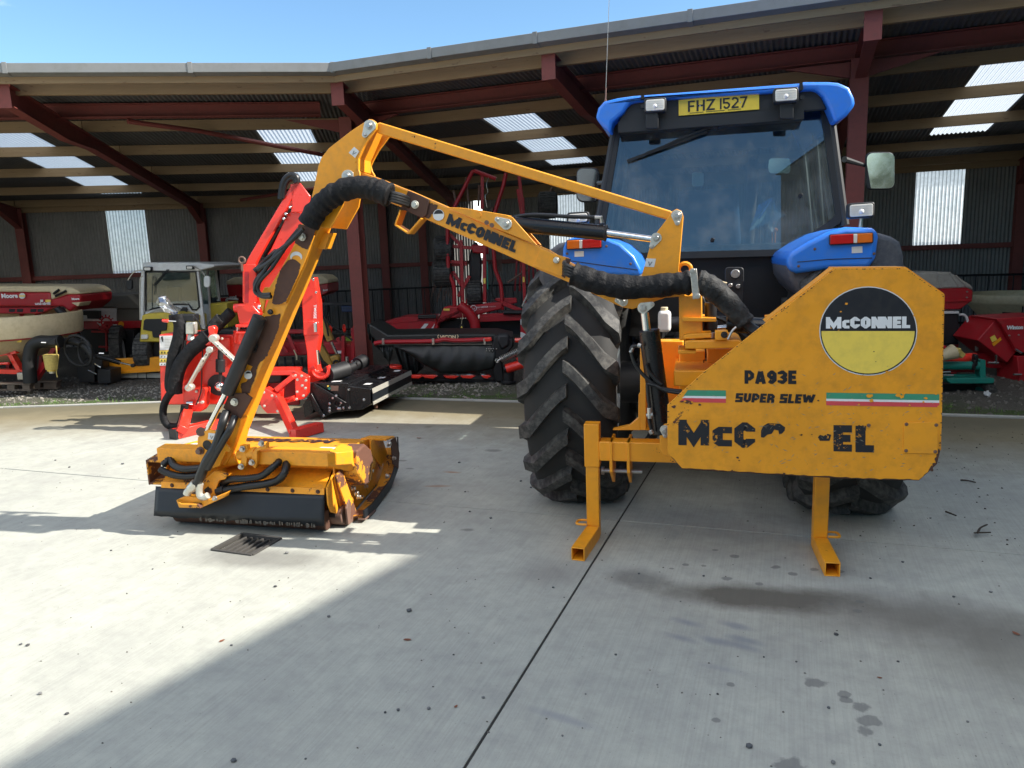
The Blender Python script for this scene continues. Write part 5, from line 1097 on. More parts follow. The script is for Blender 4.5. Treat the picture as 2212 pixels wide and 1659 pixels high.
# casing: folded top, closed rear, open under
mh = sect('mower_head', [(-1.12, .470), (-.38, .375), (-.16, .25), (-.10, .12), (-.13, .12), (-.18, .24), (-.39, .360), (-1.12, .455)], HX0, HX1, OH, hc)
for xa, xb in ((HX0, -3.10), (-2.72, HX1)): sect('front_beam', [(-1.20, .500), (-1.10, .505), (-1.10, .492), (-1.19, .488), (-1.19, .418), (-1.20, .418)], xa, xb, OH, mh)
for xa, xb in ((HX0, -3.10), (-2.72, HX1)): sect('beam_underside', [(-1.19, .418), (-1.12, .418), (-1.06, .36), (-1.07, .36)], xa, xb, OH, mh, .001)
sect('top_channel', [(-1.10, .478), (-1.02, .474), (-1.02, .482), (-1.10, .486)], HX0, HX1-.16, OH, mh, .001)
sect('front_slope', [(-1.075, .365), (-1.04, .372), (-1.20, .290), (-1.215, .287), (-1.22, .283)], HX0+.02, HX1-.03, OH, mh, .001)
sect('flap_strip', [(-1.222, .292), (-1.214, .292), (-1.222, .255), (-1.230, .255)], HX0+.02, HX1-.03, OH, mh, .001)
for i in range(7): bolt(hp(HX0+.10+i*.165, -1.228, .273), -EY, .010, M['rust'], mh, h=.004)
# rubber flap: slightly rippled, ragged hem
b = MB(); random.seed(4); n = 40; rows = 5; vs = []
for j in range(rows+1):
    for i in range(n+1):
        f = j/rows; x = HX0-.02+(HX1-HX0-.01)*i/n; z = .262-f*.170-(random.uniform(0, .010) if j == rows else 0); y = -1.226-.055*f-.006*math.sin(x*9)*f
        if j == rows and x > HX0+.35: z -= .004
        vs.append(hp(x, y, z))
m = n+1; b.add(vs, [[j*m+i, j*m+i+1, (j+1)*m+i+1, (j+1)*m+i] for j in range(rows) for i in range(n)])
fl = b.build('rubber_flap', M['rubber_flap'], mh); s_ = fl.modifiers.new('s', 'SOLIDIFY'); s_.thickness = .006; s_.offset = 1
b = MB(); random.seed(8)
for i in range(70):
    x = HX0+.3+random.random()*(HX1-HX0-.36); z = .088-random.random()*.006; b.box(hp(x, -1.287, z), EX*random.uniform(.002, .006), EY*.001, UP*random.uniform(.004, .013))
tag(b.build('frayed_hem', M['tarp_dark'], mh, smooth=False), kind='stuff')
b = MB(); b.cyl(hp(HX0+.06, -1.13, .066), hp(HX1-.06, -1.13, .066), .064, 28); b.build('rear_roller', M['rust'], mh, bevel=.004)
b = MB(); b.cyl(hp(HX0+.08, -.62, .20), hp(HX1-.08, -.62, .20), .06, 16); b.build('rotor', M['rust'], mh)
for i in range(16):
    x = HX0+.12+i*.065; t = i*2.4; d_ = EY*math.cos(t)+UP*math.sin(t); b = MB(); b.prism([hp(x, -.62, .20)+d_*.05-EX*.02, hp(x, -.62, .20)+d_*.05+EX*.02, hp(x, -.62, .20)+d_*.15+EX*.022, hp(x, -.62, .20)+d_*.15-EX*.022], d_.cross(EX)*.008); b.build('flail', M['rust'], mh)
# roller end bracket with slot
TXp = TX(HX1-.01)
b = MB(); c = hp(HX1-.045, -1.045, .068); b.cyl(c-EX*.03, c+EX*.075, .062, 22); b.build('roller_end', M['rustgrey'], mh, bevel=.006)
b = MB(); b.box(hp(HX1-.04, -1.108, .085), EX*.022, EY*.004, UP*.012); b.build('roller_slot', M['black_edge'], mh)
b = MB(); b.prism([hp(HX1+.045, y, z) for y, z in ((-1.09, .02), (-1.10, .13), (-1.04, .17), (-.98, .10), (-1.0, .01))], EX*.014); b.build('roller_bracket', M['rustgrey'], mh, bevel=.003)
# right end: plate, belt guard, stiffeners, skid
end = [(-1.12, .475), (-.38, .38), (-.24, .31), (-.12, .22), (-.10, .08), (-.22, .015), (-.92, .015), (-1.06, .12), (-1.12, .30)]
sect('end_plate', end, HX1-.006, HX1+.006, M['orange_head'], mh, .002); sect('end_plate', end, HX0-.006, HX0+.006, M['orange_head'], mh, .002)
# chamfered corner box from beam to end plate
b = MB(); A_ = [hp(HX1, -1.20, .500), hp(HX1, -1.20, .425), hp(HX1, -1.07, .36), hp(HX1, -.95, .36), hp(HX1, -.95, .495)]
B_ = [hp(HX1+.10, -1.06, .475), hp(HX1+.10, -1.06, .40), hp(HX1+.12, -1.0, .33), hp(HX1+.12, -.92, .33), hp(HX1+.10, -.92, .455)]
b.add(A_+B_, [[i, (i+1) % 5, 5+(i+1) % 5, 5+i] for i in range(5)]+[[4, 3, 2, 1, 0], [5, 6, 7, 8, 9]]); b.build('corner_box', OH, mh, bevel=.003)
bg = [(-1.02, .47), (-.86, .47), (-.74, .40), (-.70, .30), (-.80, .20), (-.92, .22), (-1.04, .33)]
b = MB(); b.prism([hp(HX1+.01, y, z) for y, z in bg], EX*.12); b.build('belt_guard', M['orange_rust'], mh, bevel=.012)
b = MB(); b.prism([hp(HX1-.015, y, z) for y, z in ((-1.235, .30), (-1.10, .355), (-1.07, .14), (-1.115, .10), (-1.20, .14), (-1.235, .20))], EX*.012); b.build('corner_plate', OH, mh, bevel=.002)
b = MB(); b.beam(hp(HX1+.025, -1.11, .36), hp(HX1+.06, -1.0, .05), .085, .012, up=EX); b.build('stiffener', M['orange_rust'], mh, bevel=.002)
b = MB(); b.beam(hp(HX1+.11, -.98, .29), hp(HX1+.09, -.66, .20), .012, .05); b.build('stiffener', M['orange_rust'], mh, bevel=.002)
b = MB(); b.beam(hp(HX1+.04, -.60, .37), hp(HX1+.05, -.45, .21), .05, .012, up=EX); b.build('stiffener', M['orange_rust'], mh, bevel=.002)
sect('rear_cheek', [(-.50, .395), (-.36, .385), (-.20, .32), (-.12, .20), (-.28, .15), (-.50, .30)], HX1+.04, HX1+.052, OH, mh, .002)
sect('top_step', [(-.42, .390), (-.20, .355), (-.20, .34), (-.42, .376)], HX1-.05, HX1+.14, OH, mh, .002)
sect('side_guard', [(-.30, .35), (-.18, .34), (-.10, .20), (-.16, .10), (-.30, .18)], HX1+.135, HX1+.143, M['rust'], mh, .001)
for (y, z, r) in ((-.95, .21, .012), (-.90, .16, .013), (-.86, .12, .013), (-.55, .2, .013), (-.50, .15, .013), (-.62, .36, .013), (-.80, .10, .010), (-.40, .35, .016), (-.30, .22, .012), (-.70, .14, .010), (-.66, .24, .012)): bolt(hp(HX1+.05 if y < -.5 else HX1+.145, y, z), EX, r, M['steel'], mh, h=.014)
# skid: flat bar along the ground that turns up at the back, rubber edge outside it
b = MB(); P = [hp(HX1+.07, y, z) for y, z in ((-.98, .03), (-.80, .008), (-.35, .02), (-.16, .10), (-.10, .24))]
for p, c in zip(P, P[1:]): b.beam(p, c, .09, .012)
b.build('skid', M['orange_rust'], mh, bevel=.002)
b = MB(); Q = [hp(HX1+.125, y, z) for y, z in ((-.99, .03), (-.80, .012), (-.35, .03), (-.12, .11), (-.08, .27))]
for p, c in zip(Q, Q[1:]): b.prism([p-UP*.012, c-UP*.012, c+UP*.05, p+UP*.05], EX*.01)
b.build('skid_rubber', M['rubber_flap'], mh)
b = MB(); b.beam(hp(HX1+.115, -1.0, .025), hp(HX1+.12, -.78, .006), .05, .010); b.build('skid_tip', M['lens_red'] if False else M['rustgrey'], mh, bevel=.002)
# left end bracket holding the hoses
b = MB(); b.wbox
b = MB(); b.prism([hp(HX0-.09, y, z) for y, z in ((-1.20, .42), (-1.06, .43), (-1.06, .28), (-1.20, .26))], EX*.012); b.prism([hp(HX0-.09, y, z) for y, z in ((-1.20, .42), (-1.06, .43), (-1.06, .418), (-1.20, .408))], EX*.12); b.prism([hp(HX0-.09, y, z) for y, z in ((-1.20, .275), (-1.06, .29), (-1.06, .278), (-1.20, .262))], EX*.12); b.build('hose_bracket', M['orange_rust'], mh, bevel=.002)
# boss castings where the arm grips the head
def blk(name, pts, yt, ext, mat=OH): b = MB(); q = TPl(yt); b.prism([q.q(*h4(*p)) for p in pts], EY*ext); return b.build(name, mat, mh, bevel=.004)
blk('pivot_lug', [(775, 300), (835, 300), (838, 340), (818, 370), (835, 410), (828, 470), (800, 500), (770, 480), (790, 400), (768, 350)], -1.235, .035)
blk('pivot_lug', [(905, 330), (985, 300), (1000, 275), (1000, 330), (922, 350), (920, 450), (905, 500), (870, 470), (868, 430), (885, 360)], -1.235, .035)
b = MB(); b.cyl(TPl(-1.2).q(*h4(770, 385)), TPl(-1.2).q(*h4(915, 360)), .034, 18); b.build('pivot_tube', OH, mh, bevel=.004)
for p in ((960, 285), (880, 445), (800, 332), (790, 480)): bolt(TPl(-1.24).q(*h4(*p)), -EY, .014, M['steel'], mh, h=.012)
blk('head_link', [(560, 520), (650, 540), (665, 560), (650, 590), (600, 600), (575, 660), (575, 720), (540, 760), (460, 770), (430, 720), (470, 600)], -1.27, .025)
blk('hose_tray', [(235, 765), (335, 730), (520, 760), (665, 700), (640, 745), (440, 835), (260, 830)], -1.33, .05)
blk('hose_tray', [(235, 765), (260, 830), (440, 835), (425, 800), (280, 795)], -1.36, .03, M['orange_rust'])
bolt(TPl(-1.36).q(*h4(568, 748)), -EY, .011, M['steel'], mh)
# slotted hole in the link
b = MB(); q = TPl(-1.272); b.beam(q.q(*h4(480, 690)), q.q(*h4(515, 660)), .02, .002, up=EY); b.build('slot', M['black_edge'], mh)
# ribbed conduits
def conduit(pts, r=.022, pitch=.016):
    P = crv(pts, 10); L = [0]
    for a, c in zip(P, P[1:]): L.append(L[-1]+(c-a).length)
    n = int(L[-1]/pitch*2); path = []; rr = []; j = 0
    for i in range(n+1):
        s_ = L[-1]*i/n
        while j < len(L)-2 and L[j+1] < s_: j += 1
        f = (s_-L[j])/max(L[j+1]-L[j], 1e-6); path.append(P[j].lerp(P[j+1], min(f, 1))); rr.append(r if i % 2 else r*.80)
    b = MB(); b.tube(path, rr, 12); b.build('ribbed_conduit', M['hose'], mh, angle=80)
q = TPl(-1.25); H = lambda X, Y, o=0: q.q(*h4(X, Y))+EY*o
conduit([H(105, 480, .02), H(130, 440, .06), H(200, 478, .02), H(290, 500), H(380, 500), H(470, 490)], .023); conduit([H(100, 500), H(150, 530), H(230, 555), H(330, 565), H(430, 555)], .023)
conduit([H(600, 640, .03), H(700, 590), H(850, 580), H(960, 560), H(1040, 500), H(1070, 460, .05), H(1020, 460, .1)], .023)
conduit([H(590, 690), H(700, 670), H(850, 645), H(980, 630), H(1090, 600), H(1150, 540), H(1140, 490, .04), H(1090, 455, .1)], .025)
b = MB(); b.cyl(H(585, 690), H(650, 672), .028, 14); b.build('conduit_cuff', M['rubber'], mh, bevel=.004)
# name on the lid, reading from the hedge side
lettering('lid_lettering', 'McCONNEL', hp(-2.44, -.50, .3915), hp(-3.22, -.50, .3915), hp(-2.44, -.66, .412), M['black_txt_worn'], mh, t=.26, gap=.05, lift=.003)
for pts in ([(-2.42, -1.0), (-2.27, -1.0), (-2.27, -.84), (-2.42, -.84)], [(-3.36, -.95), (-3.2, -.95), (-3.2, -.82), (-3.36, -.82)]):
    b = MB(); b.add([hp(x, y, .470-(y+1.12)*.1284+.0035) for x, y in pts], [[0, 1, 2, 3]]); b.build('warning_sticker', M['sticker'], mh)
# ================================================================ helpers for machines standing further off
def PF(name, d, conv, pts, ext, mat, parent, bevel=.006, vec=None):
    pl = CP(d); b = MB(); b.prism([pl.q(*conv(*p)) for p in pts], (vec if vec is not None else FW*ext)); return b.build(name, mat, parent, bevel=bevel)
def PT(name, d, conv, pts, r, mat, parent, n=8, sm=0, d1=None):
    k = len(pts); P = [CP(d if d1 is None else d+(d1-d)*i/(k-1)).q(*conv(*p)) for i, p in enumerate(pts)]
    if sm: P = crv(P, sm)
    b = MB(); b.tube(P, r, n); return b.build(name, mat, parent)
def PB(name, d, conv, pts, w, h, mat, parent, bevel=.004):
    P = [CP(d).q(*conv(*p)) for p in pts]
    for a, c in zip(P, P[1:]): b = MB(); b.beam(a, c, w, h, up=FW); b.build(name, mat, parent, bevel=bevel)
def place(px, py): p = GZ().q(px, py); return p
idc = lambda x, y: (x, y)
# ================================================================ new red hedge cutter
rm = thing('hedge_cutter', 'shiny new bright red hedge cutter parked on its stands behind the orange one', 'hedge cutter', CP(7.3).q(470, 930)*1.0)
R = M['red']
D = 7.35
PF('tank', D+.1, d3, [(131, 985), (720, 985), (740, 1396), (142, 1400)], .45, R, rm, .012)
PF('tank_lid', D+.12, d3, [(330, 975), (600, 975), (600, 988), (330, 988)], .35, M['black_edge'], rm)
PF('safety_decal', D+.095, d3, [(136, 992), (211, 990), (212, 1074), (137, 1076)], .003, M['sticker'], rm, 0)
for (y0, y1, m) in ((1078, 1102, 'decal_yellow'), (1104, 1124, 'sticker'), (1126, 1148, 'decal_yellow'), (1150, 1168, 'sticker')):
    PF('safety_decal', D+.095, d3, [(135, y0), (214 if y0 < 1120 else 205-(y0-1126)*.3, y0-1), (214 if y0 < 1120 else 203-(y0-1126)*.3, y1-1), (136, y1)], .003, M[m], rm, 0)
    for i in range(4):
        x = 148+i*18; c = (y0+y1)/2
        if m == 'decal_yellow': pts = [(x-6, c+6), (x+6, c+6), (x, c-7)]
        else: pts = [(x-4, c+5), (x+3, c+6), (x+1, c-5)]
        PF('decal_sign', D+.091, d3, pts, .002, M['black_txt'], rm, 0)
PF('decal_sign', D+.091, d3, [(143, 998), (153, 994), (157, 1010), (156, 1030), (150, 1024), (146, 1012)], .002, M['black_txt'], rm, 0)
for i in range(7): PF('decal_line', D+.091, d3, [(166, 1004+i*9), (204, 1003+i*9), (204, 1005+i*9), (166, 1006+i*9)], .001, M['steel'], rm, 0)
PF('safety_decal', D-.06, d3, [(365, 1062), (388, 1060), (389, 1080), (366, 1081)], .003, M['sticker'], rm, 0)
# base frame and stands
PF('bracket', D-.12, d3, [(275, 1300), (300, 1310), (395, 1300), (405, 1310), (400, 1410), (378, 1440), (285, 1440), (277, 1420)], .14, R, rm)
b = MB(); b.beam(CP(D-.10).q(*d3(300, 1425)), GZ(.09).q(394, 929), .07, .09, up=FW); b.build('stand_leg', R, rm, bevel=.004)
b = MB(); b.beam(GZ(.05).q(374, 938), GZ(.05).q(472, 914), .10, .09); b.build('stand_foot', R, rm, bevel=.004)
b = MB(); b.beam(GZ(.05).q(372, 938.6), GZ(.05).q(378, 937.1), .105, .095); b.build('foot_cap', M['black_edge'], rm, bevel=.004)
PF('bracket', D-.12, d3, [(735, 1318), (760, 1300), (835, 1345), (850, 1400), (832, 1450), (770, 1450), (745, 1425), (730, 1400)], .12, R, rm)
b = MB(); b.beam(CP(D-.10).q(*d3(838, 1360)), GZ(.06).q(636, 934), .07, .08, up=FW); b.build('stand_leg', R, rm, bevel=.004)
b = MB(); b.beam(GZ(.05).q(632, 938), GZ(.05).q(692, 922), .10, .09); b.build('stand_foot', R, rm, bevel=.004)
PF('side_frame', D-.05, d3, [(930, 1197), (1007, 1240), (1006, 1335), (985, 1366), (940, 1377)], .12, R, rm)
PF('side_frame', D, d3, [(760, 1200), (932, 1197), (932, 1225), (760, 1225)], .3, R, rm)
PB('frame_arm', D-.06, d3, [(828, 1308), (932, 1226)], .05, .10, R, rm); PB('frame_arm', D-.06, d3, [(855, 1382), (935, 1358)], .05, .09, R, rm)
PF('frame_arm', D-.04, d3, [(826, 1312), (870, 1295), (862, 1372), (838, 1392)], .05, R, rm)
PF('frame_back', D+.35, d3, [(600, 1180), (960, 1190), (960, 1400), (600, 1400)], .04, M['dkred'], rm)
PF('gear_pump', D+.1, d3, [(770, 1215), (860, 1215), (860, 1270), (770, 1275)], .2, M['black_edge'], rm, .02)
for p in ((385, 1385), (318, 1388)): PF('bush', D-.14, d3, ellp(p[0], p[1], 12, 10, 0, 360, 12)[:-1], .02, M['zinc'], rm)
b = MB(); pl = CP(D-.16); b.cyl(pl.q(*d3(298, 1388)), pl.q(*d3(335, 1388)), .02, 12); b.build('link_pin', M['chrome'], rm)
random.seed(2)
for p in ((938, 1225), (975, 1208+20), (1000, 1255), (950, 1250), (998, 1300), (978, 1285), (948, 1322), (985, 1345), (945, 1365), (752, 1325), (830, 1350), (800, 1345), (832, 1436), (755, 1405), (470, 1015), (505, 1008), (355, 1320), (362, 1385)):
    bolt(CP(D-.13).q(*d3(*p)), -FW, .010, M['zinc'], rm, h=.012)
# slew post and king pin housing
b = MB(); q = CP(D+.1); b.cyl(q.q(*d3(632, 1035)), q.q(*d3(632, 960)), .10, 24); b.build('slew_post', R, rm, bevel=.006)
PF('slew_flange', D-.02, d3, [(582, 925), (690, 925), (690, 942), (582, 942)], .22, R, rm); PF('slew_flange', D-.02, d3, [(585, 968), (690, 968), (690, 980), (585, 980)], .22, R, rm)
b = MB(); b.cyl(q.q(*d3(598, 970)), q.q(*d3(598, 928)), .024, 12); b.build('post', M['chrome'], rm)
PF('king_post', D, d3, [(585, 810), (680, 800), (700, 830), (730, 860), (690, 925), (605, 925)], .18, R, rm, .01)
b = MB(); q = CP(D-.02); b.cyl(q.q(*d3(560, 832))+FW*.08, q.q(*d3(720, 828))+FW*.08, .045, 22); b.build('pivot_tube', R, rm, bevel=.006)
b = MB(); b.cyl(q.q(*d3(706, 826))+FW*.06, q.q(*d3(723, 826))+FW*.06, .030, 16); b.build('pivot_pin', M['chrome'], rm, bevel=.004)
PF('mast', D, d3, [(625, 572), (640, 568), (700, 568), (705, 600), (706, 790), (690, 815), (640, 812), (625, 790)], .02, R, rm); PF('mast', D+.14, d3, [(640, 568), (700, 568), (706, 790), (640, 812)], .02, R, rm)
PF('mast_slot', D-.003, d3, [(640, 612), (662, 612), (662, 795), (640, 795)], .01, M['dkred'], rm, 0)
b = MB(); pl = CP(D); b.ring(pl.q(*d3(622, 545)), FW, .030, .010, 16, 8); b.beam(pl.q(*d3(622, 560)), pl.q(*d3(625, 610)), .02, .02); b.build('shackle', M['rustgrey'], rm)
# boom pair
PF('boom_link', D+.02, d3, [(640, 572), (652, 540), (905, 115), (925, 92), (962, 92), (955, 118), (706, 560), (700, 590)], .07, R, rm, .008)
PF('main_boom', D+.06, d3, [(770, 512), (792, 480), (878, 300), (905, 262), (1003, 262), (985, 330), (930, 480), (855, 760), (730, 860), (700, 800), (745, 640), (785, 520)], .16, R, rm, .008)
PF('boom_step', D+.04, d3, [(802, 476), (858, 470), (862, 500), (820, 540), (775, 512)], .12, R, rm, .006)
for dd in (0, .20): PF('boom_head', D+.02+dd, d3, [(905, 97), (966, 90), (1026, 168), (1020, 228), (1003, 262), (908, 262), (920, 225)], .02, R, rm)
b = MB(); q = CP(D+.1); b.cyl(q.q(*d3(925, 205)), q.q(*d3(925, 245)), .02, 10); b.cyl(q.q(*d3(980, 200)), q.q(*d3(980, 245)), .018, 10); b.build('pivot_pin', M['zinc'], rm)
PT('ram_cylinder', D+.0, d3, [(700, 610), (830, 490)], .030, M['gloss_black'], rm, 14); PT('ram_cylinder', D+.1, d3, [(745, 520), (850, 350)], .035, M['gloss_black'], rm, 14)
for P_, r in (([(985, 345), (860, 480), (770, 590), (705, 660), (700, 715), (740, 760), (795, 755)], .017), ([(960, 360), (870, 470), (800, 580)], .020), ([(715, 600), (760, 540), (840, 480)], .014)): PT('hydraulic_hose', D-.05, d3, P_, r, M['hose'], rm, 8, 5)
for P_, r in (([(848, 185), (858, 110), (880, 62), (912, 42), (945, 55), (950, 88)], .028), ([(862, 180), (875, 110), (900, 70), (925, 62), (940, 90)], .020)): PT('hydraulic_hose', D, d3, P_, r, M['hose'], rm, 10, 5)
for p in ((905, 232), (880, 272), (868, 300)): PF('fitting', D-.02, d3, ellp(p[0], p[1], 9, 9, 0, 360, 8)[:-1], .06, M['chrome'], rm)
# upright dipper on the far side
PF('dipper', D+.25, d3, [(985, 690), (1050, 645), (1062, 720), (1076, 800), (1082, 990), (1060, 1110), (1072, 1190), (1092, 1225), (1060, 1262), (1012, 1262), (1005, 1090), (988, 990), (975, 800)], .14, R, rm, .008)
PF('dipper_band', D+.235, d3, [(982, 905), (1040, 903), (1075, 908), (1077, 985), (985, 990)], .17, R, rm, .006)
PF('latch_plate', D+.22, d3, [(1043, 915), (1064, 913), (1066, 970), (1046, 972)], .02, M['chrome'], rm)
q = CP(D+.246); lettering('dipper_lettering', 'TWOSE', q.q(*d3(1046, 808)), q.q(*d3(1046, 890)), q.q(*d3(1036+28, 808)) if False else q.q(*d3(1062, 808)), M['decal_white'], rm, t=.2, gap=.08)
b = MB(); q = CP(D+.2); c = q.q(*d3(1085, 1190)); b.ring(c, FW, .09, .022, 20, 8, math.pi*.1, math.pi*1.2); b.build('elbow_hoop', R, rm)
PF('head_bracket', D+.2, d3, [(1012, 1190), (1040, 1165), (1060, 1200), (1112, 1215), (1110, 1245), (1060, 1265), (1010, 1268)], .12, R, rm)
PT('ram_rod', D+.2, d3, [(1068, 1075), (1076, 1160)], .018, M['chrome'], rm, 12)
for p in ((1045, 660), (1060, 735)): bolt(CP(D+.24).q(*d3(*p)), -FW, .010, M['chrome'], rm)
# hoses in sleeves on the left, control box, filter, wrapped lever pack
PT('hose_sleeve', D-.10, d3, [(240, 870), (258, 930), (250, 1010), (222, 1110), (210, 1200), (205, 1290), (230, 1325)], .062, M['sleeve'], rm, 14, 6)
PT('hose_sleeve', D-.16, d3, [(425, 990), (380, 1030), (310, 1090), (255, 1170), (230, 1260), (228, 1330)], .068, M['sleeve'], rm, 14, 6)
PT('hose_sleeve', D-.18, d3, [(222, 1310), (185, 1350), (160, 1410), (158, 1470), (180, 1515), (220, 1528), (255, 1515), (275, 1460), (285, 1400)], .036, M['sleeve'], rm, 12, 6)
PT('hose_sleeve', D+.05, d3, [(560, 850), (520, 890), (480, 930), (440, 975)], .055, M['sleeve'], rm, 14, 6)
PT('hose_sleeve', D+.04, d3, [(500, 888), (470, 920), (440, 960)], .062, M['sleeve_grey'], rm, 14, 6)
PF('control_pack', D-.12, d3, [(185, 868), (335, 865), (340, 905), (190, 912)], .14, M['black_edge'], rm, .01); PF('control_pack', D-.1, d3, [(215, 905), (270, 905), (270, 975), (225, 970)], .1, M['black_edge'], rm, .01)
PT('control_lever', D-.18, d3, [(182, 903), (235, 906)], .006, M['chrome'], rm); PT('lever_grip', D-.18, d3, [(153, 902), (186, 904)], [.014, .018], M['red'], rm)
PF('oil_filter', D-.14, d3, rrect(286, 912, 342, 985, 10), .08, M['zinc'], rm, .012); PF('oil_filter_bowl', D-.12, d3, rrect(298, 984, 325, 1022, 7), .07, M['sticker'], rm, .012)
PT('hydraulic_hose', D-.15, d3, [(330, 870), (360, 900), (385, 960), (390, 1060), (385, 1200), (380, 1320), (350, 1400)], .006, M['hose'], rm, 6, 5)
PT('hydraulic_hose', D-.15, d3, [(290, 1020), (285, 1070), (300, 1120)], .012, M['hose'], rm, 6, 4)
# silver linkage
PF('link_clevis', D-.2, d3, [(418, 938), (450, 932), (465, 950), (455, 1000), (440, 1045), (405, 1050), (396, 1030), (425, 985)], .08, R, rm, .01)
PB('silver_link', D-.22, d3, [(440, 1070), (355, 1205)], .03, .075, M['zinc'], rm, .006); PB('silver_link', D-.24, d3, [(400, 1120), (300, 1300)], .02, .080, M['zinc'], rm, .006)
PB('silver_link', D-.22, d3, [(445, 1010), (600, 1155)], .03, .080, M['zinc'], rm, .006)
for p in ((448, 1008, 26), (428, 1075, 22), (305, 1300, 24)): PF('link_boss', D-.26, d3, ellp(p[0], p[1], p[2], p[2]*.9, 0, 360, 18)[:-1], .08, M['zinc'], rm, .008)
random.seed(6)
for p in ((480, 1050), (505, 1075), (530, 1100), (560, 1128), (410, 1105), (392, 1140), (372, 1170), (350, 1200)): PF('pin_hole', D-.262, d3, ellp(p[0], p[1], 4.5, 4.5, 0, 360, 10)[:-1], .004, M['black_edge'], rm, 0)
b = MB(); q = CP(D-.05); b.cyl(q.q(*d3(495, 1130)), q.q(*d3(495, 1205)), .045, 18); b.cyl(q.q(*d3(497, 1075)), q.q(*d3(495, 1130)), .028, 14); b.cyl(q.q(*d3(495, 1205)), q.q(*d3(493, 1280)), .018, 10); b.build('check_strut', M['plastic_dark'], rm, bevel=.004)
b = MB(); c = CP(D-.06).q(*d3(492, 1290)); b.ball(c, .05, 12); b.build('ball_end', M['chrome'], rm)
b = MB(); c = CP(D+.09).q(*d3(482, 1282)); b.cyl(c, c+FW*.02, .11, 24); b.build('tank_port', M['black_edge'], rm)
PF('mount_plate', D+.06, d3, [(500, 1005), (550, 1005), (552, 1075), (530, 1095), (502, 1080)], .05, R, rm)
# polythene bag tied over the lever pack
bag = thing('polythene_bag', 'clear crumpled polythene bag tied over the control levers of the red hedge cutter', 'bag', CP(D-.12).q(*d3(180, 860)))
b = MB(); random.seed(12); q = CP(D-.12); ou = [(108, 795), (140, 755), (178, 753), (200, 800), (240, 850), (246, 862), (215, 868), (185, 860), (165, 830), (130, 815)]
c = q.q(*d3(175, 810)); ring_ = [q.q(*d3(*p)) for p in ou]
lay = []
for k, f in enumerate((-.07, -.045, 0, .045, .07)):
    s_ = (.35, .8, 1, .8, .35)[k]; lay.append([c+(p-c)*s_*random.uniform(.88, 1.1)+FW*(f+random.uniform(-.018, .018)) for p in ring_])
n = len(ou); b.add(sum(lay, []), [[j*n+i, j*n+(i+1) % n, (j+1)*n+(i+1) % n, (j+1)*n+i] for j in range(4) for i in range(n)]+[list(range(n)), [4*n+i for i in range(n)]])
b.build('bag_film', M['bag'], bag, smooth=False)
# ================================================================ black flail head of the red cutter
def b1(X, Y): return (573+.1626*X, 657.5+.1626*Y)
fh = thing('flail_head', 'new glossy black flail head with galvanised flap lying beside the red hedge cutter', 'flail head', place(745, 895))
GB = M['gloss_black']; bd = V((-.18, 1.18, 0)); D = 7.45
near = [(600, 1045), (860, 1042), (1090, 1042), (1100, 1085), (1300, 1110), (1402, 1125), (1402, 1330), (1340, 1370), (1290, 1395), (1100, 1412), (900, 1440), (770, 1508), (640, 1400), (590, 1210)]
pl = CP(D); np_ = [pl.q(*b1(*p)) for p in near]
b = MB(); b.prism(np_, bd); b.build('casing', GB, fh, bevel=.006)
b = MB(); b.prism([p-FW*.012 for p in np_[2:6]+np_[6:10]], FW*.008); b.build('end_cover', GB, fh, bevel=.003)
b = MB(); b.prism([pl.q(*b1(*p)) for p in ((500, 1330), (560, 1240), (600, 1220), (640, 1400), (620, 1450), (520, 1500))], bd*.9); b.build('front_flap', GB, fh, bevel=.004)
for a, c in (((645, 1065), (1085, 1330)), ((600, 1190), (770, 1505)), ((1092, 1050), (1102, 1405))): PB('rib', D-.03, b1, [a, c], .03, .02, GB, fh)
b = MB(); c = CP(D-.012).q(*b1(957, 1315)); b.ring(c, FW, .035, .006, 24, 6); b.build('bearing_boss', GB, fh)
for p in ((1112, 1128), (1118, 1370), (1313, 1266), (945, 1215), (900, 1240), (1012, 1303), (856, 1320), (856, 1378), (856, 1416), (970, 1385), (1038, 1376), (778, 1476), (992, 1385)): bolt(CP(D-.02).q(*b1(*p)), -FW, .010, M['chrome'], fh, h=.014)
for cx, cy, r_, m in ((832, 1086, 12, 'decal_yellow'), (852, 1118, 17, 'green')): PF('sticker', D-.004, b1, ellp(cx, cy, r_, r_, 0, 360, 14)[:-1], .003, M[m], fh, 0)
PF('rating_plate', D-.004, b1, [(868, 1080), (972, 1084), (968, 1150), (872, 1148)], .003, M['rustgrey'], fh, 0)
# galvanised flap along the right side
e0_ = pl.q(*b1(1400, 1120)); e1_ = pl.q(*b1(1402, 1335)); nx = bd.cross(UP).normalized(); nx = nx if nx.dot(RT) > 0 else -nx
b = MB(); b.prism([e0_+nx*.012, e0_+bd+nx*.012, e0_+bd+nx*.02-UP*.05, e0_+nx*.02-UP*.05], nx*.004); b.build('flap_strip', M['zinc'], fh)
b = MB(); b.prism([e0_+nx*.016-UP*.045, e0_+bd+nx*.016-UP*.045, e1_+bd+nx*.02, e1_+nx*.02], nx*.004); b.build('rubber_flap', M['rubber_flap'], fh)
b = MB(); b.prism([e1_+nx*.024+UP*.035, e1_+bd+nx*.024+UP*.035, e1_+bd+nx*.026, e1_+nx*.026], nx*.004); b.build('flap_strip', M['zinc'], fh)
for i in range(9): bolt(e1_+bd*(i+.5)/9+nx*.03+UP*.018, nx, .006, M['zinc'], fh, h=.006)
top = [p for p in np_[:2]]
tz = max(p.z for p in np_[:3])
b = MB(); c = pl.q(*b1(900, 1040)); b.cyl(c+bd*.10+UP*.07-RT*.1, c+bd*.28+UP*.09, .085, 22); b.build('motor_shroud', M['rubber'], fh, bevel=.004)
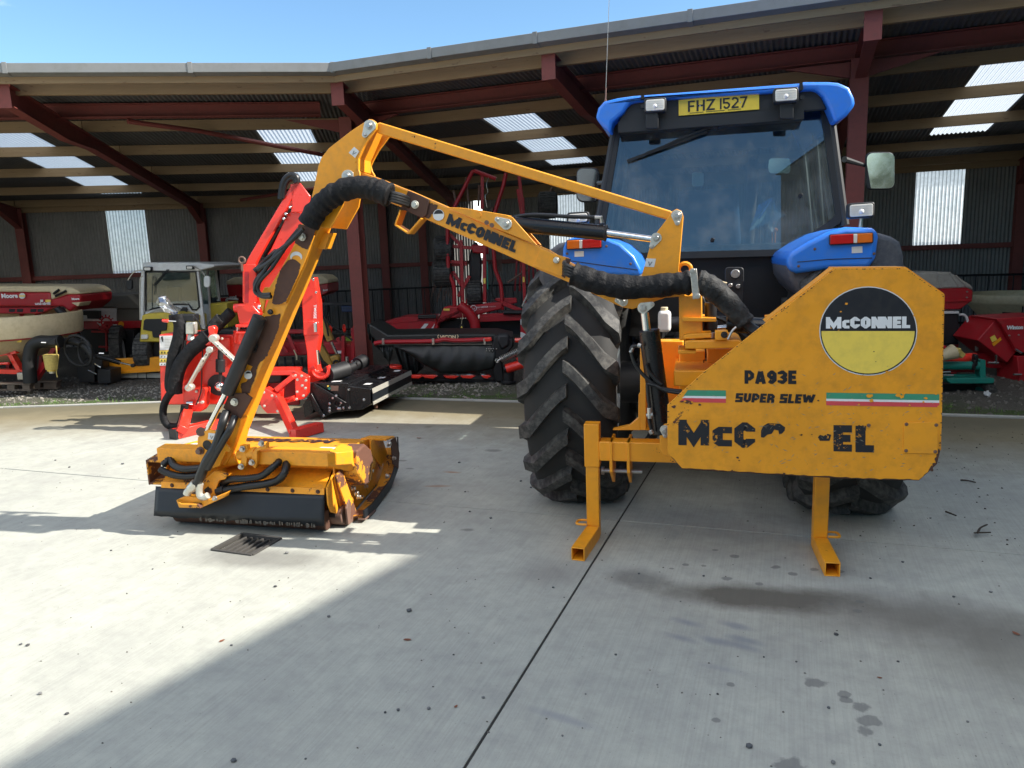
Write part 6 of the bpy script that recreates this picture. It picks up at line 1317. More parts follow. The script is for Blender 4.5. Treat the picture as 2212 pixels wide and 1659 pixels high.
b = MB(); b.cyl(c+bd*.28+UP*.08, c+bd*.52+UP*.12+RT*.06, .05, 18); b.cyl(c+bd*.45+UP*.11+RT*.04, c+bd*.55+UP*.13+RT*.07, .075, 22); b.build('drive_motor', M['black_edge'], fh, bevel=.006)
b = MB(); b.cyl(c+bd*.38+UP*.10+RT*.02, c+bd*.40+UP*.105+RT*.022, .056, 18); b.build('motor_collar', M['chrome'], fh)
b = MB(); b.box(c+bd*.45+UP*.06-RT*.12, RT*.05, FW*.05, UP*.03); b.build('blue_cap', M['blue'], fh, bevel=.01)
for u, v, s_ in ((.02, .12, .05), (.35, .45, .05), (.65, .85, .045)):
    p = np_[3].lerp(np_[5], .5)+bd*v; b = MB(); b.prism([p+UP*.004-nx*.02, p+UP*.004+nx*.05, p+UP*.004+nx*.05+bd*.07, p+UP*.004-nx*.02+bd*.07], UP*.002); b.build('sticker', M['sticker'], fh)
p = np_[1]+UP*.004+bd*.02; b = MB(); b.prism([p, p+RT*.09, p+RT*.09+bd*.05, p+bd*.05], UP*.002); b.build('sticker', M['sticker'], fh)
b = MB(); p = np_[8]+bd*.3; b.cyl(p+UP*.02, p-UP*.06, .02, 8); b.build('height_leg', M['rust'], fh)
for k in range(8):
    b = MB(); p = np_[9]+bd*(.1+k*.1)+UP*.01; b.beam(p, p-UP*.04+RT*.01, .03, .008); b.build('flail', M['black_edge'], fh)
# ================================================================ machines stored in the shed
def m1(x, y): return (.1931*x, 573.2+.1931*y)
def w1(x, y): return (.343*x, 505.8+.343*y)
def r1(x, y): return (691.3+.3049*x, 354+.3049*y)
def s1(x, y): return (1981+.2185*x, 548+.2185*y)
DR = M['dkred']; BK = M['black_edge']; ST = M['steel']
def txt(name, s, d, conv, p0, p1, mat, parent, sq=1.0, bold=.02, slant=0): return font_text(name, s, CP(d).q(*conv(*p0)), CP(d).q(*conv(*p1)), mat, parent, .004, bold, sq, slant)
def th(name, label, cat, d, px, group=None): p = CP(d).q(px, 700); p.z = 0; return thing(name, label, cat, p, group)
def ctyre(parent, d, conv, cx, cy, R, w, face=None, ax=None, rimmat='white_paint'):
    c = CP(d).q(*conv(cx, cy)); ax = V(ax or RT).normalized(); b = MB(); u = ax.orthogonal().normalized(); wv = ax.cross(u); prof = [(-w/2, R*.5), (-w*.52, R*.8), (-w*.42, R), (0, R*1.01), (w*.42, R), (w*.52, R*.8), (w/2, R*.5)]; m = len(prof); vs = []; n = 28
    for i in range(n):
        t = 2*math.pi*i/n; dd = u*math.cos(t)+wv*math.sin(t); vs += [c+ax*a+dd*r for a, r in prof]
    b.add(vs, [[i*m+k, i*m+k+1, ((i+1) % n)*m+k+1, ((i+1) % n)*m+k] for i in range(n) for k in range(m-1)]); t_ = b.build('tyre', M['tyre'], parent, angle=50)
    b = MB(); b.cyl(c-ax*w*.3, c+ax*w*.3, R*.52, 20); b.build('rim', M[rimmat], parent)
    b = MB()
    for i in range(24):
        t = 2*math.pi*i/24; dd = u*math.cos(t)+wv*math.sin(t); tn = ax.cross(dd); b.box(c+dd*(R+.004), ax*w*.4, tn*R*.03, dd*.010)
    b.build('tread', M['tyre'], parent, smooth=False); return t_
# ---- seed drill, far left
d = 11.0
sd = th('seed_drill', 'red and cream seed drill with rounded cream lid at the far left of the shed', 'seed drill', d, 60)
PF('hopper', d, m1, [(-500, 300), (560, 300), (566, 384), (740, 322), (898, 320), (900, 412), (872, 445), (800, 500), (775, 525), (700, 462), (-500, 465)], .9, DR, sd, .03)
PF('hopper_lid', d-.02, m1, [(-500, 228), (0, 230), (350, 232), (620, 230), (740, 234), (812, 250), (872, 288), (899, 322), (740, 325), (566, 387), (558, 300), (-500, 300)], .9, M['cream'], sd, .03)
PF('hopper_corner', d-.025, m1, [(792, 418), (896, 412), (884, 440), (868, 462)], .3, M['cream'], sd, .01)
for a in (((600, 318), (660, 272)), ((620, 345), (740, 285))): PT('lid_strap', d-.04, m1, list(a), .018, BK, sd)
txt('lettering', 'Moore', d-.035, m1, (20, 365), (203, 361), M['decal_white'], sd, 1.0, .05); txt('lettering', 'Moore', d-.035, m1, (806, 387), (890, 383), M['decal_white'], sd, 1.0, .05); txt('lettering', 'uni-drill', d-.035, m1, (395, 442), (566, 441), M['decal_white'], sd, .8, .03)
PF('emblem', d-.03, m1, ellp(247, 342, 35, 32, 0, 360, 20)[:-1], .004, M['sticker'], sd, 0); PF('emblem_band', d-.034, m1, [(212, 335), (282, 335), (280, 350), (214, 350)], .002, M['decal_yellow'], sd, 0)
for p in ((450, 384, 482, 412, 'sticker'), (508, 384, 566, 412, 'decal_yellow')): PF('sticker', d-.03, m1, [(p[0], p[1]), (p[2], p[1]), (p[2], p[3]), (p[0], p[3])], .003, M[p[4]], sd, 0)
PF('chassis', d+.05, m1, [(-500, 470), (600, 468), (520, 505), (440, 540), (-500, 540)], .12, DR, sd, .01)
for x in (100, 190, 340, 420): PF('chassis_slot', d+.045, m1, [(x, 488), (x+70, 488), (x+60, 522), (x, 522)], .01, BK, sd, 0)
for x in (-150, 60, 250, 420, 560): PB('coulter_arm', d+.35, m1, [(x, 540), (x+60, 900), (x+40, 1180)], .05, .08, DR, sd)
PB('toolbar', d+.3, m1, [(-400, 700), (820, 700)], .1, .1, DR, sd); PT('seed_pipe', d-.05, m1, [(640, 480), (720, 560), (820, 680), (870, 800)], .05, M['rubber'], sd, 10, 5); PT('seed_pipe', d-.0, m1, [(690, 480), (760, 580), (850, 720), (880, 830)], .03, M['rubber'], sd, 10, 5)
PB('drill_frame', d+.4, m1, [(780, 560), (840, 565), (880, 640)], .05, .06, M['red'], sd)
# ---- cream spreader on a pallet
d = 10.15
sp = th('fertiliser_spreader', 'cream plastic hopper spreader on red legs standing on a wooden pallet at the left', 'spreader', d, 30)
c = CP(d+.35).q(*m1(110, 700)); sc_ = 1.186*(d+.35)/1897
def lz(y): return CP(d+.35).q(*m1(110, y)).z
b = MB(); R0 = 715*.1931*sc_; prof = [(R0*1.0, lz(548)), (R0*1.01, lz(560)), (R0*1.0, lz(700)), (R0*.985, lz(770)), (R0*.93, lz(785)), (R0*.90, lz(800)), (R0*.80, lz(880)), (R0*.55, lz(985)), (R0*.30, lz(1030)), (R0*.2, lz(1080))]
def lathez(b, cx, cy, prof, n=48):
    m = len(prof); vs = []
    for i in range(n):
        t = 2*math.pi*i/n; vs += [V((cx+math.cos(t)*r, cy+math.sin(t)*r, z)) for r, z in prof]
    b.add(vs, [[i*m+k+1, i*m+k, ((i+1) % n)*m+k, ((i+1) % n)*m+k+1] for i in range(n) for k in range(m-1)])
lathez(b, c.x, c.y, prof); h = b.build('hopper', M['cream'], sp, angle=50); s_ = h.modifiers.new('s', 'SOLIDIFY'); s_.thickness = .01
b = MB(); b.ring(V((c.x, c.y, lz(785))), UP, R0*.965, .012, 48, 6); b.build('hopper_seam', DR, sp)
PF('sticker', d-.29, m1, [(122, 822), (242, 830), (238, 862), (124, 858)], .003, M['decal_yellow'], sp, 0)
for pts in ([(30, 825), (250, 1200)], [(-60, 1000), (200, 960)], [(640, 900), (400, 1280)], [(-100, 1180), (300, 1190)]): PB('leg', d-.15, m1, pts, .06, .10, M['red'] if pts[0][0] < 100 else DR, sp)
PT('red_bar', d-.25, m1, [(-60, 1102), (100, 1096)], .018, M['red'], sp)
PT('delivery_tube', d-.3, m1, [(340, 1310), (330, 1150), (335, 1000), (370, 900), (450, 855), (560, 855), (680, 850)], .085, M['rubber'], sp, 16, 6)
PT('delivery_tube', d-.15, m1, [(680, 850), (820, 850), (930, 890), (1000, 960), (1045, 1040)], .05, M['rubber'], sp, 14, 6)
PF('tube_clamp', d-.4, m1, [(530, 830), (612, 826), (612, 890), (530, 890)], .03, BK, sp); PT('clamp_handle', d-.42, m1, [(465, 864), (520, 866)], .012, M['chrome'], sp); PT('chain', d-.4, m1, [(628, 900), (636, 1000), (640, 1120), (630, 1200), (642, 1252)], .008, M['pto'], sp, 6)
b = MB(); q = CP(d-.4); b.cyl(q.q(*m1(568, 1000)), q.q(*m1(578, 1165)), .095, 20, .072); b.build('shaft_guard', M['pto'], sp, bevel=.004)
b = MB(); b.cyl(q.q(*m1(578, 1160)), q.q(*m1(580, 1182)), .055, 16); b.build('shaft_yoke', M['decal_yellow'], sp); b = MB(); b.cyl(q.q(*m1(580, 1182)), q.q(*m1(582, 1208)), .036, 16); b.build('shaft_end', M['zinc'], sp, bevel=.004)
b = MB(); b.box(CP(d-.3).q(*m1(255, 1235)), RT*.05, FW*.05, UP*.05); b.build('coupling', ST, sp, bevel=.01)
b = MB(); c2_ = CP(d-.25); b.ring(c2_.q(*m1(875, 955)), FW*.95+RT*.2+UP*.1, .21, .018, 36, 10); b.build('hose_coil', M['rubber'], sp); b = MB(); b.ring(c2_.q(*m1(950, 990)), FW*.8+RT*.5, .16, .016, 36, 8); b.build('hose_coil', M['rubber'], sp)
for k, x0 in enumerate((-130, 360)):
    pt = thing('pallet', ('grey weathered pallet under the red legged cream spreader', 'small weathered pallet beside the black tube of the cream spreader')[k], 'pallet', GZ().q(*m1(x0, 1400))*1.0)
    w_ = 470 if k == 0 else 280; dd = d-.35+k*.35
    for z in range(3): PF('board', dd+z*.3, m1, [(x0, 1320-k*25), (x0+w_, 1320-k*25), (x0+w_, 1338-k*25), (x0, 1338-k*25)], .12, M['palletwood'], pt, .002)
    PF('board', dd, m1, [(x0, 1390-k*20), (x0+w_, 1390-k*20), (x0+w_, 1404-k*20), (x0, 1404-k*20)], .1, M['palletwood'], pt, .002)
    for x in (x0+10, x0+w_*.45, x0+w_-90): PF('block', dd+.01, m1, [(x, 1338-k*22), (x+80, 1338-k*22), (x+80, 1392-k*22), (x, 1392-k*22)], .1, M['palletwood'], pt, .002)
# ---- black mounted unit with ram and orange linkage beam in front of the white cab
d = 10.5
bu = th('toolbar_unit', 'black steel mounting unit with hydraulic ram and long orange beam on the shed floor', 'implement', d, 230)
PF('unit_box', d, m1, [(850, 1130), (1060, 1120), (1060, 1310), (900, 1310), (860, 1240)], .3, BK, bu, .01); PF('unit_box', d-.05, m1, [(1085, 1160), (1235, 1170), (1240, 1322), (1090, 1322)], .3, M['plastic_dark'], bu, .01); PF('unit_box', d+.05, m1, [(940, 1040), (1140, 1030), (1150, 1160), (940, 1160)], .2, BK, bu, .02)
PB('unit_leg', d, m1, [(1190, 1320), (1195, 1385)], .05, .05, BK, bu)
PT('ram_cylinder', d-.1, m1, [(1080, 1020), (1200, 1045), (1340, 1088)], .035, M['gloss_black'], bu, 14); PT('ram_rod', d-.1, m1, [(1338, 1086), (1480, 1118)], .014, M['chrome'], bu, 10); PF('ram_eye', d-.12, m1, ellp(1480, 1122, 24, 20, 0, 360, 14)[:-1], .05, BK, bu)
for a in (((1110, 985), (1165, 988)), ((1060, 1100), (1130, 1140)), ((990, 1172), (1080, 1215))): PT('pin', d-.12, m1, list(a), .012, M['chrome'], bu)
PF('beam', d+.35, m1, [(1145, 1058), (1300, 1048), (1900, 1022), (2050, 1020), (2050, 1170), (1785, 1182), (1240, 1216)], .12, M['orange_clean'], bu, .01); PF('beam_lip', d+.33, m1, [(1235, 1190), (2050, 1160), (2050, 1172), (1240, 1218)], .02, M['orange'], bu, .002)
for i, x in enumerate((1250, 1540, 1640)): PF('concrete_block', d+.4, m1, [(x, 1208), (x+(285 if i != 1 else 95), 1202), (x+(285 if i != 1 else 95), 1262), (x, 1262)], .3, M['concrete'], bu, .01)
# ---- covered trailed drill behind
d = 12.6
cd_ = th('trailed_drill', 'red and white trailed drill under a dark grey tarpaulin, spiked wheel at its front', 'seed drill', d, 240)
PF('tarpaulin', d, m1, [(830, 472), (870, 360), (900, 345), (1340, 335), (1430, 330), (1500, 400), (1570, 470), (1560, 488), (1310, 490), (1300, 470)], 1.2, M['tarp_dark'], cd_, .02)
PF('body', d+.05, m1, [(800, 475), (1300, 475), (1302, 625), (830, 625)], 1.1, M['white_paint'], cd_); PF('body', d+.03, m1, [(1306, 485), (1800, 485), (1800, 622), (1306, 622)], 1.1, M['tarp_dark'], cd_)
PF('lower_body', d+.02, m1, [(870, 628), (1900, 618), (1900, 700), (1560, 702), (1180, 712), (950, 716)], 1.1, DR, cd_); PF('emblem', d+.0, m1, ellp(1354, 662, 32, 34, 0, 360, 20)[:-1], .004, M['orange'], cd_, 0)
PF('work_lamp', d-.1, m1, [(800, 508), (1105, 510), (1108, 600), (975, 598), (970, 560), (800, 545)], .08, BK, cd_)
b = MB(); q = CP(d-.15); c = q.q(*m1(1192, 640)); b.ring(c, FW, .085, .012, 24, 6)
b.build('spiked_wheel', DR, cd_)
for i in range(12): t = 2*math.pi*i/12; dd = RT*math.cos(t)+UP*math.sin(t); b = MB(); b.beam(c+dd*.08, c+dd*.135, .016, .012, up=FW); b.build('spike', DR, cd_)
for pts in ([(1100, 700), (1250, 760)], [(1190, 660), (1200, 960)], [(1240, 680), (1260, 1000)], [(1030, 740), (1300, 745)], [(1110, 910), (1250, 915)], [(1240, 640), (1300, 720)]): PB('frame_bar', d-.1, m1, pts, .03, .06, DR, cd_)
PF('white_decal', d-.12, m1, [(1080, 640), (1165, 632), (1130, 690)], .004, M['sticker'], cd_, 0); PF('white_decal', d-.12, m1, [(1250, 660), (1310, 660), (1290, 700)], .004, M['sticker'], cd_, 0)
ctyre(cd_, d-.3, m1, 1335, 960, .42, .18, ax=RT*.95+FW*.3)
PF('axle_box', d-.1, m1, [(900, 720), (1500, 720), (1500, 1000), (950, 1000)], .3, BK, cd_)
# ---- white cab machine
d = 11.2
wc = th('forage_harvester', 'old yellow machine with white glazed cab, wipers and round mirrors inside the shed', 'harvester', d, 370)
WP = M['white_paint']
PF('cab_front', d, w1, [(898, 182), (1245, 182), (1250, 235), (915, 235), (915, 475), (898, 520)], .05, WP, wc, .01)
PF('cab_front', d, w1, [(1235, 235), (1250, 235), (1292, 600), (1240, 590), (1100, 480), (1150, 445), (1190, 440), (1215, 478), (1250, 470)], .05, WP, wc, .01)
PF('cab_front', d, w1, [(915, 480), (960, 465), (1000, 445), (1100, 440), (1190, 445), (1200, 500), (905, 560)], .05, WP, wc, .01)
PF('cab_roof', d-.02, w1, [(900, 178), (1245, 178), (1350, 192), (1350, 206), (1245, 232), (900, 232)], 1.2, WP, wc, .02)
PF('windscreen', d-.01, w1, [(920, 240), (1230, 240), (1250, 455), (1235, 472), (1215, 470), (1190, 438), (1100, 438), (960, 465), (922, 478)], .01, M['glass'], wc, 0)
b = MB(); fr_ = [(918, 237), (1233, 237), (1255, 460), (1236, 477), (1212, 477), (1188, 442), (1100, 442), (962, 470), (918, 484)]; q = CP(d-.015); b.tube([q.q(*w1(*p)) for p in fr_+fr_[:1]], .012, 6); b.build('window_seal', M['rubber'], wc)
PB('cab_pillar', d, w1, [(905, 235), (897, 540)], .05, .06, WP, wc); PB('cab_pillar', d+.5, w1, [(1300, 215), (1325, 600)], .05, .05, WP, wc); PB('cab_pillar', d+1.0, w1, [(1350, 205), (1378, 420)], .05, .05, WP, wc)
PF('side_door', d+.45, w1, [(1256, 220), (1300, 215), (1325, 590), (1292, 600)], .02, WP, wc, .004); PF('side_glass', d+.44, w1, [(1264, 250), (1296, 250), (1312, 440), (1276, 440)], .01, M['glass'], wc, 0)
PF('side_glass', d+.95, w1, [(1310, 225), (1345, 222), (1370, 410), (1335, 418)], .01, M['glass'], wc, 0); PF('cab_rear', d+1.1, w1, [(930, 220), (1380, 220), (1385, 500), (930, 500)], .03, M['plastic_dark'], wc)
PF('seat_back', d+.7, w1, rrect(1040, 330, 1130, 460, 20), .1, M['tarp_dark'], wc, .02)
PF('side_panel', d+.5, w1, [(1290, 440), (1430, 430), (1435, 590), (1325, 600)], .5, M['yellow'], wc, .02)
PF('bonnet', d-.35, w1, [(892, 512), (925, 500), (1110, 492), (1200, 520), (1200, 680), (876, 680)], .6, M['yellow'], wc, .02)
PF('bonnet_top', d-.1, w1, [(905, 510), (1040, 450), (1100, 460), (1200, 510)], .4, M['tarp'], wc, .01)
PF('grille', d-.37, w1, [(905, 545), (915, 535), (1045, 533), (1052, 545), (1048, 606), (1012, 610), (1008, 645), (1000, 652), (970, 652), (960, 645), (957, 612), (900, 602)], .02, BK, wc, .004)
PF('head_lamp', d-.38, w1, rrect(886, 633, 930, 661, 6), .03, M['lens'], wc, .006); PF('side_vent', d-.1, w1, [(1150, 460), (1178, 460), (1178, 500), (1120, 496)], .02, BK, wc)
PF('under_body', d-.2, w1, [(876, 680), (1300, 680), (1300, 780), (876, 780)], .8, BK, wc)
for x in (880, 1060): ctyre(wc, d-.1+(x > 900)*.4, w1, x+60, 745, .30, .25, ax=RT)
for k, p in enumerate(((902, 205, 952, 232), (1170, 198, 1215, 222))): PF('work_lamp', d-.08, w1, rrect(*p, 5), .06, BK, wc, .006); PF('lens', d-.085, w1, rrect(p[0]+6, p[1]+5, p[2]-6, p[3]-4, 4), .01, M['lens'], wc, .002)
PT('mirror_arm', d-.1, w1, [(898, 226), (855, 232), (828, 255), (806, 290)], .008, ST, wc, 6, 4); PF('mirror', d-.1, w1, rrect(795, 285, 832, 352, 16), .04, M['rubber'], wc, .01); PT('mirror_arm', d-.1, w1, [(1215, 200), (1260, 225), (1290, 262)], .008, ST, wc, 6, 4); PF('mirror', d-.12, w1, rrect(1282, 262, 1322, 336, 17), .03, M['sticker'], wc, .01)
PT('wiper', d-.03, w1, [(1065, 222), (972, 325)], .006, BK, wc); PT('wiper', d-.03, w1, [(1055, 222), (965, 322)], .006, BK, wc); PT('wiper', d-.03, w1, [(978, 270), (974, 380)], .005, BK, wc); PT('hand_rail', d-.2, w1, [(902, 262), (886, 275), (882, 330), (882, 540)], .008, ST, wc, 6, 3)
txt('lettering', 'v', d-.39, w1, (1002, 690), (1010, 690), M['sticker'], wc) if False else None
# ---- second drill further back
d = 13.2
s2 = th('seed_drill', 'red and cream seed drill half hidden behind the red hedge cutter boom', 'seed drill', d, 600)
PF('hopper', d, w1, [(1424, 318), (1560, 318), (2002, 318), (2066, 310), (2068, 366), (2030, 388), (1990, 400), (1440, 400)], .8, DR, s2, .02)
PF('hopper_lid', d-.01, w1, [(1422, 318), (1424, 295), (1470, 272), (1600, 268), (1980, 256), (2030, 262), (2062, 285), (2070, 308), (2002, 320)], .8, M['cream'], s2, .02)
txt('lettering', 'Moore', d-.03, w1, (2036, 360), (2066, 354), M['decal_white'], s2, 1.4, .04); txt('lettering', 'uni', d-.03, w1, (1448, 408), (1490, 408), M['decal_white'], s2, 1.0, .04)
PF('chassis', d+.1, w1, [(1380, 402), (2040, 402), (2000, 470), (1500, 440), (1400, 440)], .2, DR, s2, .01)
PB('frame_bar', d-.2, w1, [(1428, 475), (1428, 408), (1500, 410)], .03, .05, M['sticker'], s2)
PT('seed_pipe', d-.1, w1, [(2040, 390), (2060, 450), (2050, 520), (1990, 620)], .03, M['rubber'], s2, 8, 4)
for x in (1640, 1700, 1760): PB('coulter_arm', d, w1, [(x, 430), (x+20, 700)], .05, .08, DR, s2)
# ---- red power harrow, mustard arm
d = 11.4
ph = th('power_harrow', 'long dark red power harrow with upright tines behind the front column', 'harrow', d, 660)
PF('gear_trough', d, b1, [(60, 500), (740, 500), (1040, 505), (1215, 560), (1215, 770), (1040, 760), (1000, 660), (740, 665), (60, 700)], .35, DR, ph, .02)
PF('top_beam', d-.05, b1, [(100, 350), (760, 335), (765, 385), (100, 395)], .2, DR, ph, .01)
for a in (((1040, 420), (1040, 760)), ((1165, 310), (1180, 900)), ((1200, 300), (1230, 760)), ((300, 400), (420, 650)), ((150, 450), (300, 640)), ((960, 440), (1000, 520))): PB('upright', d-.1, b1, list(a), .05, .09 if a[0][0] > 1000 else .05, DR, ph)
for x in (870, 1050, 1190):
    b = MB(); q = CP(d-.1); b.ring(q.q(*b1(x, 320)), FW*.5+RT, .05, .016, 14, 6); b.build('spring_loop', M['red'], ph)
PF('sticker', d-.06, b1, [(945, 615), (1032, 615), (1032, 652), (945, 652)], .004, M['sticker'], ph, 0); PF('yellow_green_plate', d+.2, b1, [(1060, 430), (1165, 430), (1165, 490), (1060, 490)], .02, plain('lime_sticker', (.25, .42, .03), .5), ph, 0)
for x in range(150, 1200, 110): PB('tine', d+.1, b1, [(x, 700), (x+10, 840)], .03, .04, BK, ph)
PF('hose_handle', d-.14, b1, [(370, 605), (385, 605), (425, 690), (425, 740), (405, 740), (405, 690)], .02, M['cream'], ph, .004)
PF('end_guard', d-.15, b1, [(1340, 620), (1420, 650), (1430, 690), (1370, 810), (1345, 800), (1340, 700)], .05, M['red'], ph, .01)
d = 9.9
ma = th('digger_arm', 'worn mustard yellow digger arm with chrome ram lying behind the red cutter', 'digger arm', d, 720)
MU = M['mustard'] = paint('mustard_paint', (.36, .20, .03), .3, rough=.6, dirt=.5, scale=8)
PB('arm', d, b1, [(745, 190), (870, 480)], .08, .10, MU, ma); PT('ram_rod', d, b1, [(878, 500), (950, 655)], .020, M['chrome'], ma, 12)
PF('arm', d+.05, b1, [(710, 430), (735, 430), (760, 560), (860, 720), (900, 800), (860, 830), (770, 740), (715, 640)], .1, MU, ma, .01)
PF('arm_joint', d, b1, [(850, 700), (950, 670), (985, 710), (960, 800), (900, 810)], .12, MU, ma, .02); b = MB(); c = CP(d-.01).q(*b1(942, 780)); b.ring(c, FW, .035, .012, 16, 6); b.build('pivot_ring', BK, ma)
PF('arm_base', d-.1, b1, [(800, 850), (930, 870), (940, 920), (790, 915)], .3, MU, ma, .02)
for p in ([(830, 150), (860, 260), (1060, 400), (1160, 480)], [(720, 60), (800, 240), (840, 420)], [(740, 750), (850, 830), (1000, 860), (1080, 880)]): PT('hose', d-.05, b1, p, .014, M['hose'], ma, 8, 5)
PT('stake', d-.1, b1, [(1085, 695), (1090, 860)], .022, ST, ma, 10)
# ---- blue crate behind the column
bc = th('crate', 'small dark blue plastic crate high on a rack behind the front column', 'crate', 12.4, 784)
PF('crate_body', 12.4, b1, [(1005, 20), (1170, 20), (1165, 100), (1015, 100)], .3, plain('dark_blue_plastic', (.01, .03, .09), .5), bc, .01)
for x in range(1030, 1160, 26): PF('crate_slot', 12.39, b1, [(x, 40), (x+10, 40), (x+10, 62), (x, 62)], .008, BK, bc, 0)
PF('rack_shelf', 12.4, b1, [(700, -10), (1190, -10), (1190, 14), (700, 14)], .3, BK, bc, .004)
# ---- drum/disc mower with black canvas
d = 9.55
mw = th('disc_mower', 'mounted disc mower with black canvas skirt, red front bar and VICON lettering', 'mower', d, 980)
CV = M['canvas'] = paint('black_canvas', (.011, .013, .012), 0, rough=.45, dirt=.3, dirtcol=(.03, .04, .035), scale=5, var=.4)
PF('skirt_top', d, r1, [(345, 1130), (400, 1160), (480, 1212), (820, 1205), (1250, 1205), (1372, 1232), (1360, 1262), (1240, 1258), (400, 1266), (350, 1200)], .8, CV, mw, .02)
# draped canvas with folds
def canvas(name, top, bot, d0, bul, seed):
    random.seed(seed); n = 30; rows = 10; vs = []; q0 = CP(d0)
    for j in range(rows+1):
        f = j/rows
        for i in range(n+1):
            g = i/n; k = g*(len(top)-1); a = int(min(k, len(top)-2)); fr = k-a; T_ = V(top[a]).lerp(V(top[a+1]), fr); kb = g*(len(bot)-1); ab = int(min(kb, len(bot)-2)); B_ = V(bot[ab]).lerp(V(bot[ab+1]), kb-ab); p = T_.lerp(B_, f)
            o = math.sin(g*19+seed)*.02*f+math.sin(g*43+f*4)*.008+bul*math.sin(f*math.pi*.8)
            vs.append(q0.q(*r1(p.x, p.y))-FW*o)
    b = MB(); m = n+1; b.add(vs, [[j*m+i, (j+1)*m+i, (j+1)*m+i+1, j*m+i+1] for j in range(rows) for i in range(n)]); o = b.build(name, CV, mw, angle=60); s_ = o.modifiers.new('s', 'SOLIDIFY'); s_.thickness = .01
canvas('canvas_skirt', [(520, 1278), (900, 1274), (1245, 1270)], [(560, 1300), (740, 1420), (850, 1478), (1100, 1478), (1240, 1440)], d-.02, .08, 3)
canvas('canvas_skirt', [(385, 1278), (450, 1278), (520, 1278)], [(395, 1285), (450, 1350), (495, 1425), (516, 1330)], d+.0, .04, 7)
canvas('canvas_flap', [(335, 1125), (360, 1150), (470, 1215)], [(345, 1230), (370, 1270), (400, 1272)], d+.1, .02, 5)
canvas('canvas_skirt', [(520, 1285), (640, 1285), (760, 1285)], [(600, 1478), (680, 1490), (735, 1440)], d+.35, .03, 9)
PT('front_bar', d-.06, r1, [(385, 1274), (460, 1262), (800, 1256), (880, 1244), (980, 1252), (1215, 1240)], .028, DR, mw, 10, 4); PT('chrome_edge', d-.05, r1, [(400, 1280), (1245, 1278)], .010, ST, mw, 6); PF('bar_joint', d-.10, r1, [(1160, 1232), (1215, 1230), (1218, 1255), (1160, 1262)], .05, M['red'], mw, .01)
for x in (445, 800, 1165): PF('bar_clip', d-.1, r1, [(x-8, 1238), (x+8, 1236), (x+12, 1278), (x-6, 1284)], .02, ST, mw, .003)
txt('lettering', 'VICON', d-.035, r1, (848, 1238), (964, 1236), M['cream'], mw, .9, .06)
for sg, x in ((1, 842), (-1, 972)): b = MB(); q = CP(d-.035); b.tube(crv([q.q(*r1(x, 1209)), q.q(*r1(x-sg*7, 1223)), q.q(*r1(x, 1239))], 4), .006, 5); b.build('lettering_bracket', M['cream'], mw)
PF('cutter_bar', d+.05, r1, [(570, 1512), (1270, 1530), (1280, 1552), (600, 1540)], .35, BK, mw, .01)
for x0, x1 in ((608, 728), (722, 830), (872, 985), (990, 1100), (1140, 1215)):
    PF('skid', d-.05, r1, [(x0, 1500), (x1-20, 1498), (x1, 1506), (x1-30, 1522), (x0+20, 1518)], .12, M['red'], mw, .006)
b = MB(); q = CP(d+.1); b.cyl(q.q(*r1(527, 1425)), q.q(*r1(527, 1492)), .098, 22); b.build('red_drum', M['red'], mw, bevel=.01)
PF('gearbox', d-.08, r1, [(1235, 1210), (1370, 1240), (1372, 1290), (1290, 1400), (1310, 1550), (1240, 1545), (1200, 1360)], .3, BK, mw, .02); PF('gearbox_shell', d-.1, r1, [(1255, 1205), (1345, 1205), (1350, 1290), (1280, 1330), (1250, 1260)], .2, M['plastic_dark'], mw, .04)
b = MB(); q = CP(d-.15); b.cyl(q.q(*r1(1335, 1440)), q.q(*r1(1335, 1545)), .07, 18); b.cyl(q.q(*r1(1335, 1535)), q.q(*r1(1335, 1552)), .10, 18); b.build('support_foot', BK, mw, bevel=.005)
PT('red_tube', d-.2, r1, [(1318, 1452), (1450, 1412)], .062, M['red'], mw, 16); b = MB(); c = CP(d-.2).q(*r1(1314, 1453)); b.cyl(c-RT*.02, c+RT*.01, .045, 14); b.build('tube_end', BK, mw)
PT('red_bar', d-.1, r1, [(1380, 1250), (1500, 1246)], .03, M['red'], mw); PT('red_bar', d-.1, r1, [(1395, 1390), (1450, 1360)], .03, M['red'], mw)
# coil spring
b = MB(); q = CP(d-.25); p0 = q.q(*r1(1278, 1386)); p1 = q.q(*r1(1468, 1298)); ax = (p1-p0); u = ax.normalized().orthogonal().normalized(); w_ = ax.normalized().cross(u); n = 16
b.tube([p0+ax*(i/(n*12))+(u*math.cos(i*math.pi/6)+w_*math.sin(i*math.pi/6))*.036 for i in range(n*12+1)], .009, 6); b.build('coil_spring', ST, mw)
PT('spring_rod', d-.25, r1, [(1256, 1396), (1290, 1380)], .014, ST, mw); b = MB(); c = q.q(*r1(1256, 1394)); b.ring(c, FW, .02, .010, 14, 6); b.build('spring_eye', ST, mw)
for x, y in ((1180, 1310), (1196, 1310), (1212, 1310), (1228, 1310), (1250, 1310), (1180, 1324), (1200, 1324), (1222, 1324)): bolt(CP(d-.09).q(*r1(x, y)), -FW, .006, ST, mw)
